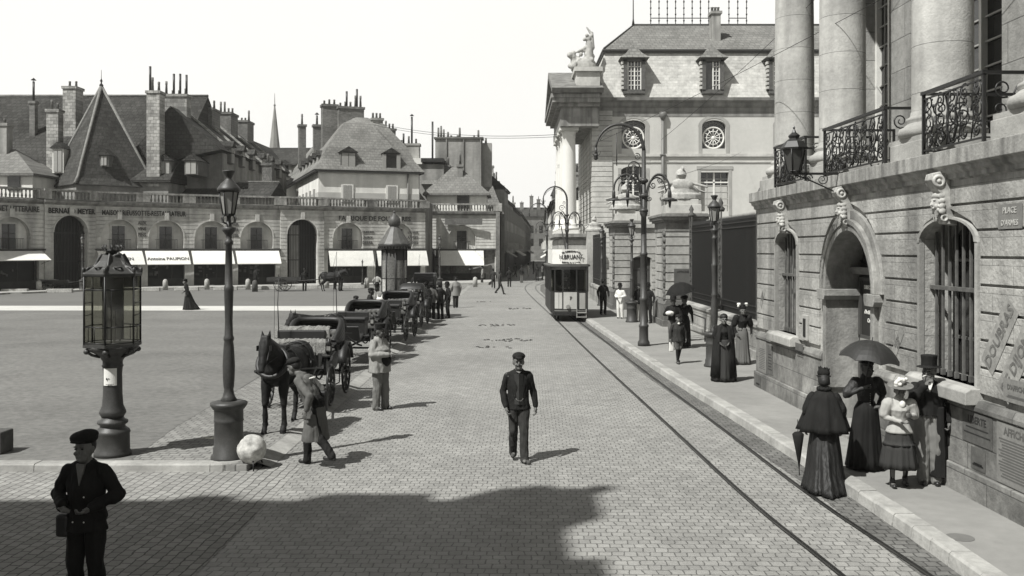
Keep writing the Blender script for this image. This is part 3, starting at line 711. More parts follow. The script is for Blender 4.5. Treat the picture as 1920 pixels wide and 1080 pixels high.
def gate_pier(label, x0, x1, y0, y1, ztop, seed, ts):
    t = thing('gate_pier', label, 'gate pier', (x0, y0, 0), 0)
    w, d = x1-x0, y1-y0
    mb = MB(); mb.box(.06, w-.06, .06, d, 1.2, ztop-.35)
    courses(mb, 0, w, 1.25, ztop-.75, .375, .05, [], 0.06, .06)
    z = 1.25
    while z < ztop-.8: mb.box(0, .07, 0.02, d, z+.025, z+.35); z += .375
    mb.build('shaft', M_PIER, t, bevel=.01)
    mb = MB(); mb.box(-.12, w+.10, -.14, d, .1, 1.05); mb.prism([(-.14, 1.05), (w+.12, 1.05), (w+.0, 1.25), (0, 1.25)], -.12, d, 'xz'); mb.box(-.2, w+.16, -.22, d, .1, .4); mb.build('plinth', mat('pier_plinth_stone', .13, n1=(.8, .4), n2=(7, .3), bump=(14, .6)), t, bevel=.015)
    mb = MB()
    for a, z0, z1 in ((.03, ztop-.75, ztop-.35), (.14, ztop-.35, ztop-.26), (.24, ztop-.26, ztop-.14), (.30, ztop-.14, ztop-.04), (.2, ztop-.04, ztop)): mb.box(-a, w+a, -a, d+a, z0, z1)
    mb.build('cornice', mat('pier_cornice_stone', .20, n1=(1, .35), n2=(8, .25)), t, bevel=.01)
    mb = MB(); mb.box(.02, w-.02, .02, min(d, w)-.02, ztop, ztop+.38); mb.box(.12, w-.12, .12, min(d, w)-.1, ztop+.38, ztop+.60); mb.build('attic_block', M_WING_S, t, bevel=.02)
    tb = MB(); trophy(tb, (w/2, min(d, w)/2, ztop+.60), ts, seed); mobj('trophy_carving', solidify(tb, 'trophy_carving', .03, 2), mat('trophy_stone', .42, n1=(3, .3), n2=(14, .2), bump=(12, .4)), t)
    # hanging carved drop on the street side
    mb = MB(); random.seed(seed)
    for k in range(11):
        z = ztop-.85-.27*k; mb.ball((-.03, .32, z), (.09, random.uniform(.10, .2), .13), 8, 6); mb.ball((-.05, .32+random.uniform(-.12, .12), z+.1), (.07, .07, .08), 8, 6)
    mobj('carved_drop', solidify(mb, 'carved_drop', .025, 1), mat('carved_stone_dark', .12, n1=(6, .4)), t)
    return t
p1 = gate_pier('massive rusticated gate pier nearest the palace front, with posters and a carved trophy on top', 6.45, 7.95, 39.0, 42.0, 4.86, 5, 1.08)
MB().box(.32, 1.12, -.012, -.004, 1.30, 2.55).build('poster', mat('poster_on_pier', .10, n1=(2, .2)), p1)
text('lettering', 'AFFICHES', .13, M_INK, p1, (.72, -.02, 2.42), ext=.002); 
p2 = gate_pier('second rusticated gate pier beyond the doorway, carved trophy on top', 5.52, 6.75, 50.0, 53.0, 4.90, 9, 1.12)
# wall with a doorway between the piers
gw = thing('gate_wall', 'stone screen wall with a dark doorway between the two gate piers', 'wall', (6.88, 49.3, 0))
mb = MB(); wall_panel(mb, -.60, 1.4, .1, 4.5, [(-.02, .46, .14, 2.95, 0)], 0, .4); courses(mb, -.60, 1.4, 1.25, 4.3, .375, .05, [(-.02, .46, .14, 2.95, 0)], 0, .05, .05); mb.box(-.5, 1.45, -.2, .5, 4.5, 4.7); mb.build('wall', M_PIER, gw)
dd = MB().box(-.48, .44, .25, .3, .14, 2.95).build('door', M_WOODD, gw); mb = MB()
for a in (-.44, .02):
    for z0, z1 in ((.3, 1.3), (1.5, 2.2), (2.3, 2.8)): mb.box(a, a+.36, .235, .25, z0, z1)
mb.build('door_panels', mat('door_panel_dark', .07), dd)
# wall and grille on the far side of the gate, then the podium of the portico
g2 = thing('court_railing', 'short iron grille on a low wall beyond the second gate pier', 'railing', (5.35, 53.2, 0), radians(90))
mb = MB(); mb.box(0, 11.5, -.2, .2, .1, 1.0); mb.box(0, 11.5, -.26, .26, 1.0, 1.16); mb.build('low_wall', MATS['low_wall_stone'], g2)
mb = MB()
for i in range(70): x = 11.5*(i+.5)/70; mb.box(x-.02, x+.02, -.02, .02, 1.16, 4.3)
for z in (1.5, 4.1): mb.box(0, 11.5, -.03, .03, z-.03, z+.03)
mb.build('bars', M_IRON, g2)

# ------------------------------------------------------------------ the far wing with its mansard and portico
wing = thing('palace_wing', 'pale palace wing with slate mansard roof, round upper windows and a columned portico', 'building', (5.85, 67.0, 0))
WL = 24.0
ops = [(2.88, .86, 9.95+.65, 11.55+.65, .45), (8.65, .86, 10.6, 12.2, .45), (14.0, .86, 10.6, 12.2, .45), (19.6, .86, 10.6, 12.2, .45)]
opl = [(2.88, .90, 6.1, 9.0, 0.35), (8.7, 1.0, 6.1, 8.9, 0), (14.0, 1.0, 6.1, 8.9, 0), (19.6, 1.0, 6.1, 8.9, 0)]
opb = [(x, .9, 1.2, 4.2, 0) for x in (2.88, 8.7, 14, 19.6)]
mb = MB(); wall_panel(mb, .0, WL, 9.95, 13.3, ops, 0, .4); wall_panel(mb, 0, WL, 5.2, 9.95, opl, 0, .4); wall_panel(mb, 0, WL, 0, 5.2, opb, 0, .4); mb.box(-.0, .1, .4, 14, 0, 13.3); mb.box(0, WL, 1.5, 14, 0, 13.2)
mb.build('wall', M_WING, wing)
mb = MB()
for i in range(36):
    z = .2+i*.365
    mb.box(-.12, 1.35, -.10, .3, z, z+.33); mb.box(-.12, .0, .3, 13.9, z, z+.33)
mb.build('quoins', M_WING_S, wing, bevel=.01)
MB().box(-.09, 1.32, -.07, .3, 0.1, 13.3).build('quoin_backing', mat('quoin_joint', .16), wing)
mb = MB(); mb.prism([(0, 13.2), (-.05, 13.25), (-.05, 13.5), (-.25, 13.65), (-.3, 13.85), (-.5, 14.0), (-.55, 14.2), (.3, 14.25), (.3, 13.2)], -.5, WL, 'yz')
mb.box(-.5, .3, .3, 14, 13.8, 14.2)
mb.box(0, WL, -.03, 0.02, 12.9, 13.2); mb.build('cornice', mat('wing_cornice', .26, n1=(1, .2), streak=(2, .4)), wing)
mb = MB(); mb.box(1.35, WL, -.14, .05, 10.02, 10.22); mb.box(1.35, WL, -.07, .05, 9.6, 9.68); mb.build('string_course', M_WING_S, wing)
M_SUR = mat('wing_surround', .36, n1=(1, .2))
for xc, hw, zb, zs, r in ops: mb = MB(); arc_bar(mb, xc, zs, hw, hw+.28, -.03, .02, 12, ez=r/hw*.8+.25); mb.box(xc-hw-.25, xc-hw, -.03, .02, 10.22, zs); mb.box(xc+hw, xc+hw+.25, -.03, .02, 10.22, zs); mb.build('window_surround', M_SUR, wing)
for xc, hw, zb, zs, r in opl: mb = MB(); mb.box(xc-hw-.22, xc-hw, -.03, .02, 5.8, zs+.2); mb.box(xc+hw, xc+hw+.22, -.03, .02, 5.8, zs+.2); mb.box(xc-hw-.3, xc+hw+.3, -.05, .02, zs+.2+r, zs+.45+r); mb.build('window_surround', M_SUR, wing)
for xc, hw, zb, zs, r in ops:
    w = MB().box(xc-hw, xc+hw, .34, .38, zb-.3, zs+r).build('round_window', M_GLASS, wing)
    mb = MB(); cz = zb+.80; mb.torus((xc, .28, cz), hw-.1, .07, 'y', 32, 6); mb.torus((xc, .28, cz), hw*.55, .03, 'y', 24, 5); mb.ball((xc, .27, cz), (.14, .06, .14))
    for i in range(12): a = pi*i/6; mb.tube([(xc+.1*cos(a), .28, cz+.1*sin(a)), (xc+(hw-.1)*cos(a), .28, cz+(hw-.1)*sin(a))], .03, 4)
    mb.build('frame', M_WHITEP, w)
    mb = MB()
    for i in range(9): a = pi*(i+1)/10; mb.tube([(xc+hw*.95*cos(a), .30, cz+hw*.95*sin(a)), (xc+hw*1.5*cos(a), .30, cz+hw*1.6*sin(a))], .018, 4)
    mb.torus((xc, .30, cz), hw*1.22, .02, 'y', 20, 4, arc=(.5, 2.64)); mb.build('fan_bars', mat('fan_bar_grey', .28), w)
for i, (xc, hw, zb, zs, r) in enumerate(opl):
    w = MB().box(xc-hw, xc+hw, .34, .38, zb, zs+r).build('window', M_GLASS, wing); mb = MB()
    mb.box(xc-.06, xc+.06, .26, .34, zb, zs+r); mb.box(xc-hw, xc+hw, .26, .34, zs-.75, zs-.66)
    mb.build('frame', M_WHITEP, w); mb = MB()
    for k in (-.5, .5): mb.box(xc+k*hw-.022, xc+k*hw+.022, .28, .33, zb, zs+r)
    for k in range(1, 6): z = zb+(zs-zb)*k/6; mb.box(xc-hw, xc+hw, .28, .33, z-.022, z+.022)
    mb.build('glazing_bars', mat('wing_glazing', .45), w)
    if i > 0:
        mb = MB(); mb.box(xc-hw+.05, xc+hw-.05, .30, .33, zb, zs-1.0); mb.build('curtain', mat('lace_curtain', .5, wave=(6, .6, 'z')), w)
# drain pipe
mb = MB(); mb.tube([(4.95, -.16, 13.0), (4.95, -.16, 2)], .11, 10); mb.lathe([(.1, 12.6), (.26, 12.9), (.28, 13.15), (.2, 13.2)], 10, (4.95, -.2, 0))
for z in (4, 7, 10.1): mb.box(4.75, 5.15, -.3, 0, z, z+.08)
mb.build('drain_pipe', mat('zinc_pipe', .17, rough=.5), wing)
# mansard roof
mb = MB(); z0, z1 = 14.2, 17.75; i0 = .95
mb.rings([[(-.1, .25, z0), (WL, .25, z0), (WL, 13.5, z0), (-.1, 13.5, z0)], [(i0-.3, 1.15, z1-.9), (WL, 1.15, z1-.9), (WL, 12.6, z1-.9), (i0-.3, 12.6, z1-.9)], [(i0, 1.35, z1), (WL, 1.35, z1), (WL, 12.4, z1), (i0, 12.4, z1)]], False)
mb.build('mansard', M_TILE_P, wing)
mb = MB(); mb.box(i0-.12, WL, 1.2, 12.6, z1-.02, z1+.14); mb.box(i0-.2, WL, 1.1, 12.7, z1+.14, z1+.24); mb.build('roof_moulding', mat('roof_lead', .08, rough=.6), wing)
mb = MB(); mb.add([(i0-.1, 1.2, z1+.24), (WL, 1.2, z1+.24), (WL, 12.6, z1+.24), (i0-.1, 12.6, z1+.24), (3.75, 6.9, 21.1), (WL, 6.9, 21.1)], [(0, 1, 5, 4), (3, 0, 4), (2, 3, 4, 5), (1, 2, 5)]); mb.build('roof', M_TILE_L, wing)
mb = MB(); mb.tube([(3.75, 6.9, 21.15), (WL, 6.9, 21.15)], .08, 6); mb.tube([(i0-.1, 1.2, z1+.3), (3.75, 6.9, 21.12)], .06, 6); mb.lathe([(.12, 21.1), (.05, 21.6), (.03, 24.5)], 8, (3.75, 6.9, 0)); mb.build('ridge', mat('ridge_lead', .06), wing)
for xc in (2.95, 8.6, 13.4, 18.8):
    d = MB(); d.box(xc-.78, xc-.52, .0, 1.3, 14.75, 17.0); d.box(xc+.52, xc+.78, .0, 1.3, 14.75, 17.0); d.box(xc-.78, xc+.78, 0, 1.3, 14.55, 14.85); d.box(xc-.78, xc+.78, 0, 1.3, 16.85, 17.15)
    dm = d.build('dormer', mat('dormer_wood', .10, n1=(3, .3)), wing, bevel=.01)
    mb = MB(); mb.rings([[(xc-1.05, -.25, 17.12), (xc+1.05, -.25, 17.12), (xc+1.05, 1.4, 17.12), (xc-1.05, 1.4, 17.12)], [(xc-.6, .2, 17.5), (xc+.6, .2, 17.5), (xc+.6, 1.5, 17.5), (xc-.6, 1.5, 17.5)], [(xc-.04, .8, 18.25), (xc+.04, .8, 18.25), (xc+.04, 1.5, 18.25), (xc-.04, 1.5, 18.25)]], False); mb.build('dormer_roof', M_TILE_L, dm)
    MB().box(xc-.52, xc+.52, .2, .24, 14.85, 16.85).build('pane', M_GLASS, dm)
    mb = MB(); lo = xc if xc == 8.6 else xc-.5
    for x in ([xc-.5, xc-.03, xc+.42] if lo != xc else [xc-.03, xc+.42]): mb.box(x, x+.08, .12, .2, 14.85, 16.85)
    for k in range(1, 6): z = 14.85+2*k/6; mb.box(lo, xc+.5, .14, .2, z-.02, z+.02)
    for x in (xc-.25, xc+.22): 
        if x > lo: mb.box(x, x+.04, .14, .2, 14.85, 16.85)
    mb.build('frame', M_WHITEP, dm)
    mb = MB()
    for k in range(7): mb.cbox((xc-.85, .3+.0*k, 15.0+k*.3), (.14, .5, .18))
    mb.build('flashing', M_WING_S, dm)
mb = MB(); mb.box(9.2, 9.85, 3.2, 4.2, 18.3, 21.1); mb.box(9.1, 9.95, 3.1, 4.3, 21.1, 21.3)
ch = mb.build('chimney', mat('wing_chimney_render', .34, n1=(1, .25), streak=(2, .5)), wing)
for k in range(3): MB().lathe([(.12, 21.3), (.09, 21.6), (.12, 21.65), (.12, 21.7)], 8, (9.3+k*.23, 3.7, 0)).build('chimney_pot', M_CHIM, ch)
# telephone standard: iron lattice with insulators on the ridge
ts = thing('telephone_rack', 'tall iron lattice of insulators standing on the ridge of the palace wing', 'wire rack', (10.4, 74.0, 21.1))
def rack(x0, x1, nx):
    mb = MB()
    for i in range(nx+1): x = x0+(x1-x0)*i/nx; mb.tube([(x, 0, 0), (x, 0, 6)], .035, 5); [mb.ball((x, 0, .4+.5*k), (.07, .05, .1), 6, 4) for k in range(11)]
    for z in (.6, 2.5, 4.3): mb.box(x0, x1, -.03, .03, z-.03, z+.03)
    return mb
rack(.6, 5.2, 7).build('lattice', M_IRON, ts); rack(6.8, 8.2, 2).build('side_lattice', M_IRON, ts)
# portico: podium, giant columns, entablature and pediment turned to the street
por = MB(); PY0, PY1 = -1.0, 10.0      # along the street, local y of the wing
XF = -2.08                              # column front plane, local x
mb = MB()
for z in [0.1+.36*i for i in range(11)]: mb.box(XF-.45, .0, PY0, PY1, z, z+.325)
mb.box(XF-.40, .0, PY0+.05, PY1, .1, 4.1); mb.build('podium', M_PIER, wing)
mb = MB(); mb.box(XF-.6, .05, PY0-.15, PY1+.1, 4.12, 4.24); mb.box(XF-.75, .05, PY0-.3, PY1+.2, 4.24, 4.48); mb.build('podium_cornice', mat('podium_cornice_stone', .3, n1=(1, .3), streak=(3, .4)), wing)
for k, yy in enumerate((.1, 2.9, 6.2, 9.0)):
    mb = MB(); mb.box(XF-.45, XF+.95, yy-.72, yy+.72, 4.48, 4.75)
    mb.lathe([(.72, 4.75), (.78, 4.85), (.72, 4.97), (.62, 5.0), (.65, 5.1), (.6, 5.18), (.56, 5.25)]+[(.56-.08*(j/10)**1.6, 5.25+6.1*j/10) for j in range(11)]+[(.52, 11.42), (.48, 11.5), (.48, 11.65), (.62, 11.85)], 28, (XF+.30, yy, 0)); mb.box(XF-.38, XF+.98, yy-.68, yy+.68, 11.85, 12.05)
    mb.build('portico_column', mat('sunlit_column_stone', .66, n1=(.5, .08)), wing)
mb = MB()
for e_, z0_, z1_ in ((.30, 12.05, 12.7), (.25, 12.7, 13.4), (.55, 13.4, 13.65), (.90, 13.65, 13.95), (1.0, 13.95, 14.25)): mb.box(XF-.05-e_, .3+e_*.01, PY0-e_, PY1+e_, z0_, z1_)
mb.build('entablature', mat('entablature_stone', .30, n1=(1, .3), streak=(3, .5)), wing)
mb = MB(); ym = (PY0+PY1)/2
mb.prism([(PY0-.9, 14.26), (PY1+.9, 14.26), (ym, 16.25)], XF-.3, .45, 'yz')
for a, b in (((PY0-1.2, 14.25), (ym, 16.45)), ((PY1+1.2, 14.25), (ym, 16.45))):
    mb.prism([a, b, (b[0], b[1]+.45), (a[0]-(.3 if a[0] < ym else -.3), a[1]+.30)], XF-1.0, .5, 'yz')
mb.build('pediment', mat('pediment_stone', .22, n1=(1, .3), streak=(2, .4)), wing)
mb = MB(); mb.box(XF+.75, .32, PY0-.55, 1.6, 14.27, 15.85); mb.box(XF+.6, .5, PY0-.75, 1.8, 15.85, 16.15); mb.build('statue_base', M_WING_S, wing)
st = thing('roof_statue', 'carved stone trophy group with raised wing standing on the portico corner', 'statue', (5.85+XF+1.25, 67.3, 16.1))
random.seed(4); mb = MB()
mb.ball((.3, 0, .5), (.8, .5, .6)); mb.cone((.5, 0, .4), (.55, 0, 2.1), .42, .26); mb.ball((.5, -.05, 2.45), (.2, .2, .25)); mb.cone((.75, 0, 1.8), (.75, .05, 2.9), .2, .1); mb.cone((.7, 0, 2.8), (.35, 0, 3.3), .12, .05)
mb.cone((-.5, 0, .3), (-.6, 0, 1.2), .3, .2); mb.ball((-.6, 0, 1.4), .2); mb.cone((.3, -.1, 1.8), (-.3, -.1, 1.5), .14, .1)
for i in range(24): mb.ball((random.uniform(-.9, .9), random.uniform(-.3, .3), random.uniform(.2, 1.3)), random.uniform(.14, .25), 8, 6)
for i in range(10): mb.ball((.5+random.uniform(-.35, .4), random.uniform(-.2, .2), random.uniform(1.2, 2.7)), random.uniform(.10, .2), 8, 6)
mobj('carving', solidify(mb, 'carving', .05, 1), mat('statue_stone', .40, n1=(2, .35)), st)
st2 = MB(); trophy(st2, (0, 0, 0), .8, 31); o = mobj('carved_trophy', solidify(st2, 'carved_trophy', .04, 1), MATS['trophy_stone']); o.location = (5.45, 62.0, 4.55); tag(o, 'small dark carved trophy on the podium wall beside the wing corner', 'carving')
pw = MB().box(-.5, .5, -.5, .5, 0, 4.5).build('corner_pillar', M_PIER); pw.location = (5.45, 62, .02); tag(pw, 'square stone pillar ending the low wall at the wing corner', 'pillar')

# ------------------------------------------------------------------ street lamps
def street_lamp(loc, label, cat='street lamp', pole=4.0, ped=True, s=1.0, group='gas street lamps', far=False):
    t = thing('street_lamp', label, cat, loc, random.uniform(0, 1), group); n = 12 if far else 28
    mb = MB()
    if ped: mb.lathe([(.29, 0), (.29, .05), (.255, .09), (.25, .20), (.235, .22), (.23, .62), (.245, .64), (.235, .66), (.235, .82), (.26, .84), (.30, .90), (.30, .94), (.2, .97)], n)
    mb.build('pedestal', M_CAST, t); z0 = .97
    mb = MB().lathe([(.12, .96), (.135, .98), (.10, 1.04), (.085, 1.10), (.075, 1.16), (.085, 1.2), (.095, 1.35), (.10, 1.55), (.085, 1.85), (.072, 1.95), (.085, 1.98), (.085, 2.02), (.07, 2.05), (.062, 2.3), (.075, 2.78), (.08, 2.8), (.08, 2.86), (.064, 2.88), (.052, 3.55), (.07, 3.57), (.07, 3.62), (.05, 3.64), (.05, 3.72), (.10, 3.78), (.12, 3.84), (.05, 3.86), (.035, 4.0), (.035, 4.06)], n)
    if not far:
        for k in range(4): a = k*pi/2+.4; mb.tube([(.04*cos(a), .04*sin(a), 3.90), (.13*cos(a), .13*sin(a), 3.93), (.15*cos(a), .15*sin(a), 4.0), (.10*cos(a), .10*sin(a), 4.06)], .012, 5)
    mb.build('post', M_CAST, t)
    f = MB(); g = MB(); lantern(f, g, 4.06, 4.44, .095, .155, 6); f.lathe([(.11, 4.03), (.11, 4.07)], 6, smooth=False); f.build('lantern_frame', M_IRON, t); g.build('lantern_glass', M_LGLASS, t)
    MB().lathe([(.18, 4.44), (.19, 4.47), (.18, 4.50), (.125, 4.57), (.065, 4.63), (.045, 4.66), (.06, 4.69), (.10, 4.77), (.105, 4.785), (.03, 4.80)], n if not far else 6).build('lantern_cap', M_CAST, t)
    t.scale = (s, s, s); return t
L1 = street_lamp((-4.40, 14.50, Z1), 'tall cast-iron gas lamp on a drum pedestal beside the white stone ball', s=.935)
for (x, y, z, sc, lab) in ((5.55, 25.6, .145, .98, 'gas street lamp behind the woman in the long dark cloak'), (5.3, 41.3, .145, .95, 'gas lamp on its pedestal between arc lamp mast and gate pier'),
                           (5.15, 53.5, .145, .95, 'small distant gas lamp beside the tram, before the short grille'), (-5.96, 77, .1, .92, 'thin far gas lamp in front of the awning at the street corner'), (-33.7, 73.2, .1, .92, 'far gas lamp before the tall arch lettered BERNARD MEYER'),
                           (-12.6, 78.6, .1, .5, 'low iron post lamp before the open gateway of the arcades')):
    copy_tree(L1, (x, y, z), random.uniform(0, 1), lab).scale = (sc, sc, sc)
def arc_mast(loc, rz, label, s=1.0):
    t = thing('arc_lamp_mast', label, 'arc lamp', loc, rz, 'crook-topped electric arc lamp masts')
    mb = MB().lathe([(.20, 0), (.20, .12), (.155, .2), (.15, .62), (.165, .64), (.165, .7), (.13, .72), (.125, 1.5), (.14, 1.52), (.14, 1.6), (.115, 1.62), (.11, 3.0), (.13, 3.02), (.13, 3.1), (.10, 3.12), (.09, 4.3), (.13, 4.4), (.13, 4.5), (.085, 4.55), (.07, 6.5)], 20)
    for z in (4.5, 5.0, 5.5): mb.lathe([(.09, z-.08), (.15, z-.03), (.15, z+.03), (.09, z+.08)], 14)
    mb.build('mast', M_CAST, t)
    R = .80; pts = [(-R+R*cos(a), 0, 6.5+R*1.1*sin(a)) for a in [pi*i/18*.96 for i in range(19)]]
    mb = MB().tube(pts, [.065-.03*i/18 for i in range(19)], 10); mb.tube([(p[0]*.93-.05, 0, 6.5+(p[2]-6.5)*.86) for p in pts[5:-2]], .015, 6)
    e = pts[-1]; mb.tube([e, (e[0], 0, e[2]-.25)], .05, 8); mb.lathe([(.03, 0), (.08, .05), (.06, .12), (.1, .16), (.03, .22)], 10, (e[0], 0, e[2]-.42))
    for k in range(5): a = k*1.26; mb.tube([(e[0], 0, e[2]-.28), (e[0]+.12*cos(a), .12*sin(a), e[2]-.24), (e[0]+.15*cos(a), .15*sin(a), e[2]-.14)], .012, 4)
    scroll(mb, -.35, 5.95, .22, 0, 1.5, 0, 1, .022, 22); scroll(mb, -.22, 6.3, .12, 0, 1.4, 2, -1, .018); mb.tube([(-.9, 0, 7.1), (-.9, 0, 6.0)], .018, 5)
    mb.build('crook', M_CAST, t)
    for k, (ang, R2) in enumerate(((180, 1.0), (215, .72), (-18, .85), (25, 1.05))):
        a = radians(ang); c, s_ = cos(a), sin(a)
        mb = MB(); pt = [(.08, 4.5), (.10, 5.0), (.18, 5.4), (R2*.45, 5.72), (R2*.75, 5.70), (R2*.97, 5.45), (R2, 5.15)]
        pt = [p for p in smooth_path([(q[0], q[1], 0) for q in pt], 2)]
        mb.tube([(p[0]*c, p[0]*s_, p[1]) for p in pt], .032, 7)
        mb.tube([(p[0]*.86*c, p[0]*.86*s_, p[1]-.10) for p in pt[3:-3]], .016, 5)
        Mx = Matrix.Rotation(a, 4, 'Z'); m2 = MB(); 
        for (sx, sz, rr) in ((R2*.35, 5.35, .12), (R2*.6, 5.5, .10), (.2, 4.9, .10), (R2*.8, 5.62, .08)): scroll(m2, sx, sz, rr, 0, 1.4, sx*9, 1, .013)
        mb.add(m2.v, m2.f, True, Mx)
        mb.lathe([(.03, 5.2), (.055, 5.12), (.06, 4.95), (.03, 4.9)], 10, (R2*c, R2*s_, 0)); 
        arm = mb.build('bracket_arm', M_CAST, t)
        MB().lathe([(.02, 4.93), (.10, 4.92), (.26, 4.86), (.26, 4.84), (.05, 4.87), (.03, 4.7), (.01, 4.6)], 18, (R2*c, R2*s_, 0)).build('lamp_shade', M_CAST, arm)
    t.scale = (s, s, s); return t
A1 = arc_mast((4.39, 31.1, .145), 0, 'tall arc lamp mast with curling top on the pavement before the gate piers')
A2 = copy_tree(A1, (3.65, 62.0, .145), radians(8), 'distant arc lamp mast rising just behind the tram')
A3 = copy_tree(A1, (3.15, 84.0, .145), radians(4), 'farthest arc lamp mast at the mouth of the street', skip=())

# ------------------------------------------------------------------ the tram
tr = thing('tram', 'small electric tram with pale dash panels and a white roof advertisement', 'tram', (2.68, 43.2, 0), radians(.6))
HWT = .88; LT = 5.6
M_TG = bpy.data.materials.new('tram_glass'); M_TG.use_nodes = True; tn = M_TG.node_tree.nodes; tn.clear(); t_o = tn.new('ShaderNodeOutputMaterial'); t_m = tn.new('ShaderNodeMixShader'); t_t = tn.new('ShaderNodeBsdfTransparent'); t_t.inputs[0].default_value = (.55, .55, .52, 1); t_g = tn.new('ShaderNodeBsdfGlossy'); t_g.inputs['Roughness'].default_value = .12; t_g.inputs['Color'].default_value = (.5, .5, .5, 1); t_m.inputs[0].default_value = .07
M_TG.node_tree.links.new(t_t.outputs[0], t_m.inputs[1]); M_TG.node_tree.links.new(t_g.outputs[0], t_m.inputs[2]); M_TG.node_tree.links.new(t_m.outputs[0], t_o.inputs[0])
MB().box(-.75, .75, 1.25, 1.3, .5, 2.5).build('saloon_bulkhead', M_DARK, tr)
mb = MB()
# lower body with rounded dash
prof = [(-HWT, .42), (-HWT+.12, .08), (-HWT*.5, -.02), (0, -.06), (HWT*.5, -.02), (HWT-.12, .08), (HWT, .42)]
def ring(z, infl=0): return [(x*(1+infl), y, z) for x, y in prof]+[(HWT*(1+infl), LT, z), (-HWT*(1+infl), LT, z)]
MB().rings([ring(.42, -.03), ring(.5), ring(1.38), ring(1.40)], False).build('body', M_DGREEN, tr)
MB().rings([ring(.30, -.12), ring(.42, -.10)], False).build('underframe', M_IRON, tr)
mb = MB()
def dash(x0, x1, z0, z1, m, nm='dash_panel', dy=-.012):
    def yy(x):
        for (a, p), (b, q) in zip(prof, prof[1:]):
            if a <= x <= b: return p+(q-p)*(x-a)/(b-a)
        return .42
    k = 5; o = MB(); vs = [(x0+(x1-x0)*i/k, yy(x0+(x1-x0)*i/k)+dy, z) for i in range(k+1) for z in (z0, z1)]; vb = [(x, y+.02, z) for x, y, z in vs]; n = len(vs)
    o.add(vs+vb, [(2*i, 2*i+2, 2*i+3, 2*i+1) for i in range(k)]+[(n+2*i+1, n+2*i+3, n+2*i+2, n+2*i) for i in range(k)]+[(2*i+1, 2*i+3, n+2*i+3, n+2*i+1) for i in range(k)])
    return o.build(nm, m, tr)
dash(-.70, -.52, .62, 1.36, M_TRAMP); dash(-.50, -.36, .62, 1.36, M_TRAMP); dash(-.30, .32, .60, 1.38, M_TRAMP); dash(.44, .78, .60, 1.34, M_TRAMP); dash(-.72, .76, .50, .54, mat('tram_line', .2), 'trim_line')
o = text('lettering', '7', .20, M_INK, tr, (.03, -.085, 1.10), bold=.006)
MB().lathe([(.09, 0), (.1, .05), (.09, .08)], 14, M=Matrix.Translation((-.10, -.06, .72)) @ Matrix.Rotation(pi/2, 4, 'X')).build('headlamp', M_LGLASS, tr)
mb = MB()
for x, y in [(-HWT, .42), (-.70, .06), (-.32, -.02), (.32, -.02), (.78, .12), (HWT, .42), (HWT, 1.4), (-HWT, 1.4), (-HWT, 2.3), (HWT, 2.3), (-HWT, 3.3), (HWT, 3.3), (-HWT, 4.3), (HWT, 4.3), (-HWT, LT-.1), (HWT, LT-.1)]: mb.cbox((x*.985, y+.03, 1.98), (.06, .06, 1.2))
mb.rings([ring(2.42), ring(2.56)], False); mb.build('window_posts', M_DGREEN, tr)
MB().rings([[(x*.94, y+.04, z) for x, y, z in ring(1.4)], [(x*.94, y+.04, z) for x, y, z in ring(2.45)]], False, caps=False).build('glass', M_TG, tr)
mb = MB().rings([ring(2.56, .10), ring(2.62, .12), ring(2.66, .06)], False); mb.build('roof', mat('tram_roof', .10), tr)
sgn = MB(); r_ = lambda z, i: [(-.80+i, .18, z), (-.36, -.04, z), (.36, -.04, z), (.80-i, .06, z), (.80-i, LT*.8, z), (-.80+i, LT*.8, z)]
sgn.rings([r_(2.68, -.0), r_(3.36, .0)], False); sg = sgn.build('roof_advertisement', M_WHITEP, tr)
for tx, sz, z, cy in (('Gde PHARMACIE NOUVELLE', .10, 3.27, .06), ('H.BRUANT', .26, 3.03, 0), ('DIJON Rue de la Liberte', .08, 2.75, -.02)):
    w = .058*sz/.1; n = len(tx)
    if cy == 0: text('lettering', tx, .29, M_INK, sg, (.05, -.058, 3.005), bold=.004, sx=.78, ext=.006)
    else:
        for i, chh in enumerate(tx):
            if chh == ' ': continue
            u = (i-(n-1)/2)/(n/2); text('lettering', chh, sz, M_INK, sg, (.05+u*.42, -.058 if u < .5 else -.035, z-cy*u*u*1.2), rot=(pi/2, u*.25*(1 if cy > 0 else -1), 0), bold=.003, ext=.006)
mb = MB()
for z in (.22, .42): mb.box(.30, .76, -.20, .02, z, z+.04)
mb.box(.30, .33, -.16, .0, .2, .6); mb.box(.73, .76, -.16, .0, .2, .6); mb.build('entrance_step', mat('step_wood', .30), tr)
for yy in (1.5, 3.9):
    for s_ in (-1, 1): MB().lathe([(.30, -.05), (.33, -.05), (.33, .05), (.27, .05), (.08, .07), (.06, .07)], 20, M=Matrix.Translation((s_*.48, yy, .34)) @ Matrix.Rotation(pi/2, 4, 'Y')).build('wheel', M_STEEL, tr)
MB().tube([(0, 2.8, 2.66), (0, 2.8, 3.3), (0, 6.5, 4.6)], .03, 6).build('trolley_pole', M_IRON, tr)
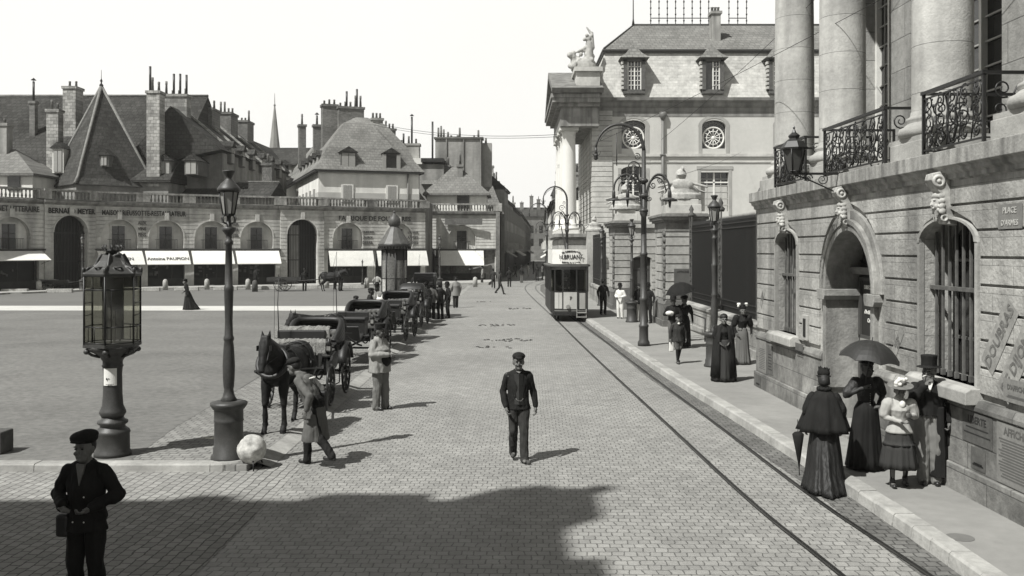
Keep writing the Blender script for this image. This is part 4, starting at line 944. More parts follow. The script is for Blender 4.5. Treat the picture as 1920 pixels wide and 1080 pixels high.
# ------------------------------------------------------------------ the arcades round the square
M_RECESS = mat('arcade_recess_plaster', .66, n1=(.6, .2), n2=(3, .1), streak=(1.2, .3))
M_CORN = mat('arcade_cornice', .24, n1=(.7, .4), n2=(5, .3), streak=(2, .5))
M_BAL = mat('balustrade_stone', .34, n1=(1.2, .35), n2=(6, .3), streak=(3, .4))
B0 = F(0)
arc = thing('arcade_building', 'long curved stone arcade with arched recesses, white awnings and a balustrade round the square', 'building', (B0.x, B0.y, 0))
def put(o, p, rz, base=arc):
    o.location = (p.x-base.location.x, p.y-base.location.y, 0); o.rotation_euler = (0, 0, rz); o.parent = base; return o
ZG = .2
def balusters(mb, x0, x1, y=.15, z=7.38):
    n = max(2, int((x1-x0)/.29))
    for i in range(n):
        x = x0+(x1-x0)*(i+.5)/n
        mb.lathe([(.085, z), (.06, z+.06), (.095, z+.2), (.05, z+.42), (.06, z+.58), (.085, z+.64)], 7, (x, y, 0), caps=False)
def arcade_bay(xa, xb, kind, base=arc, pa=None, pb=None, awn=None, word=None, shop=True, zt=0.0, ledge=True):
    p = pa or F(xa); q = pb or F(xb); d = q-p; L = d.length; rz = atan2(d.y, d.x); xc = L/2
    gate = kind == 'gate'; pr = .16 if gate else 0.0
    hw = 1.38 if gate else 1.42; zs = 4.75 if gate else 4.45
    op = [(xc, hw, ZG if gate else 3.42, zs, hw)]
    mb = MB(); wall_panel(mb, 0, L, 3.3 if not gate else ZG, 7.05, op, -pr, .45+pr, n=14)
    if gate: mb.box(0, .02, -pr, .2, 0, 7.05); mb.box(L-.02, L, -pr, .2, 0, 7.05)
    courses(mb, 0, L, 3.45 if not gate else .4, 6.75, .33, .055, op, -pr, .06, marg=.05)
    arc_bar(mb, xc, zs, hw, hw+.10, -pr-.10, -pr+.02, 14)
    if not gate:
        for a, b in ((0, .38), (L-.38, L)): mb.box(a, b, -.04, .4, 0, 3.3)
    mb.cbox((xc, -pr-.12, zs+hw+.32), (.36, .24, .66))
    put(mb.build('wall', M_ARCADE, base), p, rz, base)
    mb = MB(); mb.prism([(-pr-.05, 6.95), (-pr-.10, 7.05), (-pr-.30, 7.12), (-pr-.34, 7.30), (.6, 7.36), (.6, 6.95)], -.1, L+.1, 'yz'); put(mb.build('cornice', M_CORN, base), p, rz, base)
    mb = MB(); mb.box(0, L, -.05-pr, .45, 7.36, 7.42); mb.box(-.03, L+.03, -.10-pr, .42, 8.04, 8.20); mb.box(-.45, .55, -.08-pr, .42, 7.4, 8.06); mb.box(L-.55, L+.45, -.08-pr, .42, 7.4, 8.06); balusters(mb, .55, L-.55, y=.15-pr)
    put(mb.build('balustrade', M_BAL, base), p, rz, base)
    if gate:
        g = MB().box(xc-hw-.1, xc+hw+.1, 1.6, 1.7, 0, 6.4).build('gateway_depth', M_DARK, base); put(g, p, rz, base)  # near-black panel, the shade inside the arch put into its colour
        mb = MB()
        for i in range(11): x = xc-hw+2*hw*(i+.5)/11; mb.box(x-.02, x+.02, .3, .34, ZG, 4.75+sqrt(max(0, hw**2-(x-xc)**2)) if kind == 'gate' else 5)
        for z in (.5, 2.4, 4.7): mb.box(xc-hw, xc+hw, .3, .34, z-.04, z+.04)
        put(mb.build('iron_gate', M_IRON, base), p, rz, base)
    else:
        put(MB().box(xc-hw-.05, xc+hw+.05, .44, .5, 3.3, zs+hw+.05).build('recess', M_RECESS, base), p, rz, base)
        w = MB().box(xc-.52, xc+.52, .38, .42, 3.42, 5.35).build('window', M_GLASS, base); put(w, p, rz, base)
        mb = MB(); mb.box(xc-.66, xc-.52, .36, .45, 3.42, 5.42); mb.box(xc+.52, xc+.66, .36, .45, 3.42, 5.42); mb.box(xc-.7, xc+.7, .34, .45, 5.35, 5.52); mb.build('frame', M_WING_S, w)
        mb = MB(); mb.box(xc-.03, xc+.03, .35, .38, 3.42, 5.35); mb.box(xc-.52, xc+.52, .35, .38, 4.6, 4.65); mb.build('glazing_bars', M_DGREEN, w)
        mb = MB(); y = -.30
        for i in range(15): x = xc-.85+1.7*i/14; mb.box(x-.012, x+.012, y, y+.02, 3.45, 4.2)
        mb.box(xc-.87, xc+.87, y-.02, y+.03, 4.18, 4.22); mb.box(xc-.87, xc-.85, y, .3, 4.18, 4.22); mb.box(xc+.85, xc+.87, y, .3, 4.18, 4.22)
        put(mb.build('window_railing', M_IRON, base), p, rz, base)
        put(MB().box(0, L, -.36, .42, 3.28, 3.42).build('ledge', mat('shop_fascia', .06, n1=(1, .4)), base), p, rz, base)
        if shop:
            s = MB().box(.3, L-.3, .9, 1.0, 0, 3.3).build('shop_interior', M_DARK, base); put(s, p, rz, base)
            mb = MB(); 
            for x in (.4, L*.34, L*.62, L-.46): mb.box(x, x+.07, .34, .42, ZG, 3.2)
            mb.box(.38, L-.38, .34, .42, ZG, .85); mb.box(.38, L-.38, .34, .42, 2.5, 2.6); mb.build('shopfront', mat('shopfront_paint', .045, n1=(2, .3)), s)
            mb = MB(); random.seed(int(xa)+7)
            for i in range(9): x = random.uniform(.6, L*.6); z = random.uniform(1.0, 2.2); mb.cbox((x, .6, z), (random.uniform(.1, .35), .1, random.uniform(.08, .3)))
            mb.build('window_display', mat('shop_goods', .12, n1=(3, .6)), s)
        if awn:
            a0, a1, out, zb = awn
            n = 14; rr = []
            for i in range(n+1):
                x = a0+(a1-a0)*i/n; sag = .03*sin(i*2.1)
                rr.append([(x, -.40, 3.24), (x, -.40-out*.5, 3.24-(3.24-zb)*.46+sag*.3), (x, -.40-out, zb), (x, -.40-out, zb-.06), (x, -.40-out+.03, zb-.03), (x, -.38-out*.5, 3.20-(3.24-zb)*.46+sag*.3), (x, -.38, 3.20)])
            aw = MB().rings(rr, False).build('awning', M_AWNING, base); put(aw, p, rz, base)
            mb = MB()
            for x in (a0+.04, a1-.04): mb.tube([(x, -.36, 2.2), (x, -.38-out, zb-.02)], .02, 5)
            mb.tube([(a0, -.38-out, zb-.04), (a1, -.38-out, zb-.04)], .022, 6); mb.build('awning_frame', M_IRON, aw)
            if word:
                ang = atan2(3.24-zb, out)
                text('lettering', word, .46, M_LETG, aw, ((a0+a1)/2, -.40-out*.66, 3.24-(3.24-zb)*.63+.03), rot=(ang, 0, 0), ext=.004, bold=.012, sx=.95)
    return p, rz, L
bays = [(-205, -120, 'win', None, None), (-120, -45, 'win', None, None), (-45, 82, 'win', 'A', None), (82, 178, 'gate', None, None), (178, 268, 'win', 'B', 'COSPEEN'), (268, 355, 'win', 'B', 'Antoine PAUPION'), (355, 438, 'win', 'B', None), (438, 525, 'win', 'B', None), (525, 607, 'gate', None, None), (607, 697, 'win', 'C', None), (697, 797, 'win', 'C', None)]
BP = {}
for xa, xb, k, aw, word in bays:
    if xa < -45:
        s = 24.9-(xa+40)*-.016
    d = (F(xb)-F(xa)).length if xa >= -120 else 4
    cfg = {'A': (.2, d-.35, 1.5, 2.55), 'B': (.1, d-.18, 1.15, 2.12), 'C': (.35, d-.02, .65, 1.85), None: None}[aw]
    if xa < -120: continue
    BP[xa] = arcade_bay(xa, xb, k, awn=cfg, word=word)
def bay_text(xa, xb, word, z, size, m=M_LETG, dx=0, sx=1.0, y=-.09, base=arc, name='lettering'):
    p = F(xa); q = F(xb); d = q-p; rz = atan2(d.y, d.x)
    o = text(name, word, size, m, base, (0, 0, 0), rot=(pi/2, 0, rz), bold=.015, sx=sx, ext=.01)
    c = p.lerp(q, .5)+Vector((sin(rz), -cos(rz)))*(-y)
    o.location = (c.x-base.location.x, c.y-base.location.y, z); return o
bay_text(-45, 84, 'CABINET LITTERAIRE', 6.5, .62, y=-.12, sx=.72)
bay_text(84, 178, 'BERNARD MEYER', 6.45, .60, y=-.28, sx=.82, m=mat('strong_lettering', .03, n1=(6, .3)))
bay_text(180, 357, 'MAISON RIEUSSOTTE-RESTAURATEUR', 6.42, .60, y=-.12, sx=.66, m=MATS['strong_lettering'])
bay_text(604, 797, 'FABRIQUE DE FOURRURES', 6.28, .60, y=-.12, sx=1.0, m=mat('shaded_lettering', .045))  # lettering in a dark ink
for (xa, xb, words, z0) in ((250, 282, ('AUX', 'VINS', 'FINS'), 5.6), (421, 452, ('DINER', 'LADER', 'HOTEL'), 5.6), (672, 706, ('FOURRURES', 'EN GROS', 'DETAIL'), 5.0), (757, 790, ('LUSTRAGE', 'APPRET', 'GANTS'), 5.0)):
    for i, w in enumerate(words): bay_text(xa, xb, w, z0-.5*i, .38 if len(w) < 7 else .26, y=-.09, sx=.85, m=mat('mid_lettering', .10, n1=(7, .4)))
# body of the arcade building behind its front
back = offs([F(x) for x in range(-120, 801, 46)], -6.0); front = offs([F(x) for x in range(-120, 801, 46)], -1.9)
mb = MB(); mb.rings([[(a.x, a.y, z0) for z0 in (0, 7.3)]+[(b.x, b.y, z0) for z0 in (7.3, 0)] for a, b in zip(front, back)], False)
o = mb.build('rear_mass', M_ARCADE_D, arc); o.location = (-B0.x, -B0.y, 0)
fr2 = offs([F(x) for x in range(-120, 801, 46)], -.1)
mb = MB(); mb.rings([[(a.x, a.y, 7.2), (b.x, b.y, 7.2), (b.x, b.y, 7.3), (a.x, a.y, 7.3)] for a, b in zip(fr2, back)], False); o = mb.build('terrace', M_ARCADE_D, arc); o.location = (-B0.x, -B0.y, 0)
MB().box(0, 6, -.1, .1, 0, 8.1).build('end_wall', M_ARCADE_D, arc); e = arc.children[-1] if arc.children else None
o = [c for c in C.objects if c.name.startswith('end_wall')][0]; put(o, F(797), radians(89)); 
MB().box(1.0, 1.9, .7, 1.2, 0, 5.6).build('open_gate_leaf', mat('sunlit_gate_wood', .34, n1=(2, .3), stretch=(8, 1, 1)), arc); o = [c for c in C.objects if c.name.startswith('open_gate_leaf')][0]; put(o, BP[525][0], BP[525][1])  # pale slab added in place of the pale street view through the arch

# corner pavilion at the mouth of the street
pav = thing('corner_pavilion', 'single-arch stone pavilion with a balustrade and half-shaded awning at the street corner', 'building', (-9.0, 97.6, 0))
PA, PB = Vector((-9.1, 97.6)), Vector((-1.42, 98.4))
arcade_bay(0, 0, 'win', base=pav, pa=PA, pb=PB, awn=(1.4, 6.1, .9, 1.75))
mb = MB(); mb.box(0, 7.72, 1.0, 9, 0, 7.3); mb.box(7.3, 7.72, 0, 9, 0, 7.3); mb.build('rear_mass', M_ARCADE_D, pav); 
mb = MB(); mb.box(7.5, 7.95, -.05, 8, 7.36, 8.2); mb.build('side_parapet', M_BAL, pav)
text('lettering', 'TAILLEUR', .55, mat('fascia_lettering', .16), MB().box(2.0, 5.9, -.16, -.06, 5.95, 6.6).build('sign_board', mat('sign_board_grey', .12), pav), (3.95, -.17, 6.27), sx=1.3)

# ------------------------------------------------------------------ houses behind the arcades
def roof(mb, x0, x1, y0, y1, ze, zr, ra, rb, along='x'):
    v = [(x0, y0, ze), (x1, y0, ze), (x1, y1, ze), (x0, y1, ze), (ra[0], ra[1], zr), (rb[0], rb[1], zr), (x0, y0, ze-.2), (x1, y0, ze-.2), (x1, y1, ze-.2), (x0, y1, ze-.2)]
    if along == 'x': f = [(0, 1, 5, 4), (1, 2, 5), (2, 3, 4, 5), (3, 0, 4)]
    else: f = [(0, 1, 4), (1, 2, 5, 4), (2, 3, 5), (3, 0, 4, 5)]
    return mb.add(v, f+[(6, 9, 8, 7), (0, 6, 7, 1), (1, 7, 8, 2), (2, 8, 9, 3), (3, 9, 6, 0)])
def chimney(par, x, y, w, d, z0, z1, pots, m=None, rz=0, pipes=()):
    """x,y centre in the house's own frame"""
    mb = MB(); M = Matrix.Translation((x, y, 0)) @ Matrix.Rotation(rz, 4, 'Z')
    mb.box(-w/2, w/2, -d/2, d/2, z0, z1-.25, M); mb.box(-w/2-.1, w/2+.1, -d/2-.1, d/2+.1, z1-.25, z1, M)
    c = mb.build('chimney', m or M_CHIM, par)
    if pots:
        random.seed(int(x*31+y*7))
        for i in range(pots):
            px = -w/2+w*(i+.5)/pots; h = random.choice((.45, .6, .9, 1.3)); r = .10
            MB().lathe([(.14, z1), (.10, z1+h*.7), (.12, z1+h*.75), (.11, z1+h)], 8, M @ Vector((px, 0, 0))).build('chimney_pot', M_CHIM, c)
    for (px, h, cap) in pipes:
        mb = MB(); q = M @ Vector((px, 0, 0)); mb.lathe([(.11, z1), (.11, z1+h)], 8, q)
        if cap: mb.lathe([(.26, z1+h+.12), (.02, z1+h+.35)], 8, q); mb.lathe([(.02, z1+h), (.02, z1+h+.15)], 6, q)
        mb.build('stove_pipe', M_IRON, c)
    return c
def dormer(par, x, y, z, w=1.3, h=1.7, M=None, open_=False, deep=2.2, wm=None):
    """little hooded window, its face at (x, y) looking towards -y of the house frame"""
    M = M or Matrix(); T = Matrix.Translation((x, y, z))
    mb = MB(); mb.box(-w/2, w/2, .05, deep, 0, h, M @ T)
    d = mb.build('dormer', wm or mat('dormer_grey', .13, n1=(2, .3)), par)
    mb = MB(); mb.add([(-w/2-.18, -.15, h), (w/2+.18, -.15, h), (0, -.15, h+.6), (-w/2-.18, deep, h), (w/2+.18, deep, h), (0, deep, h+.6)], [(0, 1, 2), (0, 2, 5, 3), (1, 4, 5, 2), (0, 3, 4, 1), (3, 5, 4)], M=M @ T); mb.build('dormer_roof', M_TILE, d)
    if open_:
        MB().box(-w/2+.25, w/2-.25, -.02, .06, .12, h-.1, M @ T).build('pane', M_GLASS, d)
        MB().box(-w/2-.15, -w/2+.25, -.08, -.03, .1, h-.1, M @ T).build('shutter', M_SHUT, d); MB().box(w/2-.25, w/2+.15, -.08, -.03, .1, h-.1, M @ T).build('shutter', M_SHUT, d)
    else:
        MB().box(-w/2+.14, -.03, -.03, .06, .1, h-.1, M @ T).build('shutter', M_SHUT, d); MB().box(.03, w/2-.14, -.03, .06, .1, h-.1, M @ T).build('shutter', M_SHUT, d)
    return d
def house(name, label, loc, rz=0): return thing(name, label, 'house', loc, rz)

# great dark roof on the left
h1 = house('steep_roofed_house', 'house with a huge dark tiled roof and tall chimney stacks behind the left arcade', (0, 0, 0))
xl, xr = PX(-90, 84), PX(345, 88)
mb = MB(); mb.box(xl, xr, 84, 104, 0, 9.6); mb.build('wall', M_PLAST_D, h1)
mb = MB(); zr = PZ(181, 95); xa, xb = PX(-90, 95), PX(322, 95)
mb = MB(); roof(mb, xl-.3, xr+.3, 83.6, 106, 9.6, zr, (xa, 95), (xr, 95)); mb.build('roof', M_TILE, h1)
MB().tube([(xa, 95, zr+.05), (xr, 95, zr+.05)], .16, 6).build('ridge_tiles', M_CHIM, h1)
def hch(par, xp0, xp1, ytop, Y, zb, d, pots, m=None, pipes=()):
    return chimney(par, (PX(xp0, Y)+PX(xp1, Y))/2, Y, PX(xp1, Y)-PX(xp0, Y), d, zb, PZ(ytop, Y), pots, m, 0, pipes)
hch(h1, 92, 114, 206, 85.0, 9, 1.0, 2, M_CHIM_L); hch(h1, 125, 149, 164, 90, 12, 1.6, 2, M_CHIM_L); hch(h1, 58, 68, 190, 89.5, 12, .6, 0, M_CHIM, ((0, 1.9, True),))
hch(h1, 280, 304, 172, 84.6, 9, 1.3, 2, M_CHIM_L, ((-.5, 2.3, False),)); hch(h1, 306, 354, 178, 88.5, 9, 1.2, 4, mat('patchy_stone_stack', .26, n1=(.9, .5), n2=(4, .35), brick=(.7, .4, .02, .6, 'xz', .35)), ((-.2, 2.0, False), (.4, 2.0, False), (1.0, 1.9, False)))
hch(h1, 0, 18, 232, 82.5, 9, 1.0, 1, M_CHIM_S)
dd_ = dormer(h1, PX(104, 83), 83.4, 10.2, 1.0, 2.2, deep=3, wm=M_PLASTER)
for i, (px, py) in enumerate(((345, 345), (395, 345))): dormer(h1, PX(px-40, 84), 84.4, 10.1, 1.2, 1.3, deep=3)
# pyramid-roofed pavilion
h2 = house('pyramid_roofed_house', 'pavilion with a tall pointed pyramid roof of dark tiles behind the arcade', (PX(190, 85), 85, 0))
mb = MB(); hd = 4.9; zb = PZ(346, 80.5); za = PZ(164, 85)
def diam(r, z): return [(0, -r, z), (r, 0, z), (0, r, z), (-r, 0, z)]
mb.rings([diam(hd, 0), diam(hd, zb)], False); mb.build('wall', M_PLAST_D, h2)
mb = MB().rings([diam(hd+.3, zb), diam(hd-.35, zb+.7), diam(hd-.9, zb+1.8), diam(.05, za)], False); mb.build('roof', mat('pyramid_tiles', .070, spec=.06, n1=(.5, .3), n2=(6, .3), bump=(7, .5, .04), brick=(.4, .3, .03, .75, 'xz', .2)), h2)
mb = MB()
for k in range(4):
    pts = [diam(r, z)[k] for r, z in ((hd+.3, zb+.05), (hd-.35, zb+.75), (hd-.9, zb+1.85), (.05, za+.05))]; mb.tube(pts, .13, 5)
mb.build('hip_tiles', mat('hip_tile_pale', .19, n1=(4, .3)), h2); MB().lathe([(.12, za), (.2, za+.2), (.05, za+.4), (.12, za+.6), (.03, za+.8), (.02, za+1.6)], 8).build('finial', M_IRON, h2)
dormer(h2, 1.5, -2.9, zb+1.7, .75, 1.0, deep=1.6)
# small house at the left edge
h0 = house('low_house', 'low house with a hipped lighter tile roof at the left edge above the balustrade', (0, 0, 0))
xl, xr = PX(-80, 80), PX(72, 80); mb = MB(); mb.box(xl, xr-.3, 79.6, 84, 0, PZ(326, 80)); mb.build('wall', M_PLASTER, h0)
mb = MB(); roof(mb, xl, xr, 79.2, 86, PZ(326, 80), PZ(280, 83), (xl+2, 82.8), (PX(28, 82.8), 82.8)); mb.build('roof', M_TILE_L, h0)
w = MB().box(PX(15, 79.6), PX(38, 79.6), 79.5, 79.62, 8.4, 9.6).build('window', M_GLASS, h0)
# row of houses running back from the square
h3 = house('row_of_houses', 'row of narrow houses under one dark receding roof with hooded dormers and brick chimneys', (0, 0, 0))
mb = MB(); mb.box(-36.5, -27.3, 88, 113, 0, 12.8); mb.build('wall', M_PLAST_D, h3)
mb = MB(); v = [(-31.5, 86, 16.6), (-31.5, 122, 16.6), (-26.8, 86, 12.6), (-26.8, 113, 12.6), (-36.5, 86, 10.5), (-36.5, 122, 10.5)]
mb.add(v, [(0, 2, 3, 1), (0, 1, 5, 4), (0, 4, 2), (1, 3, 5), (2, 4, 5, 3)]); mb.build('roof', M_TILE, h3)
for px, yt, w, pp in ((390, 205, 1.7, 4), (425, 213, 1.7, 4), (460, 228, 1.25, 3)):
    Y = 1750*31.3/(960-px); chimney(h3, -31.3, Y, w, 2.6, 12, PZ(yt, Y), pp, M_CHIM, 0)
for k in range(6): 
    Mx = Matrix.Translation((-26.9, 90+k*3.7, 11.6)) @ Matrix.Rotation(pi/2, 4, 'Z'); dormer(h3, 0, 0, 0, 1.1, 1.6, M=Mx, deep=1.6)
for k in range(5): mb = MB(); mb.add([(-31.4, 90+k*5, 16.75), (-26.8, 90+k*5, 12.85), (-26.8, 90.35+k*5, 12.85), (-31.4, 90.35+k*5, 16.75), (-31.4, 90+k*5, 16.5), (-26.8, 90+k*5, 12.6), (-26.8, 90.35+k*5, 12.6), (-31.4, 90.35+k*5, 16.5)], [(0, 1, 2, 3), (4, 7, 6, 5), (0, 4, 5, 1), (2, 6, 7, 3), (0, 3, 7, 4), (1, 5, 6, 2)]); mb.build('party_wall_coping', M_CHIM_L, h3)
hl = house('low_roofed_annex', 'low dark-roofed annex just behind the balustrade with a pale coping line', (0, 0, 0))
mb = MB(); mb.box(PX(340, 86), PX(520, 89), 86.5, 92, 0, 8.4); mb.build('wall', M_PLAST_D, hl); mb = MB(); x0, x1 = PX(335, 86), PX(522, 89); roof(mb, x0, x1, 86.2, 93, 8.3, PZ(342, 89.5), (x0, 89.5), (x1, 89.5)); mb.build('roof', M_TILE, hl)
MB().tube([(x0, 89.5, PZ(341, 89.5)), (x1, 89.5, PZ(341, 89.5))], .1, 6).build('ridge_coping', M_CHIM_L, hl)
chimney(hl, PX(503, 90), 90, .95, .95, 8, PZ(306, 90), 1, mat('ivy_grown_stack', .13, n1=(2, .5), n2=(8, .4)))
# house closing the side street, with the white gable
h4 = house('white_dormer_house', 'dark-roofed house closing the side street, its white attic wall holding one open window', (0, 0, 0))
x0, x1 = PX(470, 126), PX(650, 126); mb = MB(); mb.box(x0, x1, 126, 136, 0, PZ(308, 126)); mb.build('wall', M_PLASTER, h4)
mb = MB(); roof(mb, x0-1, x1+1, 125.2, 138, PZ(308, 126), PZ(277, 131), (x0, 131), (x1, 131)); mb.build('roof', M_TILE, h4)
dormer(h4, PX(535, 125.8), 125.6, PZ(332, 126), 1.5, 1.7, open_=True, deep=3)
MB().box(x0, x1, 125.6, 126.2, PZ(344, 126), PZ(338, 126)).build('gutter_board', M_IRON, h4)
# cream house with the big pale slate roof
h5 = house('cream_house', 'cream plastered house with a broad pale broken roof and two shuttered dormers', (-19.5, 94, 0), radians(19.7))
Wd, Dp, ze = 10.4, 30, 11.2
mb = MB(); mb.box(0, Wd, 0, Dp, 0, ze); mb.build('wall', M_PLASTER, h5)
MB().box(-.02, Wd+.02, -.03, Dp, 0, 9.15).build('lower_wall', mat('buff_plaster', .55, n1=(.5, .15)), h5)
mb = MB(); mb.box(-.45, Wd+.45, -.45, Dp, ze, ze+.22); mb.build('eaves', mat('eaves_dark', .06), h5)
def rr_(i, j, z, k=0): return [(i, j, z), (Wd-i-k, j, z), (Wd-i-k, Dp-j, z), (i, Dp-j, z)]
mb = MB(); mb.rings([rr_(-.5, -.5, ze+.22), rr_(.45, .25, 12.6), rr_(.95, .7, 13.9), rr_(3.0, 2.6, 16.6), rr_(4.6, 4.4, 17.5)], False); mb.build('roof', mat('cream_house_slates', .215, spec=.1, n1=(.4, .28), n2=(5, .22), bump=(6, .4, .04), brick=(.4, .28, .03, .8, 'xz', .12)), h5)
for i, x in enumerate((3.0, 7.4)): dormer(h5, x, -.25, 11.5, 1.6, 1.75, open_=(i == 1), deep=2.4)
for x in (2.9, 7.5):
    w = MB().box(x-.62, x+.62, -.10, 0, 8.2, 10.0).build('window_frame', M_WHITEP, h5); MB().box(x-.42, x-.03, -.13, -.09, 8.3, 9.9).build('shutter', M_SHUT, w); MB().box(x+.03, x+.42, -.13, -.09, 8.3, 9.9).build('shutter', M_SHUT, w)
MB().tube([(9.2, -.1, 11.2), (9.2, -.1, 7)], .1, 6).build('drain_pipe', M_CHIM_S, h5)
Ml = Matrix.Rotation(-pi/2, 4, 'Z')
for k in range(6):
    dormer(h5, 0, 0, 0, 1.1, 1.3, M=Matrix.Translation((.35, 3.2+k*3.0, 11.8)) @ Matrix.Rotation(-pi/2, 4, 'Z'), deep=1.6)
    w = MB().box(-.10, 0, 2.4+k*3, 3.4+k*3, 7.6, 9.6).build('window', M_SHUT, h5)
chimney(h5, 2.0, 6.0, 1.6, 1.3, 14, 18.9, 3, M_CHIM); chimney(h5, 4.1, 5.0, 2.7, 1.3, 15, 18.6, 5, M_CHIM, pipes=((.7, 2.0, False), (-.4, 1.7, False))); chimney(h5, .9, 7.5, .8, .8, 13, 16.9, 1, M_CHIM, pipes=((0, 1.0, True),))
chimney(h5, 6.6, 3.4, 1.15, 1.2, 13, 17.3, 3, M_CHIM_S); chimney(h5, 9.2, 9, 1.2, 1.2, 12, 17.0, 3, M_CHIM); chimney(h5, .6, 18, .8, 1.2, 13, 18.2, 1, M_CHIM)
mb = MB(); mb.box(Wd-.02, Wd+.04, -.02, 8, 0, ze); mb.build('side_wall', M_PLAST_D, h5)
# house between cream house and pavilion
h6 = house('grey_chimneyed_house', 'narrow grey house with a parapet and tall capped stove pipes, right of the cream house', (0, 0, 0))
x0, x1 = PX(735, 105), PX(832, 105); mb = MB(); mb.box(x0, x1, 105, 112, 0, PZ(308, 105)); mb.build('wall', M_PLAST_D, h6)
MB().box(x0, PX(792, 105), 104.7, 112, PZ(308, 105), PZ(297, 105)).build('parapet', M_PLASTER, h6); MB().box(PX(790, 105), x1, 104.6, 112, PZ(304, 105), PZ(297, 105)).build('gutter_board', M_IRON, h6)
hch(h6, 746, 787, 270, 107, 12, 1.4, 3, M_CHIM_S, ((.35, 3.1, True), (-.6, 1.2, False)))
MB().tube([(PX(811, 106), 106, 12), (PX(811, 106), 106, PZ(228, 106))], .12, 6).build('stove_pipe', M_IRON, h6)
MB().add([(PX(790, 104.5), 104.5, PZ(345, 104.5)), (PX(850, 104.5), 104.5, PZ(345, 104.5)), (PX(850, 107), 107, PZ(312, 107)), (PX(795, 107), 107, PZ(312, 107))]+[(PX(790, 107.1), 107.1, PZ(345, 104.5)), (PX(850, 107.1), 107.1, PZ(345, 104.5))], [(0, 1, 2, 3), (0, 3, 4), (1, 5, 2), (4, 3, 2, 5), (0, 4, 5, 1)]).build('lean_to_roof', M_TILE_L, h6)
h8 = house('tall_flue_house', 'tall blank gable wall of chimney flues standing above the corner pavilion', (0, 0, 0))
x0, x1 = PX(816, 110), PX(904, 110); mb = MB(); mb.box(x0, x1, 110, 112, 0, PZ(260, 110)); mb.box(PX(902, 111), PX(922, 111), 111, 113, 0, PZ(268, 111)); mb.box(x0+2, PX(925, 112), 112, 119, 0, 10)
for px in (837, 869, 901): mb.box(PX(px-1, 110), PX(px+1, 110), 109.85, 110, 3, PZ(259, 110))
mb.build('wall', M_CHIM_S, h8); MB().box(x0-.15, x1+.15, 109.8, 112.1, PZ(260, 110), PZ(257, 110)).build('coping', M_CHIM, h8)
random.seed(8)
for px, h in ((822, 1.3), (827, 1.5), (832, 1.1), (840, .8), (846, .4), (858, .4), (862, 1.3), (889, .4), (897, 1.0), (911, .6)): MB().lathe([(.14, 0), (.11, h)], 8, (PX(px, 111), 111, PZ(258, 110)-.0 if px < 905 else PZ(268, 111))).build('chimney_pot', M_CHIM, h8)
mb = MB(); mb.add([(PX(895, 109), 109, 7.5), (PX(945, 109), 109, 7.5), (PX(905, 113), 113, PZ(300, 112)), (PX(890, 113), 113, PZ(300, 112)), (PX(890, 122), 122, 7.5), (PX(945, 122), 122, 7.5)], [(0, 1, 2, 3), (1, 5, 2), (4, 3, 2, 5), (0, 3, 4), (0, 4, 5, 1)]); mb.build('side_roof', M_TILE_L, h8)
h7 = house('small_hipped_house', 'small house with a hipped tile roof directly over the corner pavilion', (0, 0, 0))
x0, x1 = PX(800, 102.5), PX(912, 102.5); mb = MB(); mb.box(x0, x1, 102.5, 108, 0, PZ(363, 102.5)); mb.build('wall', M_PLASTER, h7)
mb = MB(); roof(mb, x0-.4, x1+.4, 102, 109, PZ(363, 102.5), PZ(313, 105), (PX(848, 105), 105), (PX(862, 105), 105)); mb.build('roof', M_TILE_L, h7)
hch(h7, 858, 868, 309, 104.2, 9, .8, 1, M_CHIM_S); hch(h7, 833, 843, 310, 106.5, 9, .8, 2, M_CHIM); MB().box(PX(857, 102.4), PX(880, 102.4), 102.3, 102.5, 7.5, PZ(366, 102.5)).build('window', M_GLASS, h7)

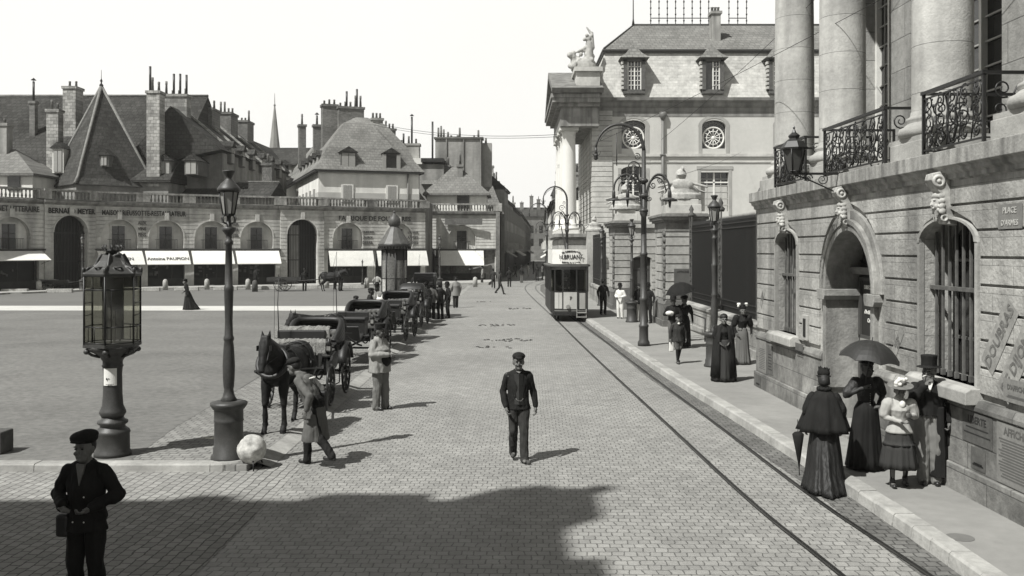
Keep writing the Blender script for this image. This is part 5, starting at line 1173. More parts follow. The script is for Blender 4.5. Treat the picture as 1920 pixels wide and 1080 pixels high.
# ------------------------------------------------------------------ the street beyond
def street_row(pts, side, mats, prefix_labels, tops, name='street_house'):
    for i, ((xa, ya), (xb, yb)) in enumerate(zip(pts, pts[1:])):
        d = Vector((xb-xa, yb-ya)); L = d.length; rz = atan2(d.y, d.x)
        t = thing(name, prefix_labels[i], 'house', (xa, ya, 0), rz, 'houses lining the street beyond')
        s = 1 if side == 'L' else -1
        mb = MB(); z = tops[i]
        y0, y1 = (0, 5) if side == 'L' else (-9, 0)
        mb.box(0, L, y0, y1, 0, z); mb.build('wall', mats[i % len(mats)], t)
        mb = MB(); yr = 4.5*s; f0 = -.4*s; f1 = (5.2 if side == 'L' else 9.2)*s; yr = (2.6 if side == 'L' else 4.5)*s
        mb.add([(0, f0, z), (L, f0, z), (L, f1, z), (0, f1, z), (0, yr, z+2.6), (L, yr, z+2.6)], [(0, 1, 5, 4), (2, 3, 4, 5), (1, 2, 5), (3, 0, 4), (0, 3, 2, 1)]); mb.build('roof', M_TILE, t)
        chimney(t, L*.2, 3*s, 1.2, 1.0, z, z+4.2, 3, M_CHIM_L if i % 2 == 0 else M_CHIM); chimney(t, L*.8, 2.2*s, .9, .8, z, z+3.4, 2, M_CHIM_L)
        yf = -.02*s
        for k in range(max(2, int(L/2.8))):
            x = L*(k+.5)/max(2, int(L/2.8))
            for zz in [q for q in (3.9, 7.0, 10) if q+1.9 < z]:
                w = MB().box(x-.5, x+.5, min(yf, yf-.04*s), max(yf, yf-.04*s), zz, zz+1.8).build('window', M_GLASS, t)
                MB().box(x-.95, x-.52, -.09*s if s > 0 else 0, 0 if s > 0 else .09, zz, zz+1.8).build('shutter', M_SHUT, w); MB().box(x+.52, x+.95, -.09*s if s > 0 else 0, 0 if s > 0 else .09, zz, zz+1.8).build('shutter', M_SHUT, w)
        mb = MB(); a, b = sorted((0, -.08*s)); mb.box(.3, L-.3, a, b, .2, 2.9); sh = mb.build('shopfront', M_DARK, t)
        if i % 2 == (0 if side == 'L' else 1):
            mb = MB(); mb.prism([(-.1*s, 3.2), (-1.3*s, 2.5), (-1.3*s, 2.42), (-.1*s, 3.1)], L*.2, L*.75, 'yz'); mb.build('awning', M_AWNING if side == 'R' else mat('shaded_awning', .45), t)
        mb = MB(); a, b = sorted((0.1*s, -.25*s)); mb.box(0, L, a, b, z-.15, z+.1); mb.build('eaves', mat('street_eaves', .12), t)
        if i < 3:
            mb = MB(); a, b = sorted((-.2*s, -1.1*s)); mb.box(L*.45, L*.45+.06, a, b, 3.4, 4.2); mb.build('hanging_sign', M_WING_S, t)
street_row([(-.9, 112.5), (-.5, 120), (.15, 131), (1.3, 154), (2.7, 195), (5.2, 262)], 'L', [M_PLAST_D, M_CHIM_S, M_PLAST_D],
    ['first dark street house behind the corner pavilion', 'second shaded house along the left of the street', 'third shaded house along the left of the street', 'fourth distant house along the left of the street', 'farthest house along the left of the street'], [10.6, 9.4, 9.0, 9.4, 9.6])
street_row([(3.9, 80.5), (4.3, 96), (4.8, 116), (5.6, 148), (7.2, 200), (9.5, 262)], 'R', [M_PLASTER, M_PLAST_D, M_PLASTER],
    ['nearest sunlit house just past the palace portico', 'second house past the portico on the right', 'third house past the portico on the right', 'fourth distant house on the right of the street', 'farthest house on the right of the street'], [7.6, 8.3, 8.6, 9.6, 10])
for x in (PX(985, 262), PX(1012, 262), PX(1035, 262)):
    pass
he = house('end_of_street_house', 'wide shadowy house block with pipes closing the view at the end of the street', (PX(948, 285), 285, 0))
MB().box(0, 19, 0, 12, 0, 13.5).build('wall', mat('distant_wall', .16, n1=(.2, .4), n2=(1, .3)), he); mb = MB(); roof(mb, -.5, 19.5, -.5, 13, 13.5, 16.5, (2, 6), (17, 6)); mb.build('roof', M_TILE, he)
for x, h in ((5, 19.5), (8, 21.5), (10.2, 20.5), (13.5, 18.5)): chimney(he, x, 5, 1.1, 1.2, 12, h-1.5, 1, M_CHIM)
for k in range(6):
    for zz in (4.5, 8.5): MB().box(1.5+k*2.9, 2.7+k*2.9, -.06, .02, zz, zz+2.2).build('window', M_GLASS, he)
# tower with its cupola
tw = thing('church_tower', 'distant stair tower with a round balcony and small domed cupola', 'tower', (PX(1047, 185), 185, 0))
MB().box(-1.3, 1.3, -1.3, 1.3, 0, 14).build('shaft', M_PLAST_D, tw)
mb = MB(); mb.rings([[(-1.6, -1.6, 14), (1.6, -1.6, 14), (1.6, 1.6, 14), (-1.6, 1.6, 14)], [(-.7, -.7, 16.2), (.7, -.7, 16.2), (.7, .7, 16.2), (-.7, .7, 16.2)]], False); mb.build('stepped_roof', M_TILE, tw)
MB().lathe([(.55, 16.0), (.75, 16.4), (.8, 16.9), (.55, 17.0), (.5, 17.3)], 14).build('balcony', M_PLAST_D, tw); MB().lathe([(.42, 17.2), (.42, 18.4)], 10).build('lantern', M_PLASTER, tw); MB().lathe([(.6, 18.4), (.62, 18.6), (.5, 19.1), (.2, 19.5), (.06, 19.8), (.03, 21.2)], 12).build('dome', M_CHIM_S, tw)
hg = house('gabled_roof_house', 'house with a steep dark roof below the distant cupola', (PX(1028, 150), 150, 0))
MB().box(0, 7, 0, 8, 0, 9.5).build('wall', M_PLASTER, hg); mb = MB(); roof(mb, -.4, 7.4, -.3, 8, 9.5, 14.2, (3.2, 3.5), (3.8, 4.5), 'y'); mb.build('roof', M_TILE, hg)
# spire
sp = thing('church_spire', 'slender pale church spire on the skyline between the roofs', 'spire', (PX(515, 230), 230, 0))
MB().box(-2, 2, -2, 2, 0, 26).build('tower', M_PLAST_D, sp); zt = PZ(198, 230)
MB().lathe([(1.35, 26), (1.3, PZ(277, 230)), (.15, zt)], 8, smooth=False).build('spire', mat('spire_slate', .22, n1=(.5, .2)), sp); MB().lathe([(.35, zt), (.12, zt+.4), (.06, zt+3.0)], 6).build('finial', M_CHIM_S, sp)
# building outside the picture whose shadow lies across the street
cb = thing('corner_building', 'tall building standing left of the viewpoint, casting the broad shadow across the street', 'building', (0, 0, 0))
MB().box(-48, -9.5, -30, 3.05, 0, 18).build('wall', M_PLAST_D, cb); MB().box(-48.4, -9.3, -30, 3.2, 17.4, 18.05).build('cornice', M_CORN, cb)
mb = MB(); mb.box(-11.0, -9.70, 1.55, 3.0, 18, 19.7); mb.build('chimney', M_CHIM, cb); MB().box(-12.9, -11.5, 2.2, 3.1, 18, 18.9).build('dormer', M_CHIM, cb); MB().box(-19, -16, 2.0, 3.0, 18, 18.35).build('parapet', M_CHIM, cb)
for x_, y_, w_, h_ in ((-9.85, 2.75, .12, .55), (-10.6, 2.8, .16, .35), (-14.2, 2.9, .3, .5), (-9.6, .2, .5, .35)):  # unseen roof blocks added to make the shadow's edge uneven
    MB().box(x_-w_, x_+w_, y_-w_, y_+w_, 17.9 if x_ < -11 or y_ < 1 else 19.6, (18 if x_ < -11 or y_ < 1 else 19.7)+h_).build('chimney_pot', M_CHIM, cb)
for k in range(10):
    for z in (1.2, 5.2, 9.2, 13.2): MB().box(-13-k*3.4, -11.8-k*3.4, 3.05, 3.1, z, z+2.2).build('window', M_GLASS, cb)
# ------------------------------------------------------------------ street furniture
# glazed instrument column
kc = thing('instrument_column', 'ornate cast-iron column carrying a glazed case, a white notice on its shaft', 'instrument column', (-6.31, 14.75, Z1), radians(8)); kc.scale = (.965,)*3
MB().lathe([(.29, 0), (.29, .06), (.265, .09), (.262, .36), (.275, .38), (.26, .42), (.20, .47), (.19, .50), (.235, .53), (.235, .57), (.18, .60), (.165, .64)], 32).build('base', M_CAST, kc)
mb = MB()
for i in range(16): a = i*pi/8; mb.ball((.22*cos(a), .22*sin(a), .55), .022, 6, 4)
mb.build('beading', M_CAST, kc)
MB().lathe([(.165, .62), (.21, .70), (.20, .74), (.165, .82), (.150, 1.0), (.145, 1.35), (.155, 1.45), (.17, 1.47), (.155, 1.49), (.155, 1.55), (.17, 1.57), (.2, 1.62), (.28, 1.68), (.36, 1.72), (.40, 1.76), (.40, 1.80)], 32).build('shaft', M_CAST, kc)
mb = MB(); r6 = lambda r, z: [(r*cos(pi/6+i*pi/3), r*sin(pi/6+i*pi/3), z) for i in range(6)]
mb.rings([r6(.36, 1.76), r6(.46, 1.79), r6(.46, 1.84)], False)
for i in range(6): x, y, _ = r6(.40, 0)[i]; mb.ball((x, y, 1.72), (.05, .05, .045)); mb.tube([(x*.5, y*.5, 1.62), (x*.8, y*.8, 1.66), (x, y, 1.72)], .025, 6)
mb.build('bracket_tray', M_CAST, kc)
mb = MB()
for i in range(6):
    x, y, _ = r6(.44, 0)[i]; mb.tube([(x, y, 1.84), (x, y, 2.98)], .016, 6)
for z in (1.86, 2.12, 2.72, 2.95): 
    P6 = r6(.44, z)
    for i in range(6): mb.tube([P6[i], P6[(i+1) % 6]], .010, 5)
P6 = r6(.44, 0)
for i in range(6):
    if i in (2, 5):
        for z in (2.3, 2.5): mb.tube([(P6[i][0], P6[i][1], z), (P6[(i+1) % 6][0], P6[(i+1) % 6][1], z)], .007, 4)
    for k in (.22,) if i in (4,) else (.5,):
        x = P6[i][0]*(1-k)+P6[(i+1) % 6][0]*k; y = P6[i][1]*(1-k)+P6[(i+1) % 6][1]*k; mb.tube([(x, y, 1.86), (x, y, 2.72 if i == 4 else 2.12)], .007, 4)
mb.build('case_frame', M_IRON, kc)
mb = MB(); mb.box(-.16, .17, -.02, .02, 1.90, 2.90); mb.cbox((.05, -.10, 2.12), (.03, .03, .5)); mb.build('instrument_board', mat('instrument_board', .13, n1=(3, .5), rough=.6), kc)
gm = bpy.data.materials.new('case_glass'); gm.use_nodes = True; nn = gm.node_tree.nodes; nn.clear(); oo = nn.new('ShaderNodeOutputMaterial'); mx = nn.new('ShaderNodeMixShader'); tb = nn.new('ShaderNodeBsdfTransparent'); tb.inputs[0].default_value = (.62, .62, .57, 1); gl = nn.new('ShaderNodeBsdfGlossy'); gl.inputs['Roughness'].default_value = .08; mx.inputs[0].default_value = .14
gm.node_tree.links.new(tb.outputs[0], mx.inputs[1]); gm.node_tree.links.new(gl.outputs[0], mx.inputs[2]); gm.node_tree.links.new(mx.outputs[0], oo.inputs[0])
MB().rings([r6(.425, 1.86), r6(.425, 2.95)], False, caps=False).build('case_glass', gm, kc)
mb = MB(); mb.rings([r6(.46, 2.93), r6(.48, 2.98), r6(.40, 3.02), r6(.30, 3.09), r6(.22, 3.18), r6(.17, 3.28)], False)
random.seed(2)
for i in range(6):
    a = pi/6+i*pi/3; mb.ball((.45*cos(a), .45*sin(a), 3.03), (.03, .03, .055)); 
    b = a+pi/6; mb.tube([(.43*cos(a), .43*sin(a), 3.0), (.38*cos(a), .38*sin(a), 3.07), (.28*cos(a), .28*sin(a), 3.10), (.22*cos(a), .22*sin(a), 3.22), (.17*cos(a), .17*sin(a), 3.30)], .022, 6); mb.torus((.30*cos(b), .30*sin(b), 3.08), .05, .016, 'z', 14, 6)
for i in range(20): a = random.uniform(0, 6.28); r = random.uniform(.08, .17); mb.ball((r*cos(a), r*sin(a), random.uniform(3.14, 3.34)), random.uniform(.02, .045), 7, 5)
mobj('crest', solidify(mb, 'crest', .011, 1), M_CAST, kc)
mb = MB(); mb.lathe([(.05, 3.28), (.10, 3.33), (.13, 3.36)], 14)
for i in range(9): a = i*2*pi/9; mb.tube([(.12*cos(a), .12*sin(a), 3.34), (.16*cos(a), .16*sin(a), 3.40), (.13*cos(a), .13*sin(a), 3.44)], .014, 5)
mb.torus((0, 0, 3.355), .13, .014, 'z', 20, 6); mb.build('crown', M_CAST, kc)
mb = MB(); n = 8; mb.rings([[(.160*sin(-.74+1.4*i/n), -.160*cos(-.74+1.4*i/n), z) for z in (1.16, 1.44)]+[(.152*sin(-.74+1.4*i/n), -.152*cos(-.74+1.4*i/n), z) for z in (1.44, 1.16)] for i in range(n+1)], False); nt_ = mb.build('notice', M_PAPER, kc)
mb = MB(); mb.cbox((-.05, -.163, 1.27), (.018, .004, .035)); mb.cbox((-.02, -.164, 1.275), (.02, .004, .012)); mb.cbox((.0, -.164, 1.18), (.13, .004, .006)); mb.build('printing', M_INK, nt_)
# stone ball on its foot
ballo = thing('stone_ball', 'whitewashed stone ball resting on iron feet at the corner of the square', 'stone ball', (-3.98, 14.28, 0.015))
me = MB().ball((0, 0, .285), .222, 40, 24).build('ball', M_BALL, ballo)
for v in me.data.vertices: q = v.co-Vector((0, 0, .285)); v.co += q.normalized()*(.010*noise.noise(q*7)+.006*noise.noise(q*19)-(.014 if noise.noise(q*4+Vector((3, 1, 2))) > .42 else 0))
mb = MB()
for a in (.9, 3.0, 5.1): mb.tube([(.16*cos(a), .16*sin(a), .14), (.21*cos(a), .21*sin(a), -.01)], .012, 5)
mb.build('iron_feet', M_IRON, ballo)
# cut stone at the left edge
sbk = MB().box(-.2, .16, -.2, .2, 0, .36).build('stone_block', mat('dark_block_stone', .10, n1=(5, .35)), bevel=.03); sbk.location = (-8.24, 14.95, Z1); tag(sbk, 'low squared stone block at the left edge of the square', 'stone block')
# poster kiosk
kk = thing('advertising_column', 'round advertising kiosk with an onion-topped conical roof and posters, behind the cabs', 'kiosk', (-5.62, 44.6, Z1))
MB().lathe([(.62, 0), (.62, .3), (.58, .35), (.56, .4), (.56, 3.25)], 28).build('drum', mat('kiosk_drum', .06, n1=(2, .3)), kk)
mb = MB()
for i in range(8): a = i*pi/4+.2; mb.tube([(.59*cos(a), .59*sin(a), .35), (.59*cos(a), .59*sin(a), 3.3)], .035, 6)
mb.build('pilasters', M_DGREEN, kk)
random.seed(12)
for i in range(8):
    a0 = i*pi/4+.25; z = .5
    for h in (.75, .65, .9):
        n = 4; m_ = random.choice((M_PRINT, M_PRINT_D, M_PRINT, M_PRINT_D, mat('light_poster', .42, n1=(12, .5), n2=(30, .4))))
        q = MB().rings([[(.575*cos(a0+.68*j/n), .575*sin(a0+.68*j/n), zz) for zz in (z, z+h-.06)]+[(.562*cos(a0+.68*j/n), .562*sin(a0+.68*j/n), zz) for zz in (z+h-.06, z)] for j in range(n+1)], False).build('poster', m_, kk); z += h
mb = MB(); mb.lathe([(.60, 3.25), (.68, 3.32), (.76, 3.36), (.78, 3.52), (.72, 3.54)], 16)
for i in range(32): a = i*pi/16; mb.cbox((.77*cos(a), .77*sin(a), 3.34), (.05, .05, .12))
mb.build('fringe', M_DGREEN, kk)
MB().lathe([(.78, 3.5), (.72, 3.60), (.46, 3.98), (.28, 4.26), (.20, 4.36)], 12, smooth=False).build('roof', mat('zinc_scales', .10, n1=(8, .3), rough=.5), kk)
MB().lathe([(.18, 4.32), (.27, 4.42), (.31, 4.56), (.28, 4.72), (.16, 4.88), (.06, 4.96), (.05, 5.0), (.09, 5.04), (.02, 5.12)], 12).build('onion_dome', mat('zinc_dome', .075, n1=(6, .3), rough=.5), kk)
# bollards and kerb blocks before the arcades
bo = MB().lathe([(.20, 0), (.20, .55), (.19, .72), (.15, .82), (.06, .88)], 14).build('bollard', M_BOLL)
G_B = 'stone bollards along the arcades'
spots = [(73, 547, 'light stone bollard before the left shopfront, left of the tall arch'), (310, 544, 'stone bollard in front of the Antoine PAUPION awning'), (388, 543, 'stone bollard left of the tall gas lamp shaft'), (465, 543, 'stone bollard just right of the tall gas lamp shaft'),
         (613, 540, 'stone bollard by the horse cart before the open gateway'), (688, 540, 'stone bollard just left of the poster kiosk'), (891, 538, 'small stone bollard before the shaded awning of the pavilion')]
for i, (x, y, lab) in enumerate(spots):
    p = G(x, y, .1); o = bo if i == 0 else bo.copy()
    if i: C.objects.link(o)
    o.location = (p.x, p.y, .1); tag(o, lab, 'bollard', G_B)
p = G(478, 547, .1); o = MB().lathe([(.22, 0), (.22, .6), (.19, .8), (.08, .9)], 14).build('bollard', mat('dark_bollard', .08, n1=(5, .3))); o.location = p; tag(o, 'darker thicker bollard beside the pale one right of the lamp shaft', 'bollard', G_B)
bb_ = MB().box(-.92, .92, -.18, .18, 0, .30).build('kerb_block', M_BOLL, bevel=.03)
names = ['leftmost low stone block along the square', 'low stone block in front of the tall arch and handcart', 'low stone block right of the glazed instrument case', 'low stone block between bollards under the PAUPION awning', 'low stone block just left of the lamp shaft', 'low stone block before the last plain awning', 'low stone block under the open gateway', 'low stone block behind the standing cart horse']
for i, (x, y) in enumerate(((28, 549), (112, 549), (277, 546), (350, 545), (423, 544), (505, 543), (575, 542), (662, 541))):
    p = G(x, y, .1); o = bb_ if i == 0 else bb_.copy()
    if i: C.objects.link(o)
    o.location = (p.x, p.y, .1); o.rotation_euler = (0, 0, .12); tag(o, names[i], 'stone block', 'low stone blocks along the arcades')
# dung on the setts
def dung(x, y, n, label, seed, r=.25):
    random.seed(seed); mb = MB()
    for i in range(n):
        a = random.uniform(0, 6.28); q = r*random.random()**.5*2.2
        mb.ball((q*cos(a)*1.6, q*sin(a), .012), (random.uniform(.03, .09), random.uniform(.02, .06), random.uniform(.012, .03)), 7, 4)
    o = mb.build('horse_dung', mat('dung', .085, n1=(9, .5))); o.location = G(x, y, .0)
    tag(o, label, 'dung', 'trodden horse dung on the street')
dung(930, 610, 26, 'nearer trodden patch of horse dung, upper of the pair mid-street', 1); dung(952, 638, 26, 'long smear of horse dung just above the walking man', 2); dung(968, 579, 16, 'farther dung patch on the street left of the tram', 3); dung(925, 652, 10, 'lowest thin scatter of dung left of the walking man\'s head', 4, .2); dung(905, 566, 8, 'small far speck of dung in the middle of the street', 5, .15)
# drain cover on the right-hand pavement
dc = MB().lathe([(.15, .146), (.15, .150)], 28).build('drain_cover', mat('drain_iron', .17, n1=(5, .2))); q = G(1800, 1008, .145); dc.location = (q.x, q.y, 0); dc.scale = (1, 1, 1); tag(dc, 'small round iron cover set in the right-hand pavement', 'drain cover')
# handcart before the tall arch
hc = thing('handcart', 'long two-wheeled handcart loaded with a sheet, standing before the tall left arch', 'handcart', tuple(G(95, 545, .1)))
mb = MB(); mb.box(-1.3, 1.3, -.4, .4, .55, .62); mb.box(-1.3, 1.3, -.42, -.36, .62, .85); mb.box(-1.3, 1.3, .36, .42, .62, .85); mb.tube([(1.3, -.35, .6), (2.2, -.3, .75)], .03, 6); mb.tube([(1.3, .35, .6), (2.2, .3, .75)], .03, 6); mb.build('bed', M_WOODD, hc)
def wheel_mesh(r, w=.045, n=12, rim=.028):
    mb = MB(); mb.torus((0, 0, 0), r-rim, rim, 'x', 30, 8); mb.lathe([(.05, -.09), (.075, -.06), (.075, .06), (.05, .09)], 12, M=Matrix.Rotation(pi/2, 4, 'Y'))
    for i in range(n): a = 2*pi*i/n; mb.tube([(0, .05*cos(a), .05*sin(a)), (0, (r-rim)*cos(a), (r-rim)*sin(a))], .014, 5)
    return mb
for y in (-.5, .5):
    w = wheel_mesh(.42).build('wheel', M_WOODD, hc); w.location = (0, y, .42); w.rotation_euler = (0, 0, pi/2)
mb = MB(); random.seed(9)
for i in range(14): mb.ball((random.uniform(-.8, .8), random.uniform(-.25, .25), .72+random.uniform(0, .12)), (random.uniform(.15, .3), .2, .12), 8, 5)
mobj('load', solidify(mb, 'load', .04, 2), M_LCLOTH, hc)
hd2 = MB().box(-.8, .8, -.35, .35, .35, .6).build('cart_bed', M_WOODD)
hd2.location = G(14, 541, .1); hd2.rotation_euler = (0, .25, .2); tag(hd2, 'tilted bed of a handcart at the far left under the awning', 'cart')
# overhead wires
M_WIRE = mat('wire', .03)
def wire(a, b, sag, label, r=.016):
    a = Vector(a); b = Vector(b); pts = [a.lerp(b, i/14)-Vector((0, 0, sag*4*(i/14)*(1-i/14))) for i in range(15)]
    o = MB().tube(pts, r, 5).build('overhead_wire', M_WIRE); tag(o, label, 'wire', 'overhead wires')
def P3(x, y, Y): return (PX(x, Y), Y, PZ(y, Y))
wire(P3(1118, 268, 31.2), (7.3, 13.0, 8.0), .1, 'thin wire from the arc lamp crook up across the columns', .006)
wire(P3(1240, 262, 31.0), (7.0, 17.0, 9.4), .15, 'wire crossing the mansard roof up to the left of the columns', .006)
wire(P3(700, 230, 98), P3(1050, 252, 70), .6, 'long faint wire over the cream house to the portico', .02)
wire(P3(700, 234, 98), P3(1050, 256, 70), .6, 'second faint wire just under the one to the portico', .018)
wire(P3(1390, 285, 66.5), P3(1270, 330, 31), .1, 'slack wire in front of the wing windows', .007)
# iron handrail by the low wall
hr = MB().tube([(6.62, 36.9, .14), (6.62, 36.9, 1.05)], .025, 6).tube([(6.62, 36.9, 1.0), (6.72, 32.5, .95)], .022, 6).tube([(6.72, 32.5, .14), (6.72, 32.5, .95)], .025, 6).build('handrail', M_IRON); tag(hr, 'short iron handrail in front of the low wall beside the first gate pier', 'handrail')
# ------------------------------------------------------------------ people
M_SHOE = mat('shoe_leather', .02, rough=.4, spec=.5)
M_EYE = mat('eye_dark', .01, rough=.6)
DEF = dict(el=(-.27, .03, 1.13), wl=(-.27, -.06, .89), er=(.27, .03, 1.13), wr=(.27, -.06, .89),
           kl=(-.10, -.03, .50), al=(-.10, .02, .09), kr=(.10, -.03, .50), ar=(.10, .02, .09), head=(0, -.03, 0), lean=(0, 0), toe=(0, 0), curl=.6)
def V(*a): return Vector(a)
class Fig:
    def __init__(s, name, label, loc, rz=0, H=1.70, vox=.010, group=None, **pose):
        s.p = dict(DEF); s.p.update(pose); s.vox = vox; s.name = name; s.label = label; s.loc = loc; s.rz = rz; s.k = H/1.70; s.group = group
        lx, ly = s.p['lean']; s.sh = lambda z: (lx*max(0, z-.9)/.5, ly*max(0, z-.9)/.5)
        s.L = lambda x, y, z: Vector((x+s.sh(z)[0], y+s.sh(z)[1], z))
        s.SL = s.L(-.172, .0, 1.355); s.SR = s.L(.172, .0, 1.355)
        for q in ('el', 'wl', 'er', 'wr', 'kl', 'al', 'kr', 'ar'): setattr(s, q, Vector(s.p[q]))
        s.hc = s.L(0, -.015, 1.580)+Vector(s.p['head'])
        s.tw = s.p.get('turn', 0)
        s.extra_skin = []
    def hand(s, mb, w, e, side):
        d = (w-e).normalized(); side_v = Vector((side, 0, 0)); 
        n = d.cross(Vector((0, 1, 0))); n = n.normalized() if n.length > .2 else Vector((1, 0, 0))
        across = Vector((0, -1, 0)) if abs(d.y) < .8 else Vector((0, 0, 1)); across = (across-d*across.dot(d)).normalized(); inn = d.cross(across).normalized()
        if inn.x*side > 0: inn = -inn
        palm = w+d*.045
        mb.cone(w-d*.02, w+d*.03, .026, .028, 8)
        T = Matrix.Translation(palm) @ Matrix((across, inn, d)).transposed().to_4x4()
        mb.ball((0, 0, 0), (.042, .018, .052), 10, 7, M=T)
        c = s.p['curl']
        for i, (o, L) in enumerate(((.030, .062), (.010, .070), (-.011, .066), (-.031, .052))):
            b = palm+d*.04+across*o; m = b+(d*cos(c*.6)+inn*sin(c*.6))*L*.55; t = m+(d*cos(c*1.6)+inn*sin(c*1.6))*L*.5
            mb.cone(b, m, .0095, .009, 6); mb.cone(m, t, .009, .0075, 6)
        b = w+d*.02+across*.032; m = b+(d*.7+across*.6+inn*.3).normalized()*.04; mb.cone(b, m, .012, .010, 6); mb.cone(m, m+(d+inn*.4).normalized()*.028, .010, .008, 6)
    def headM(s):
        return Matrix.Translation(s.hc) @ Matrix.Rotation(s.tw, 4, 'Z') @ Matrix.Rotation(s.p.get('nod', 0), 4, 'X') @ Matrix.Scale(1.10, 4)
    def body(s, skin=None):
        mb = MB(); L = s.L; M = s.headM()
        mb.ball((0, .012, .015), (.076, .093, .105), 18, 12, M=M); mb.ball((0, -.03, -.055), (.056, .062, .065), 12, 8, M=M)
        mb.ball((0, -.098, -.012), (.014, .020, .024), 8, 6, M=M); mb.cone(M @ V(0, -.085, .022), M @ V(0, -.105, -.014), .008, .012, 8)
        for k in (-1, 1): mb.ball((k*.076, .012, -.008), (.012, .022, .032), 8, 6, M=M); mb.ball((k*.036, -.072, -.03), (.022, .018, .02), 8, 6, M=M); mb.ball((k*.032, -.082, .030), (.024, .012, .008), 8, 6, M=M)
        mb.ball((0, -.084, -.053), (.022, .012, .008), 8, 6, M=M); mb.ball((0, -.078, -.083), (.022, .018, .018), 8, 6, M=M)
        mb.cone(L(0, .01, 1.40), s.hc+V(0, .01, -.05), .062, .052)
        mb.ball(L(0, .0, 1.28), (.155, .095, .17)); mb.ball(L(0, 0, 1.05), (.125, .085, .16)); mb.ball(L(0, 0, .93), (.14, .095, .13)); mb.cone(s.SL, s.SR, .055, .055)
        for S_, e, w, sd in ((s.SL, s.el, s.wl, -1), (s.SR, s.er, s.wr, 1)):
            mb.cone(S_, e, .045, .036); mb.cone(e, w, .036, .025); s.hand(mb, w, e, sd)
        for h, k, a in ((V(-.085, 0, .90), s.kl, s.al), (V(.085, 0, .90), s.kr, s.ar)):
            mb.cone(h, k, .068, .045); mb.cone(k, a, .042, .032); mb.ball(a+V(0, -.05, -.04), (.035, .09, .03))
        o = mobj(s.name, solidify(mb, 'person', s.vox*.75, 2), skin or M_SKIN)
        tag(o, s.label, 'person', s.group); o.location = s.loc; o.rotation_euler = (0, 0, s.rz); o.scale = (s.k,)*3; s.o = o
        if s.vox < .014:
            e = MB()
            for k in (-1, 1): e.ball((k*.031, -.083, .012), (.013, .008, .007), 8, 6, M=M)
            e.build('eyes', M_EYE, o)
        return s
    def part(s, name, mb, m, vox=None, sm=2, label=None):
        me = solidify(mb, name, vox or s.vox, sm)
        if s.vox < .0145 and name in ('trousers', 'jacket', 'long_coat', 'bodice', 'breeches'):
            amp = .016 if name == 'trousers' else .013; sd = Vector((s.loc[0], s.loc[1], 0)); nn = [v.normal.copy() for v in me.vertices]
            for v, n_ in zip(me.vertices, nn):
                p = v.co; t = noise.noise(Vector((p.x*9, p.y*9, p.z*5+1.5*p.x*6))+sd)+.6*noise.noise(Vector((p.x*22, p.y*22, p.z*11))+sd)
                v.co += n_*amp*t
        o = mobj(name, me, m, s.o)
        if label: o['label'] = label
        return o
    def trousers(s, m, w=1.0):
        mb = MB()
        for h, k, a in ((V(-.088, 0, .92), s.kl, s.al), (V(.088, 0, .92), s.kr, s.ar)):
            mb.cone(h, k, .098*w, .074*w); mb.cone(k, a+V(0, 0, -.01), .073*w, .066*w)
            d = (k-a).normalized(); mb.cone(a+V(0, 0, -.02), a+V(0, -.02, -.035), .070*w, .060*w)
        mb.ball((0, .0, .96), (.165, .118, .15)); mb.ball((0, 0, 1.02), (.15, .11, .12)); s.part('trousers', mb, m); return s
    def shoes(s, m=None):
        mb = MB()
        for a, t in ((s.al, s.p['toe'][0]), (s.ar, s.p['toe'][1])):
            f = Vector((sin(t), -cos(t), 0)); b = Vector((a.x, a.y, a.z-.055)); mb.cone(b+f*-.03, b+f*.13, .042, .036); mb.cone(a+V(0, 0, .03), b, .045, .045)
        s.part('shoes', mb, m or M_SHOE, sm=1); return s
    def coat(s, m, hem=.80, flare=.17, open_=.0, girth=1.0, name='jacket', back=.0, cuffs=True, sleeves=1.0):
        mb = MB(); L = s.L; rings = []
        for z, rx, ry, y in ((hem, flare, flare*.72, 0), (.93, .172*girth, .125*girth, 0), (1.08, .160*girth, .120*girth, 0), (1.22, .178*girth, .130*girth, .0), (1.32, .182, .122, .005), (1.385, .155, .105, .008), (1.43, .105, .085, .01), (1.475, .066, .064, .012)):
            c = L(0, y+back*(max(0, 1.0-z)), z); rings.append([(c.x+rx*cos(2*pi*i/24)*(1+.02*sin(5*i)), c.y+ry*sin(2*pi*i/24), c.z) for i in range(24)])
        mb.rings(rings); 
        for S_, e, w in ((s.SL, s.el, s.wl), (s.SR, s.er, s.wr)):
            mb.cone(S_, e, .064*sleeves, .056*sleeves); mb.cone(L(0, .01, 1.43), S_, .052, .062); mb.cone(e, w+(e-w).normalized()*.03, .060*sleeves, .044*sleeves)
        o = s.part(name, mb, m)
        s.coatobj = o; return s
    def lapels(s, m_shirt, depth=.16, m_edge=None):
        mb = MB(); L = s.L
        p = [L(-.045, -.118, 1.445), L(.045, -.118, 1.445), L(0, -.148, 1.445-depth)]
        mb.add([tuple(q) for q in p]+[tuple(q+V(0, .03, 0)) for q in p], [(0, 2, 1), (3, 4, 5), (0, 1, 4, 3), (1, 2, 5, 4), (2, 0, 3, 5)]); mb.build('shirt', m_shirt, s.o)
        return s
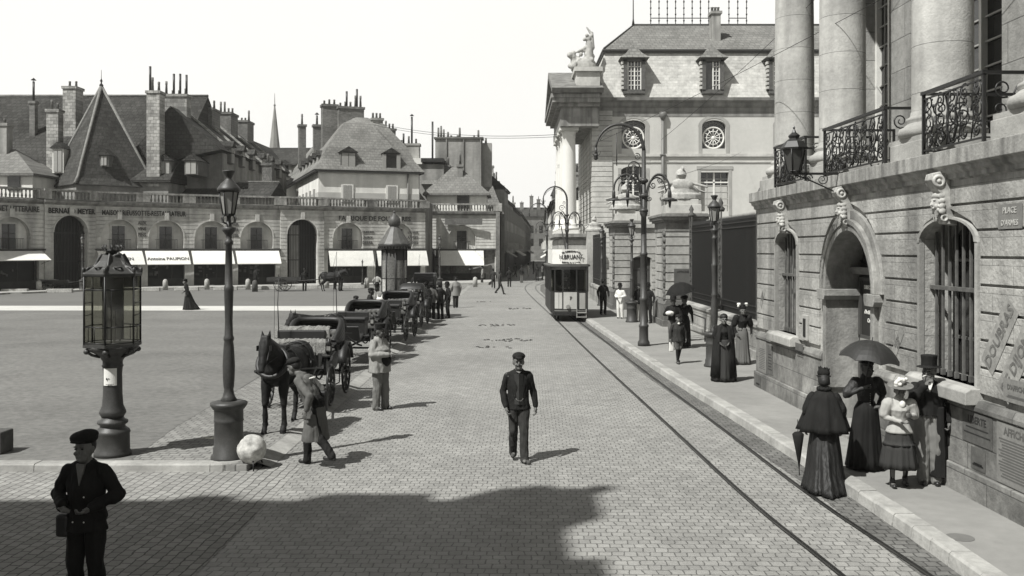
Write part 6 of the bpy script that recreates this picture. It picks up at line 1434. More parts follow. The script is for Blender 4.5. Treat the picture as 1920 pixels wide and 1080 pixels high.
    def cap(s, m, style='cap'):
        mb = MB(); M = s.headM()
        if style == 'cap':
            mb.ball((.004, .015, .085), (.096, .112, .060), 18, 10, M=M); mb.ball((0, -.088, .066), (.058, .045, .010), 12, 6, M=M)
        elif style == 'beret': mb.ball((-.010, .012, .096), (.118, .122, .060), 18, 10, M=M); mb.ball((.02, .02, .125), (.09, .10, .045), 14, 8, M=M); mb.ball((-.01, -.092, .074), (.07, .042, .012), 12, 6, M=M)
        elif style == 'kepi': mb.lathe([(.09, .05), (.092, .08), (.105, .15), (.10, .155)], 16, M=M); mb.ball((0, -.10, .062), (.06, .045, .008), 12, 6, M=M)
        elif style == 'bowler':
            mb.lathe([(.135, .055), (.14, .065), (.12, .07)], 22, M=M, sq=(1, 1.15)); mb.lathe([(.098, .06), (.096, .13), (.085, .17), (.05, .195), (.01, .20)], 22, M=M, sq=(1, 1.12))
        elif style == 'top':
            mb.lathe([(.15, .058), (.155, .070), (.12, .07)], 22, M=M, sq=(1, 1.1)); mb.lathe([(.094, .06), (.092, .14), (.100, .21), (.095, .215)], 22, M=M, sq=(1, 1.1))
        o = s.part('hat' if style in ('bowler', 'top') else 'cap', mb, m, vox=min(s.vox, .010), sm=1); return s
    def hair(s, m=None, beard=False, bun=False, mous=True, short=True):
        mb = MB(); M = s.headM()
        mb.ball((0, .035, .03), (.083, .085, .095), 14, 10, M=M)
        if bun: mb.ball((0, .09, .02), (.06, .05, .06), 10, 8, M=M); mb.ball((0, .0, .07), (.085, .09, .06), 12, 8, M=M)
        if mous:
            for k in (-1, 1): mb.cone(M @ V(0, -.098, -.042), M @ V(k*.045, -.078, -.052), .011, .006, 7)
        if beard: mb.ball((0, -.07, -.10), (.05, .04, .055), 10, 8, M=M); [mb.ball((k*.055, -.03, -.06), (.022, .04, .05), 8, 6, M=M) for k in (-1, 1)]
        s.part('hair', mb, m or M_HAIR, vox=min(s.vox, .008), sm=1); return s
def skirt_mesh(prof, folds=9, amp=.045, seed=0, back=.0, n=64, c=(0, 0)):
    """prof: (z, rx, ry, yoff); pleats grow towards the hem"""
    mb = MB(); z1 = prof[0][0]; z0 = prof[-1][0]; rings = []; random.seed(seed); ph = random.random()*6
    P = []
    for (a, b) in zip(prof, prof[1:]):
        for t in (0, .25, .5, .75): P.append([p+(q-p)*t for p, q in zip(a, b)])
    P.append(list(prof[-1]))
    for z, rx, ry, yo in P:
        t = abs(z1-z)/abs(z1-z0); g = []
        for i in range(n):
            a = 2*pi*i/n; f = 1+amp*t*(sin(folds*a+ph)+.6*sin(folds*2.3*a+1.7*ph)+.5*sin(folds*.5*a))/1.2
            tr = back*t*t*max(0, sin(a))
            g.append((c[0]+rx*f*cos(a), c[1]+yo+(ry+tr)*f*sin(a), z))
        rings.append(g)
    return mb.rings(rings)
def smooth_obj(mb, name, m, par): return mb.build(name, m, par)

# 1 the man standing in the shadow at the lower left
f = Fig('person', 'man in dark jacket and cap standing in the shadow at the lower left, hands together', (-3.95, 8.67, 0), radians(-4), 1.625, .009,
        el=(-.31, .04, 1.125), wl=(-.13, -.19, 1.045), er=(.30, .04, 1.125), wr=(.13, -.20, 1.04), curl=1.0, turn=radians(-3))
f.body(M_SKIN).trousers(M_BLACK, 1.12).shoes().coat(M_BLACK, hem=.79, flare=.215, girth=1.08, sleeves=1.15).lapels(M_SKIN, .20).cap(M_BLACK, 'beret').hair(mous=False)
MB().cbox((-.20, -.02, .84), (.13, .17, .22)).build('shoulder_bag', M_LEATHER, f.o, bevel=.03)
for k, q in ((-1, .90), (1, .90), (1, 1.14)): MB().ball((k*.055, -.158, q), (.008, .005, .008), 8, 5).build('button', M_LETW, f.o)
# 2 the man walking towards us
f = Fig('person', 'man in dark jacket and flat cap walking towards the viewer mid-street', tuple(G(972, 864)), radians(3), 1.69, .009,
        el=(-.250, .02, 1.11), wl=(-.20, -.12, .86), er=(.245, .05, 1.10), wr=(.27, -.03, .85), kl=(-.085, -.06, .50), al=(-.075, .14, .13), kr=(.075, -.10, .52), ar=(.085, -.16, .085), toe=(-.1, .5), curl=1.1)
f.body().trousers(M_DCLOTH, .98).shoes(mat('dusty_boots', .07, n1=(6, .3))).coat(M_BLACK, hem=.83, flare=.20, girth=1.04).lapels(M_SKIN, .03).cap(M_BLACK, 'cap').hair(mous=True)
mb = MB().rings([[(x, y, z) for x, y in ((-.07, -.115), (.0, -.152), (.07, -.115), (.0, -.10))] for z in (.92, 1.15, 1.40)], False); mb.build('waistcoat', mat('waistcoat_cloth', .03, n1=(5, .3)), f.o)
MB().tube([(-.05, -.155, 1.02), (-.02, -.162, .985), (.03, -.162, .98), (.07, -.15, 1.02)], .003, 5).build('watch_chain', mat('steel_chain', .25), f.o)
# 3 the man hurrying past the horse in a long coat
f = Fig('person', 'man in a long grey-brown coat striding past the front horse towards the lamp', tuple(G(592, 874)), radians(-112), 1.66, .010,
        el=(-.27, -.06, 1.16), wl=(-.18, -.28, 1.10), er=(.28, .08, 1.15), wr=(.30, .02, .92), kl=(-.09, -.20, .55), al=(-.09, -.22, .09), kr=(.09, .10, .50), ar=(.09, .36, .22), lean=(0, -.24), head=(0, -.07, -.03), nod=.2)
f.body().trousers(M_BLACK).shoes().coat(M_MCLOTH, hem=.42, flare=.27, girth=1.1, name='long_coat', sleeves=1.1).cap(M_BLACK, 'cap').hair()
MB().cbox((-.22, -.08, 1.0), (.10, .28, .34)).build('satchel', M_LEATHER, f.o, bevel=.03); MB().tube([(.12, .06, 1.43), (0, -.12, 1.38), (-.17, -.2, 1.15)], .014, 6).build('strap', M_WCLOTH, f.o)
# 4 the stout coachman in the pale jacket
f = Fig('person', 'stout coachman in a pale jacket and peaked cap standing beside the first cab', tuple(G(712, 768)), radians(62), 1.76, .011,
        el=(-.27, .0, 1.13), wl=(-.05, -.27, 1.13), er=(.27, .0, 1.13), wr=(.05, -.28, 1.07), kl=(-.10, -.02, .50), kr=(.10, -.06, .50), ar=(.12, -.05, .09), lean=(0, .03), curl=2.1, nod=.05)
f.body(M_SKIN_D).trousers(mat('coachman_trousers', .17, wave=(7, .6, 'z')), 1.22).shoes().coat(mat('pale_jacket', .31, n1=(3, .15), wave=(7, .6, 'z')), hem=.76, flare=.27, girth=1.5, sleeves=1.2).cap(M_BLACK, 'kepi').hair()
MB().ball(V(0, -.12, 1.03), (.14, .14, .17), 18, 12).build('dark_waistcoat', M_BLACK, f.o)  # black rounded piece over the coachman's front
# women
def lady(label, loc, rz, H=1.62, prof=None, bod=M_BLACK, sk=M_BLACK, vox=.010, seed=1, sleeve=1.0, back=.16, skin=None, **pose):
    f = Fig('person', label, loc, rz, H, vox, **pose); f.body(skin)
    prof = prof or [(1.07, .115, .095, 0), (.98, .165, .14, .0), (.80, .205, .18, .01), (.40, .27, .24, .03), (.02, .335, .30, .04)]
    smooth_obj(skirt_mesh(prof, 8, .075, seed, back, n=110), 'skirt', sk, f.o)
    mb = MB(); L = f.L; rings = []
    for z, rx, ry in ((.98, .155, .13), (1.07, .118, .10), (1.16, .135, .112), (1.27, .160, .135), (1.36, .165, .11), (1.43, .10, .075), (1.50, .056, .056)):
        c = L(0, 0, z); rings.append([(c.x+rx*cos(2*pi*i/24), c.y+ry*sin(2*pi*i/24)-(.02 if 1.2 < z < 1.3 else 0), c.z) for i in range(24)])
    mb.rings(rings)
    for S_, e, w in ((f.SL, f.el, f.wl), (f.SR, f.er, f.wr)):
        mb.cone(S_, S_.lerp(e, .8), .085*sleeve, .07*sleeve); mb.ball(S_+V(0, 0, .0), .082*sleeve); mb.cone(S_.lerp(e, .7), e, .068, .046); mb.cone(e, w, .046, .034)
    f.part('bodice', mb, bod); return f
def ladies_hat(f, m, brim=.14, style='feathers', m2=None, tilt=0.0):
    M = f.headM() @ Matrix.Rotation(tilt, 4, 'X'); mb = MB()
    mb.lathe([(brim, .082), (brim+.004, .090), (brim*.6, .10)], 24, M=M, sq=(1, .92)); mb.lathe([(.075, .085), (.072, .15), (.05, .165)], 18, M=M)
    h = f.part('hat', mb, m, vox=.008, sm=1)
    mb = MB(); random.seed(len(f.label))
    if style == 'feathers':
        for i in range(9):
            a = -pi/2+(i-4)*.35; b = V(.05*cos(a), -.02+.03*sin(a), .12); t = b+V(.13*cos(a*1.0)+random.uniform(-.02, .02), random.uniform(-.03, .05), .11+random.uniform(0, .06)); mb.cone(M @ b, M @ t, .018, .008, 7)
        m2 = m2 or m
    elif style == 'tuft':
        mb.ball((0, .0, .13), (.088, .080, .070), 12, 8, M=M)
        for i in range(22): a = i*.57; q = random.uniform(.2, 1); mb.cone(M @ V(.04*cos(a), .03*sin(a), .10), M @ V(.085*q*cos(a), .07*q*sin(a), .175+random.uniform(-.03, .035)), .026, .015, 7)
        m2 = m2 or m
    elif style == 'flowers':
        for i in range(15): mb.ball((random.uniform(-.08, .10), random.uniform(-.08, .06), random.uniform(.10, .19)), random.uniform(.024, .042), 8, 6, M=M)
    elif style == 'pompons':
        for k in (-1, 1):
            for i in range(8): mb.ball((k*.105+random.uniform(-.03, .03), random.uniform(-.04, .04), .14+random.uniform(-.03, .04)), .035, 8, 6, M=M)
    q = f.part('hat_trimming', mb, m2, vox=.009, sm=1); q.parent = h
    return h
# 5 lady in the cape, seen from behind
f = lady('woman seen from behind in a long black cape and plumed hat, stepping off the kerb', tuple(G(1545, 912, .02)), radians(168), 1.57, seed=3, back=.26,
         prof=[(1.07, .13, .11, 0), (.95, .19, .17, .01), (.6, .235, .22, .03), (.25, .27, .28, .05), (.01, .325, .37, .08)], sk=mat('black_silk', .014, rough=.6, wave=(12, .7, 'z')))
f.hair(bun=True, mous=False); ladies_hat(f, M_BLACK, .10, 'tuft')
smooth_obj(skirt_mesh([(1.50, .055, .06, .01), (1.44, .13, .10, .01), (1.36, .21, .15, .01), (1.15, .285, .22, .02), (.85, .37, .28, .02)], 7, .11, 5, .02), 'cape', M_BLACK, f.o)
mb = MB()
for i in range(22): a = 2*pi*i/22; mb.ball((.085*cos(a), .01+.08*sin(a), 1.485+.012*(i % 2)), (.032, .032, .028), 8, 6)
f.part('ruff_collar', mb, M_BLACK, vox=.010)
um = thing('umbrella', 'closed black umbrella hanging from the caped woman\'s left side', 'umbrella', (G(1499, 895, .02).x, G(1497, 895, .02).y, 0), radians(168)); um.rotation_euler = (radians(4), radians(-3), 0)
mb = MB().lathe([(.004, .12), (.012, .2), (.05, .45), (.085, .66), (.055, .69), (.02, .70)], 12); mb.build('folded_cover', M_BLACK, um); MB().tube([(0, 0, .05), (0, 0, .88)], .007, 6).build('stick', M_WOODD, um)
# 6 lady under the open umbrella
f = lady('woman in black holding an open black umbrella over the group by the arched door', tuple(G(1624, 880, .145)), radians(8), 1.59, seed=7, back=.08,
         prof=[(1.07, .125, .105, 0), (.96, .185, .16, .0), (.6, .235, .2, .02), (.02, .285, .25, .03)], bod=mat('black_bodice', .022, rough=.6), skin=M_SKIN_D,
         el=(-.36, -.05, 1.17), wl=(-.14, -.18, 1.30), er=(.30, .05, 1.16), wr=(.10, -.18, 1.02), curl=1.6, sleeve=1.15)
f.hair(bun=True, mous=False); ladies_hat(f, M_BLACK, .12, 'feathers')
mb = MB()
for i in range(10): mb.ball((0, -.125-.0*i, 1.34-.035*i), (.006, .006, .006), 6, 4)
mb.build('buttons', M_LETW, f.o)
def umbrella(loc, rot, label, R=.52, m=M_BLACK, par=None, stick=.95):
    u = thing('umbrella', label, 'umbrella', loc, 0, 'open umbrellas'); u.rotation_euler = rot
    n = 8; rings = []
    for t in [0.0, .1, .25, .4, .55, .7, .85, 1.0]:
        g = []
        for i in range(n*5):
            a = 2*pi*i/(n*5); w = 1-abs((i % 5)/5-.0) if False else 1-.055*t*(sin(pi*((i % 5)/5)))*1.6
            r = max(.002, R*t*w); z = .30*R/.5*(1-t**2.1)-.0; z += .03*t*sin(pi*((i % 5)/5)); g.append((r*cos(a), r*sin(a), z))
        rings.append(g)
    ins = [[(x*.99, y*.99, z-.006) for x, y, z in g] for g in reversed(rings)]
    MB().rings(rings+ins, False).build('canopy', m, u)
    mb = MB().tube([(0, 0, .36*R/.5), (0, 0, -stick+.3)], .008, 6)
    for i in range(n): a = 2*pi*i/n; mb.tube([(0, 0, .02), (R*.5*cos(a), R*.5*sin(a), .20*R/.5)], .003, 4)
    mb.build('stick', M_IRON, u); return u
p = G(1624, 880, .145); umbrella((p.x-.03, p.y-.20, 1.78), (radians(5), radians(7), 0), 'open black umbrella held high by the woman near the arched door', .44, mat('umbrella_silk', .030, rough=.55), stick=.85)
# 7 girl in the pale jacket
f = lady('girl in a pale jacket, dark flounced skirt and flower-trimmed straw hat', tuple(G(1686, 914, .145)), radians(-8), 1.41, seed=11, back=0,
         prof=[(1.07, .13, .11, 0), (.95, .19, .16, 0), (.74, .225, .2, 0), (.73, .24, .215, 0), (.33, .30, .27, .0)], sk=mat('dark_flounced_skirt', .035, wave=(10, .6, 'z')), bod=mat('pale_jacket_wool', .40, n1=(4, .1), wave=(7, .4, 'z')),
         el=(-.25, .0, 1.15), wl=(-.03, -.20, 1.10), er=(.25, .02, 1.15), wr=(.13, -.20, 1.20), kr=(.10, .02, .50), ar=(.13, .16, .10), sleeve=1.2, nod=.22)
f.shoes(); f.hair(bun=False, mous=False); ladies_hat(f, mat('straw_hat', .16, n1=(10, .3)), .185, 'flowers', M_WCLOTH, tilt=.05)
smooth_obj(skirt_mesh([(1.12, .125, .105, 0), (1.02, .165, .145, 0), (.90, .215, .185, 0)], 7, .03, 2), 'jacket_peplum', mat('pale_jacket_wool', .4), f.o)
MB().ball((.02, -.12, 1.37), (.05, .03, .06), 10, 7).build('white_jabot', M_WCLOTH, f.o)
smooth_obj(MB().lathe([(.235, .725), (.255, .72), (.26, .70)], 40, sq=(1, .88)), 'flounce', M_BLACK, f.o)
mb = MB()
for a in (f.al, f.ar): mb.cone(V(a.x, a.y*.3, .46), a, .05, .036)
mb.build('stockings', M_BLACK, f.o)
# 8 gentleman with cape-coat
f = Fig('person', 'bearded gentleman in tall hat and dark coat, smoking beside the wall', tuple(G(1741, 908, .145)), radians(-16), 1.66, .010,
        el=(-.22, -.14, 1.20), wl=(-.07, -.24, 1.42), er=(.30, .02, 1.12), wr=(.26, -.06, .88), kl=(-.075, -.03, .50), al=(-.07, .0, .09), kr=(.085, -.02, .50), curl=1.4, turn=radians(-25))
f.body().trousers(mat('gent_trousers', .19, wave=(7, .4, 'z')), 1.22).shoes().coat(M_BLACK, hem=.98, flare=.185, girth=1.15, sleeves=1.2).cap(M_BLACK, 'top').hair(mat('grizzled_beard', .12, n1=(20, .4)), beard=True).lapels(M_WCLOTH, .13)
mb = MB(); mb.rings([[(x, y, z) for x, y in ((.08, -.10), (.20, -.10), (.27, .02), (.2, .14), (-.05, .16), (-.08, .12))] for z in (.12, .5)]+[[(x*.9, y*.95, z) for x, y in ((.10, -.12), (.20, -.12), (.26, .02), (.19, .13), (-.05, .14), (-.08, .11))] for z in (.9, 1.1)]); f.part('coat_tails', mb, M_BLACK)
MB().tube([(-.03, -.12, 1.545), (-.10, -.20, 1.53)], .008, 5).build('pipe', M_LETW, f.o)
MB().rings([[(x, y, z) for x, y in ((.24, -.06), (.36, -.02), (.36, .1), (.24, .1))] for z in (.55, .75, 1.0)]).build('draped_overcoat', M_BLACK, f.o, bevel=.03)
# 9 woman in the long dark cloak
f = lady('woman wrapped in a long dark cloak walking along the pavement below the street lamp', tuple(G(1357, 715, .145)), radians(-6), 1.62, seed=13, back=.05,
         prof=[(1.07, .15, .13, 0), (.9, .21, .18, .0), (.5, .26, .22, .01), (.02, .31, .27, .02)], sk=mat('charcoal_dress', .035, wave=(9, .7, 'z')), el=(-.24, -.04, 1.15), wl=(-.12, -.16, 1.0), er=(.24, -.04, 1.15), wr=(.12, -.16, 1.0), vox=.012)
f.hair(bun=True, mous=False); M_ = f.headM(); f.part('bonnet', MB().ball((0, .02, .06), (.092, .10, .085), 14, 10, M=M_), M_BLACK)
cl = MB(); rings = []
for z, rx, ry in ((1.47, .08, .075), (1.38, .20, .13), (1.1, .265, .19), (.6, .30, .23), (.12, .335, .27)):
    g = []
    for i in range(40):
        a = -pi/2+.42+(2*pi-.84)*i/39; k = 1+.03*sin(7*a); g.append((rx*k*cos(a), ry*k*sin(a), z))
    g2 = [(x*.93, y*.93, z) for x, y, z in reversed(g)]; rings.append(g+g2)
cl.rings(rings); cl.build('cloak', M_BLACK, f.o)
# 10 woman with white pompons on her hat
f = lady('woman with white pompons on her hat, dark bodice and grey skirt', tuple(G(1392, 683, .145)), radians(4), 1.62, seed=17, sk=mat('grey_walking_skirt', .13, wave=(9, .7, 'z')), vox=.013, back=.05,
         prof=[(1.07, .12, .10, 0), (.9, .17, .15, 0), (.4, .2, .18, 0), (.02, .25, .23, 0)], el=(-.27, .0, 1.13), wl=(-.20, -.10, .92), er=(.27, .03, 1.13), wr=(.26, -.03, .90), sleeve=1.25)
f.hair(bun=True, mous=False); ladies_hat(f, M_BLACK, .11, 'pompons', M_WCLOTH)
# 11 boy with a parcel
f = Fig('person', 'boy in knee breeches and jacket walking with a white parcel in his hand', tuple(G(1271, 682, .145)), radians(8), 1.36, .013,
        el=(-.27, .02, 1.12), wl=(-.29, -.03, .88), er=(.28, .02, 1.12), wr=(.30, .02, .88), kl=(-.05, -.06, .50), al=(-.04, -.10, .09), kr=(.08, .0, .50), ar=(.06, .16, .14))
f.body().shoes().coat(M_DCLOTH, hem=.78, flare=.215, girth=1.1).cap(M_BLACK, 'cap').hair(mous=False)
mb = MB()
for h, k in ((V(-.09, 0, .9), f.kl), (V(.09, 0, .9), f.kr)): mb.cone(h, k+V(0, 0, .06), .11, .085)
mb.ball((0, 0, .95), (.16, .12, .12)); f.part('breeches', mb, M_MCLOTH)
mb = MB()
for k, a in ((f.kl, f.al), (f.kr, f.ar)): mb.cone(k, a, .054, .042)
f.part('stockings', mb, M_BLACK); MB().ball((0, -.12, 1.42), (.05, .03, .04), 8, 6).build('white_collar', M_WCLOTH, f.o)
pp = MB().cbox((0, 0, 0), (.13, .09, .26)).build('parcel', M_WCLOTH, bevel=.025); q = G(1259, 655, .5); pp.location = (G(1259, 682, .145).x-.0, G(1271, 682, .145).y, .62); tag(pp, 'white parcel hanging from the boy\'s right hand', 'parcel')
# 12 couple under the far umbrella
f = lady('woman in black under the umbrella walking just behind the boy', tuple(G(1283, 652, .145)), radians(5), 1.66, seed=19, vox=.015, prof=[(1.07, .14, .12, 0), (.9, .19, .16, 0), (.5, .21, .18, 0), (.05, .22, .2, .02)], wl=(-.08, -.18, 1.38), el=(-.28, -.03, 1.18))
f.hair(bun=True, mous=False); f.cap(M_BLACK, 'beret')
p = G(1283, 652, .145); umbrella((p.x-.15, p.y-.15, 1.98), (radians(12), radians(-14), 0), 'open black umbrella of the couple behind the boy', .50)
f = Fig('person', 'man with a white bundle under his arm walking behind the boy', tuple(G(1262, 655, .145)), radians(-5), 1.66, .015, el=(-.28, .02, 1.15), wl=(-.12, -.2, 1.15), er=(.26, .0, 1.15), kl=(-.09, -.1, .5), al=(-.09, -.12, .09), ar=(.09, .15, .12))
f.body(M_SKIN_D).trousers(M_MCLOTH).shoes().coat(M_BLACK).cap(M_BLACK, 'bowler').hair(); MB().ball((-.12, -.16, 1.20), (.14, .09, .08), 12, 8).build('white_bundle', M_WCLOTH, f.o)
# 13 the pair near the tram
f = Fig('person', 'man in a dark suit and hat standing on the pavement beside the tram', tuple(G(1131, 590, .145)), radians(10), 1.70, .018); f.body(M_SKIN_D).trousers(M_BLACK).shoes().coat(M_BLACK).cap(M_BLACK, 'bowler').hair(); m13 = f.o
f = Fig('person', 'man in white work clothes near the arc lamp mast, before the gate pier', tuple(G(1163, 597, .145)), radians(-30), 1.58, .018, wl=(-.1, -.22, 1.05), wr=(.1, -.22, 1.05)); f.body(M_SKIN_D).trousers(M_WCLOTH, 1.2).shoes().coat(M_WCLOTH).cap(M_BLACK, 'bowler').hair(); m14 = f.o
f = Fig('person', 'man in dark jacket and white trousers half hidden between lamp pedestal and arc lamp mast', tuple(G(1197, 603, .145)), radians(20), 1.66, .018); f.body(M_SKIN_D).trousers(M_WCLOTH, 1.1).shoes().coat(M_BLACK).cap(M_BLACK, 'cap').hair()
copy_tree(m13, G(1216, 606, .145), radians(-40), 'man in dark clothes standing right behind the arc lamp mast')
# 14 the group of drivers in the street
GD = 'men standing about by the cab rank'
f = Fig('person', 'man in dark jacket and grey trousers, left one of the close pair beside the cabs', tuple(G(796, 600)), radians(150), 1.74, .018, group=GD); f.body(M_SKIN_D).trousers(M_MCLOTH, 1.15).shoes().coat(M_BLACK, flare=.22, girth=1.15).cap(M_BLACK, 'cap').hair(); a1 = f.o
f = Fig('person', 'man in grey jacket and dark trousers, right one of the close pair beside the cabs', tuple(G(809, 599)), radians(190), 1.72, .018, group=GD); f.body(M_SKIN_D).trousers(M_BLACK, 1.1).shoes().coat(M_MCLOTH, flare=.22, girth=1.15).cap(M_BLACK, 'bowler').hair(); a2 = f.o
copy_tree(m13, G(840, 596), radians(-70), 'man in black facing the pair, standing alone in the street', GD)
f = Fig('person', 'man in a light grey coat walking away, right of the man in black', tuple(G(855, 577)), radians(200), 1.76, .018, group=GD, kl=(-.09, -.1, .5), al=(-.09, -.12, .09)); f.body(M_SKIN_D).trousers(M_DCLOTH, 1.1).shoes().coat(mat('light_grey_coat', .22, wave=(7, .5, 'z')), hem=.66, flare=.24, girth=1.2).cap(M_BLACK, 'kepi').hair(); a4 = f.o
f = Fig('person', 'man in dark suit striding across the far street, left of the tram', tuple(G(937, 552)), radians(90), 1.70, .02, kl=(-.09, -.18, .52), al=(-.09, -.30, .1), kr=(.09, .05, .5), ar=(.09, .32, .18)); f.body(M_SKIN_D).trousers(M_DCLOTH).shoes().coat(M_DCLOTH).cap(M_BLACK, 'cap').hair(); a5 = f.o
GF = 'distant people in the shade of the street'
far_ = [(905, 534, a4, 'pale-coated man standing before the shaded pavilion shop'), (925, 541, a5, 'man just left of the striding man at the pavilion corner'), (955, 538, m13, 'dark figure near the left edge of the street mouth'), (978, 530, a1, 'dark figure in the middle of the street mouth'),
        (1007, 527, m13, 'dark figure walking centrally in the far street, near the tram rails'), (1017, 524, a2, 'dark figure immediately left of the tram, far off'), (966, 520, a5, 'tiny figure deep in the street on the left'), (990, 518, m14, 'tiny pale figure deep in the street'), (1000, 514, m13, 'tiniest dark figure at the end of the street')]
for x, y, src, lab in far_: copy_tree(src, G(x, y), random.uniform(0, 6), lab, GF)
# 15 woman walking on the square
f = lady('woman in a dark dress hurrying across the pale footpath of the square', tuple(G(352, 581, .1)), radians(-78), 1.62, seed=23, vox=.02, prof=[(1.07, .12, .1, 0), (.9, .2, .17, .02), (.4, .30, .27, .08), (.02, .40, .38, .14)], wl=(-.22, -.25, 1.0), el=(-.26, -.05, 1.15), lean=(0, -.08))
f.hair(bun=True, mous=False); f.cap(M_BLACK, 'beret')
# 16 people before the arcades
f = Fig('person', 'man in white shirt bending beside the kiosk, back to us', tuple(G(707, 556, .1)), radians(180), 1.6, .02, lean=(0, -.1), el=(-.32, 0, 1.15), wl=(-.25, -.1, .95), er=(.32, 0, 1.15), wr=(.25, -.1, .95)); f.body(M_SKIN_D).trousers(M_BLACK).shoes().coat(M_LCLOTH).cap(M_BLACK, 'cap').hair(); b1 = f.o
copy_tree(b1, G(628, 543, .1), 1.0, 'man in pale shirt standing by the cart horse before the gateway'); copy_tree(m13, G(571, 545, .1), .4, 'dark seated-looking driver by the open gateway, beside the cart')
copy_tree(m13, G(479, 541, .22), 2.4, 'dark figure behind the thick dark bollard by the plain awning')
copy_tree(m13, G(640, 545, .1), 2.0, 'dark figure close behind the cart horse\'s head')
copy_tree(a1, G(779, 562, .1), 2.8, 'dark figure between the last closed cab and the street'); copy_tree(a4, G(725, 575, .1), .3, 'grey-coated driver on foot among the cabs below the kiosk')
# driver inside the tram
f = Fig('person', 'tram driver in dark uniform behind the front window of the tram', (2.55, 43.95, .50), 0, 1.62, .02, el=(-.3, -.05, 1.15), wl=(-.1, -.28, 1.1), er=(.3, -.05, 1.15), wr=(.15, -.3, 1.12)); f.body(M_SKIN).trousers(M_BLACK).coat(M_DCLOTH).cap(M_BLACK, 'kepi').hair()
# ------------------------------------------------------------------ cab horses and carriages
def make_horse(label, loc, rz, m, head_down=0.0, head_turn=0.0, vox=.016, bonnet=False, group='cab horses', blaze=False):
    mb = MB()
    mb.ball((0, .05, 1.14), (.285, .72, .33), 20, 14); mb.ball((0, -.50, 1.18), (.24, .30, .34)); mb.ball((0, .62, 1.22), (.275, .32, .32)); mb.ball((0, -.32, 1.40), (.11, .34, .14)); mb.ball((0, .1, 1.0), (.25, .5, .26))
    hd = V(sin(head_turn)*.45, -1.02, 1.80-head_down); nb = V(0, -.58, 1.34)
    mb.cone(nb, nb.lerp(hd, .55)+V(0, -.03, .03), .215, .155); mb.cone(nb.lerp(hd, .5), hd, .16, .115); mb.cone(V(0, -.35, 1.42), nb.lerp(hd, .7)+V(0, .08, .06), .09, .07)
    ft = Vector((sin(head_turn)*.33, -.24-.0*head_down, -.42)); mz = hd+ft
    mb.cone(hd, hd+ft*.45, .115, .088); mb.cone(hd+ft*.35, mz, .085, .058); mb.ball(hd+ft*.25+V(0, .05, -.03), (.075, .10, .10)); mb.ball(mz+V(0, -.0, -.01), (.062, .06, .055))
    for k in (-1, 1): mb.cone(hd+V(k*.055, .03, .09), hd+V(k*.075, .02, .24), .032, .008, 8)
    for k in (-1, 1):
        x = .155*k; o = .05*k
        mb.cone((x*.9, -.46, 1.12), (x, -.52, .92), .15, .10); mb.cone((x, -.52, .92), (x, -.54+o, .52), .105, .062); mb.ball((x, -.55+o, .52), (.055, .06, .065)); mb.cone((x, -.54+o, .52), (x, -.52+o, .17), .050, .044); mb.ball((x, -.52+o, .16), (.054, .06, .055)); mb.cone((x, -.52+o, .15), (x, -.57+o, .06), .044, .055); mb.lathe([(.062, .0), (.05, .07)], 12, (x, -.58+o, 0))
        mb.cone((x*.9, .62, 1.12), (x*1.05, .50, .88), .20, .14); mb.cone((x*1.05, .52, .88), (x, .80-o, .58), .135, .072); mb.ball((x, .82-o, .55), (.055, .07, .075)); mb.cone((x, .80-o, .56), (x, .74-o, .18), .054, .045); mb.ball((x, .74-o, .17), (.045, .05, .05)); mb.cone((x, .74-o, .15), (x, .69-o, .06), .038, .046); mb.lathe([(.062, .0), (.05, .07)], 12, (x, .68-o, 0))
    me = solidify(mb, 'horse', vox, 3); nn = [v.normal.copy() for v in me.vertices]
    for v, n_ in zip(me.vertices, nn): v.co += n_*(.012*noise.noise(v.co*6)+.005*noise.noise(v.co*22))
    h = mobj('horse', me, m); h.location = loc; h.rotation_euler = (0, 0, rz); tag(h, label, 'horse', group)
    mb = MB(); random.seed(3)
    for i in range(22): t = i/21; p = V(0, -.30, 1.50).lerp(hd+V(0, .08, .10), t); mb.cone(p, p+V(.10+random.uniform(-.03, .05), .02, -.14+random.uniform(-.05, .03)), .035, .012, 7)
    [mb.cone(hd+V(q, -.03, .12), hd+V(q*1.6, -.12, -.10), .035, .012, 7) for q in (-.04, 0, .04)]
    mobj('mane', solidify(mb, 'mane', vox*.9, 1), M_HAIR, h)
    mb = MB(); mb.cone((0, .90, 1.36), (0, 1.02, 1.1), .05, .06); mb.cone((0, 1.02, 1.1), (0, .98, .6), .075, .05); mb.cone((0, .98, .6), (0, .96, .42), .05, .015); mobj('tail', solidify(mb, 'tail', .02, 1), M_HAIR, h)
    mb = MB(); R = Matrix.Rotation(radians(-28), 3, 'X'); mb.torus((0, -.62, 1.26), .27, .045, 'y', 24, 8, rot=R)
    mb.build('collar', M_LEATHER, h)
    mb = MB()
    def strap(c, rx, rz_, ax='y', r=.014):
        pts = [(c[0]+rx*cos(a), c[1], c[2]+rz_*sin(a)) for a in [2*pi*i/20 for i in range(21)]]; mb.tube(pts, r, 5)
    strap((0, -.15, 1.14), .30, .36); strap((0, .45, 1.18), .30, .35)
    for k in (-1, 1): mb.tube([(k*.27, -.6, 1.12), (k*.31, 0, 1.08), (k*.31, .95, .98)], .017, 5); mb.tube([hd+V(k*.10, -.02, .03), hd+ft*.6+V(k*.08, 0, 0), hd+ft*.85+V(0, -.06, 0)], .010, 5); mb.tube([hd+ft*.8+V(k*.07, 0, 0), V(k*.18, -.5, 1.45), V(k*.2, .6, 1.5)], .008, 4)
    mb.box(-.1, .1, -.26, -.06, 1.47, 1.53); mb.build('harness', M_LEATHER, h)
    mb = MB()
    for k in (-1, 1): mb.cbox((hd.x+k*.115, hd.y-.06, hd.z-.07), (.012, .09, .09))
    mb.build('blinkers', M_LEATHER, h)
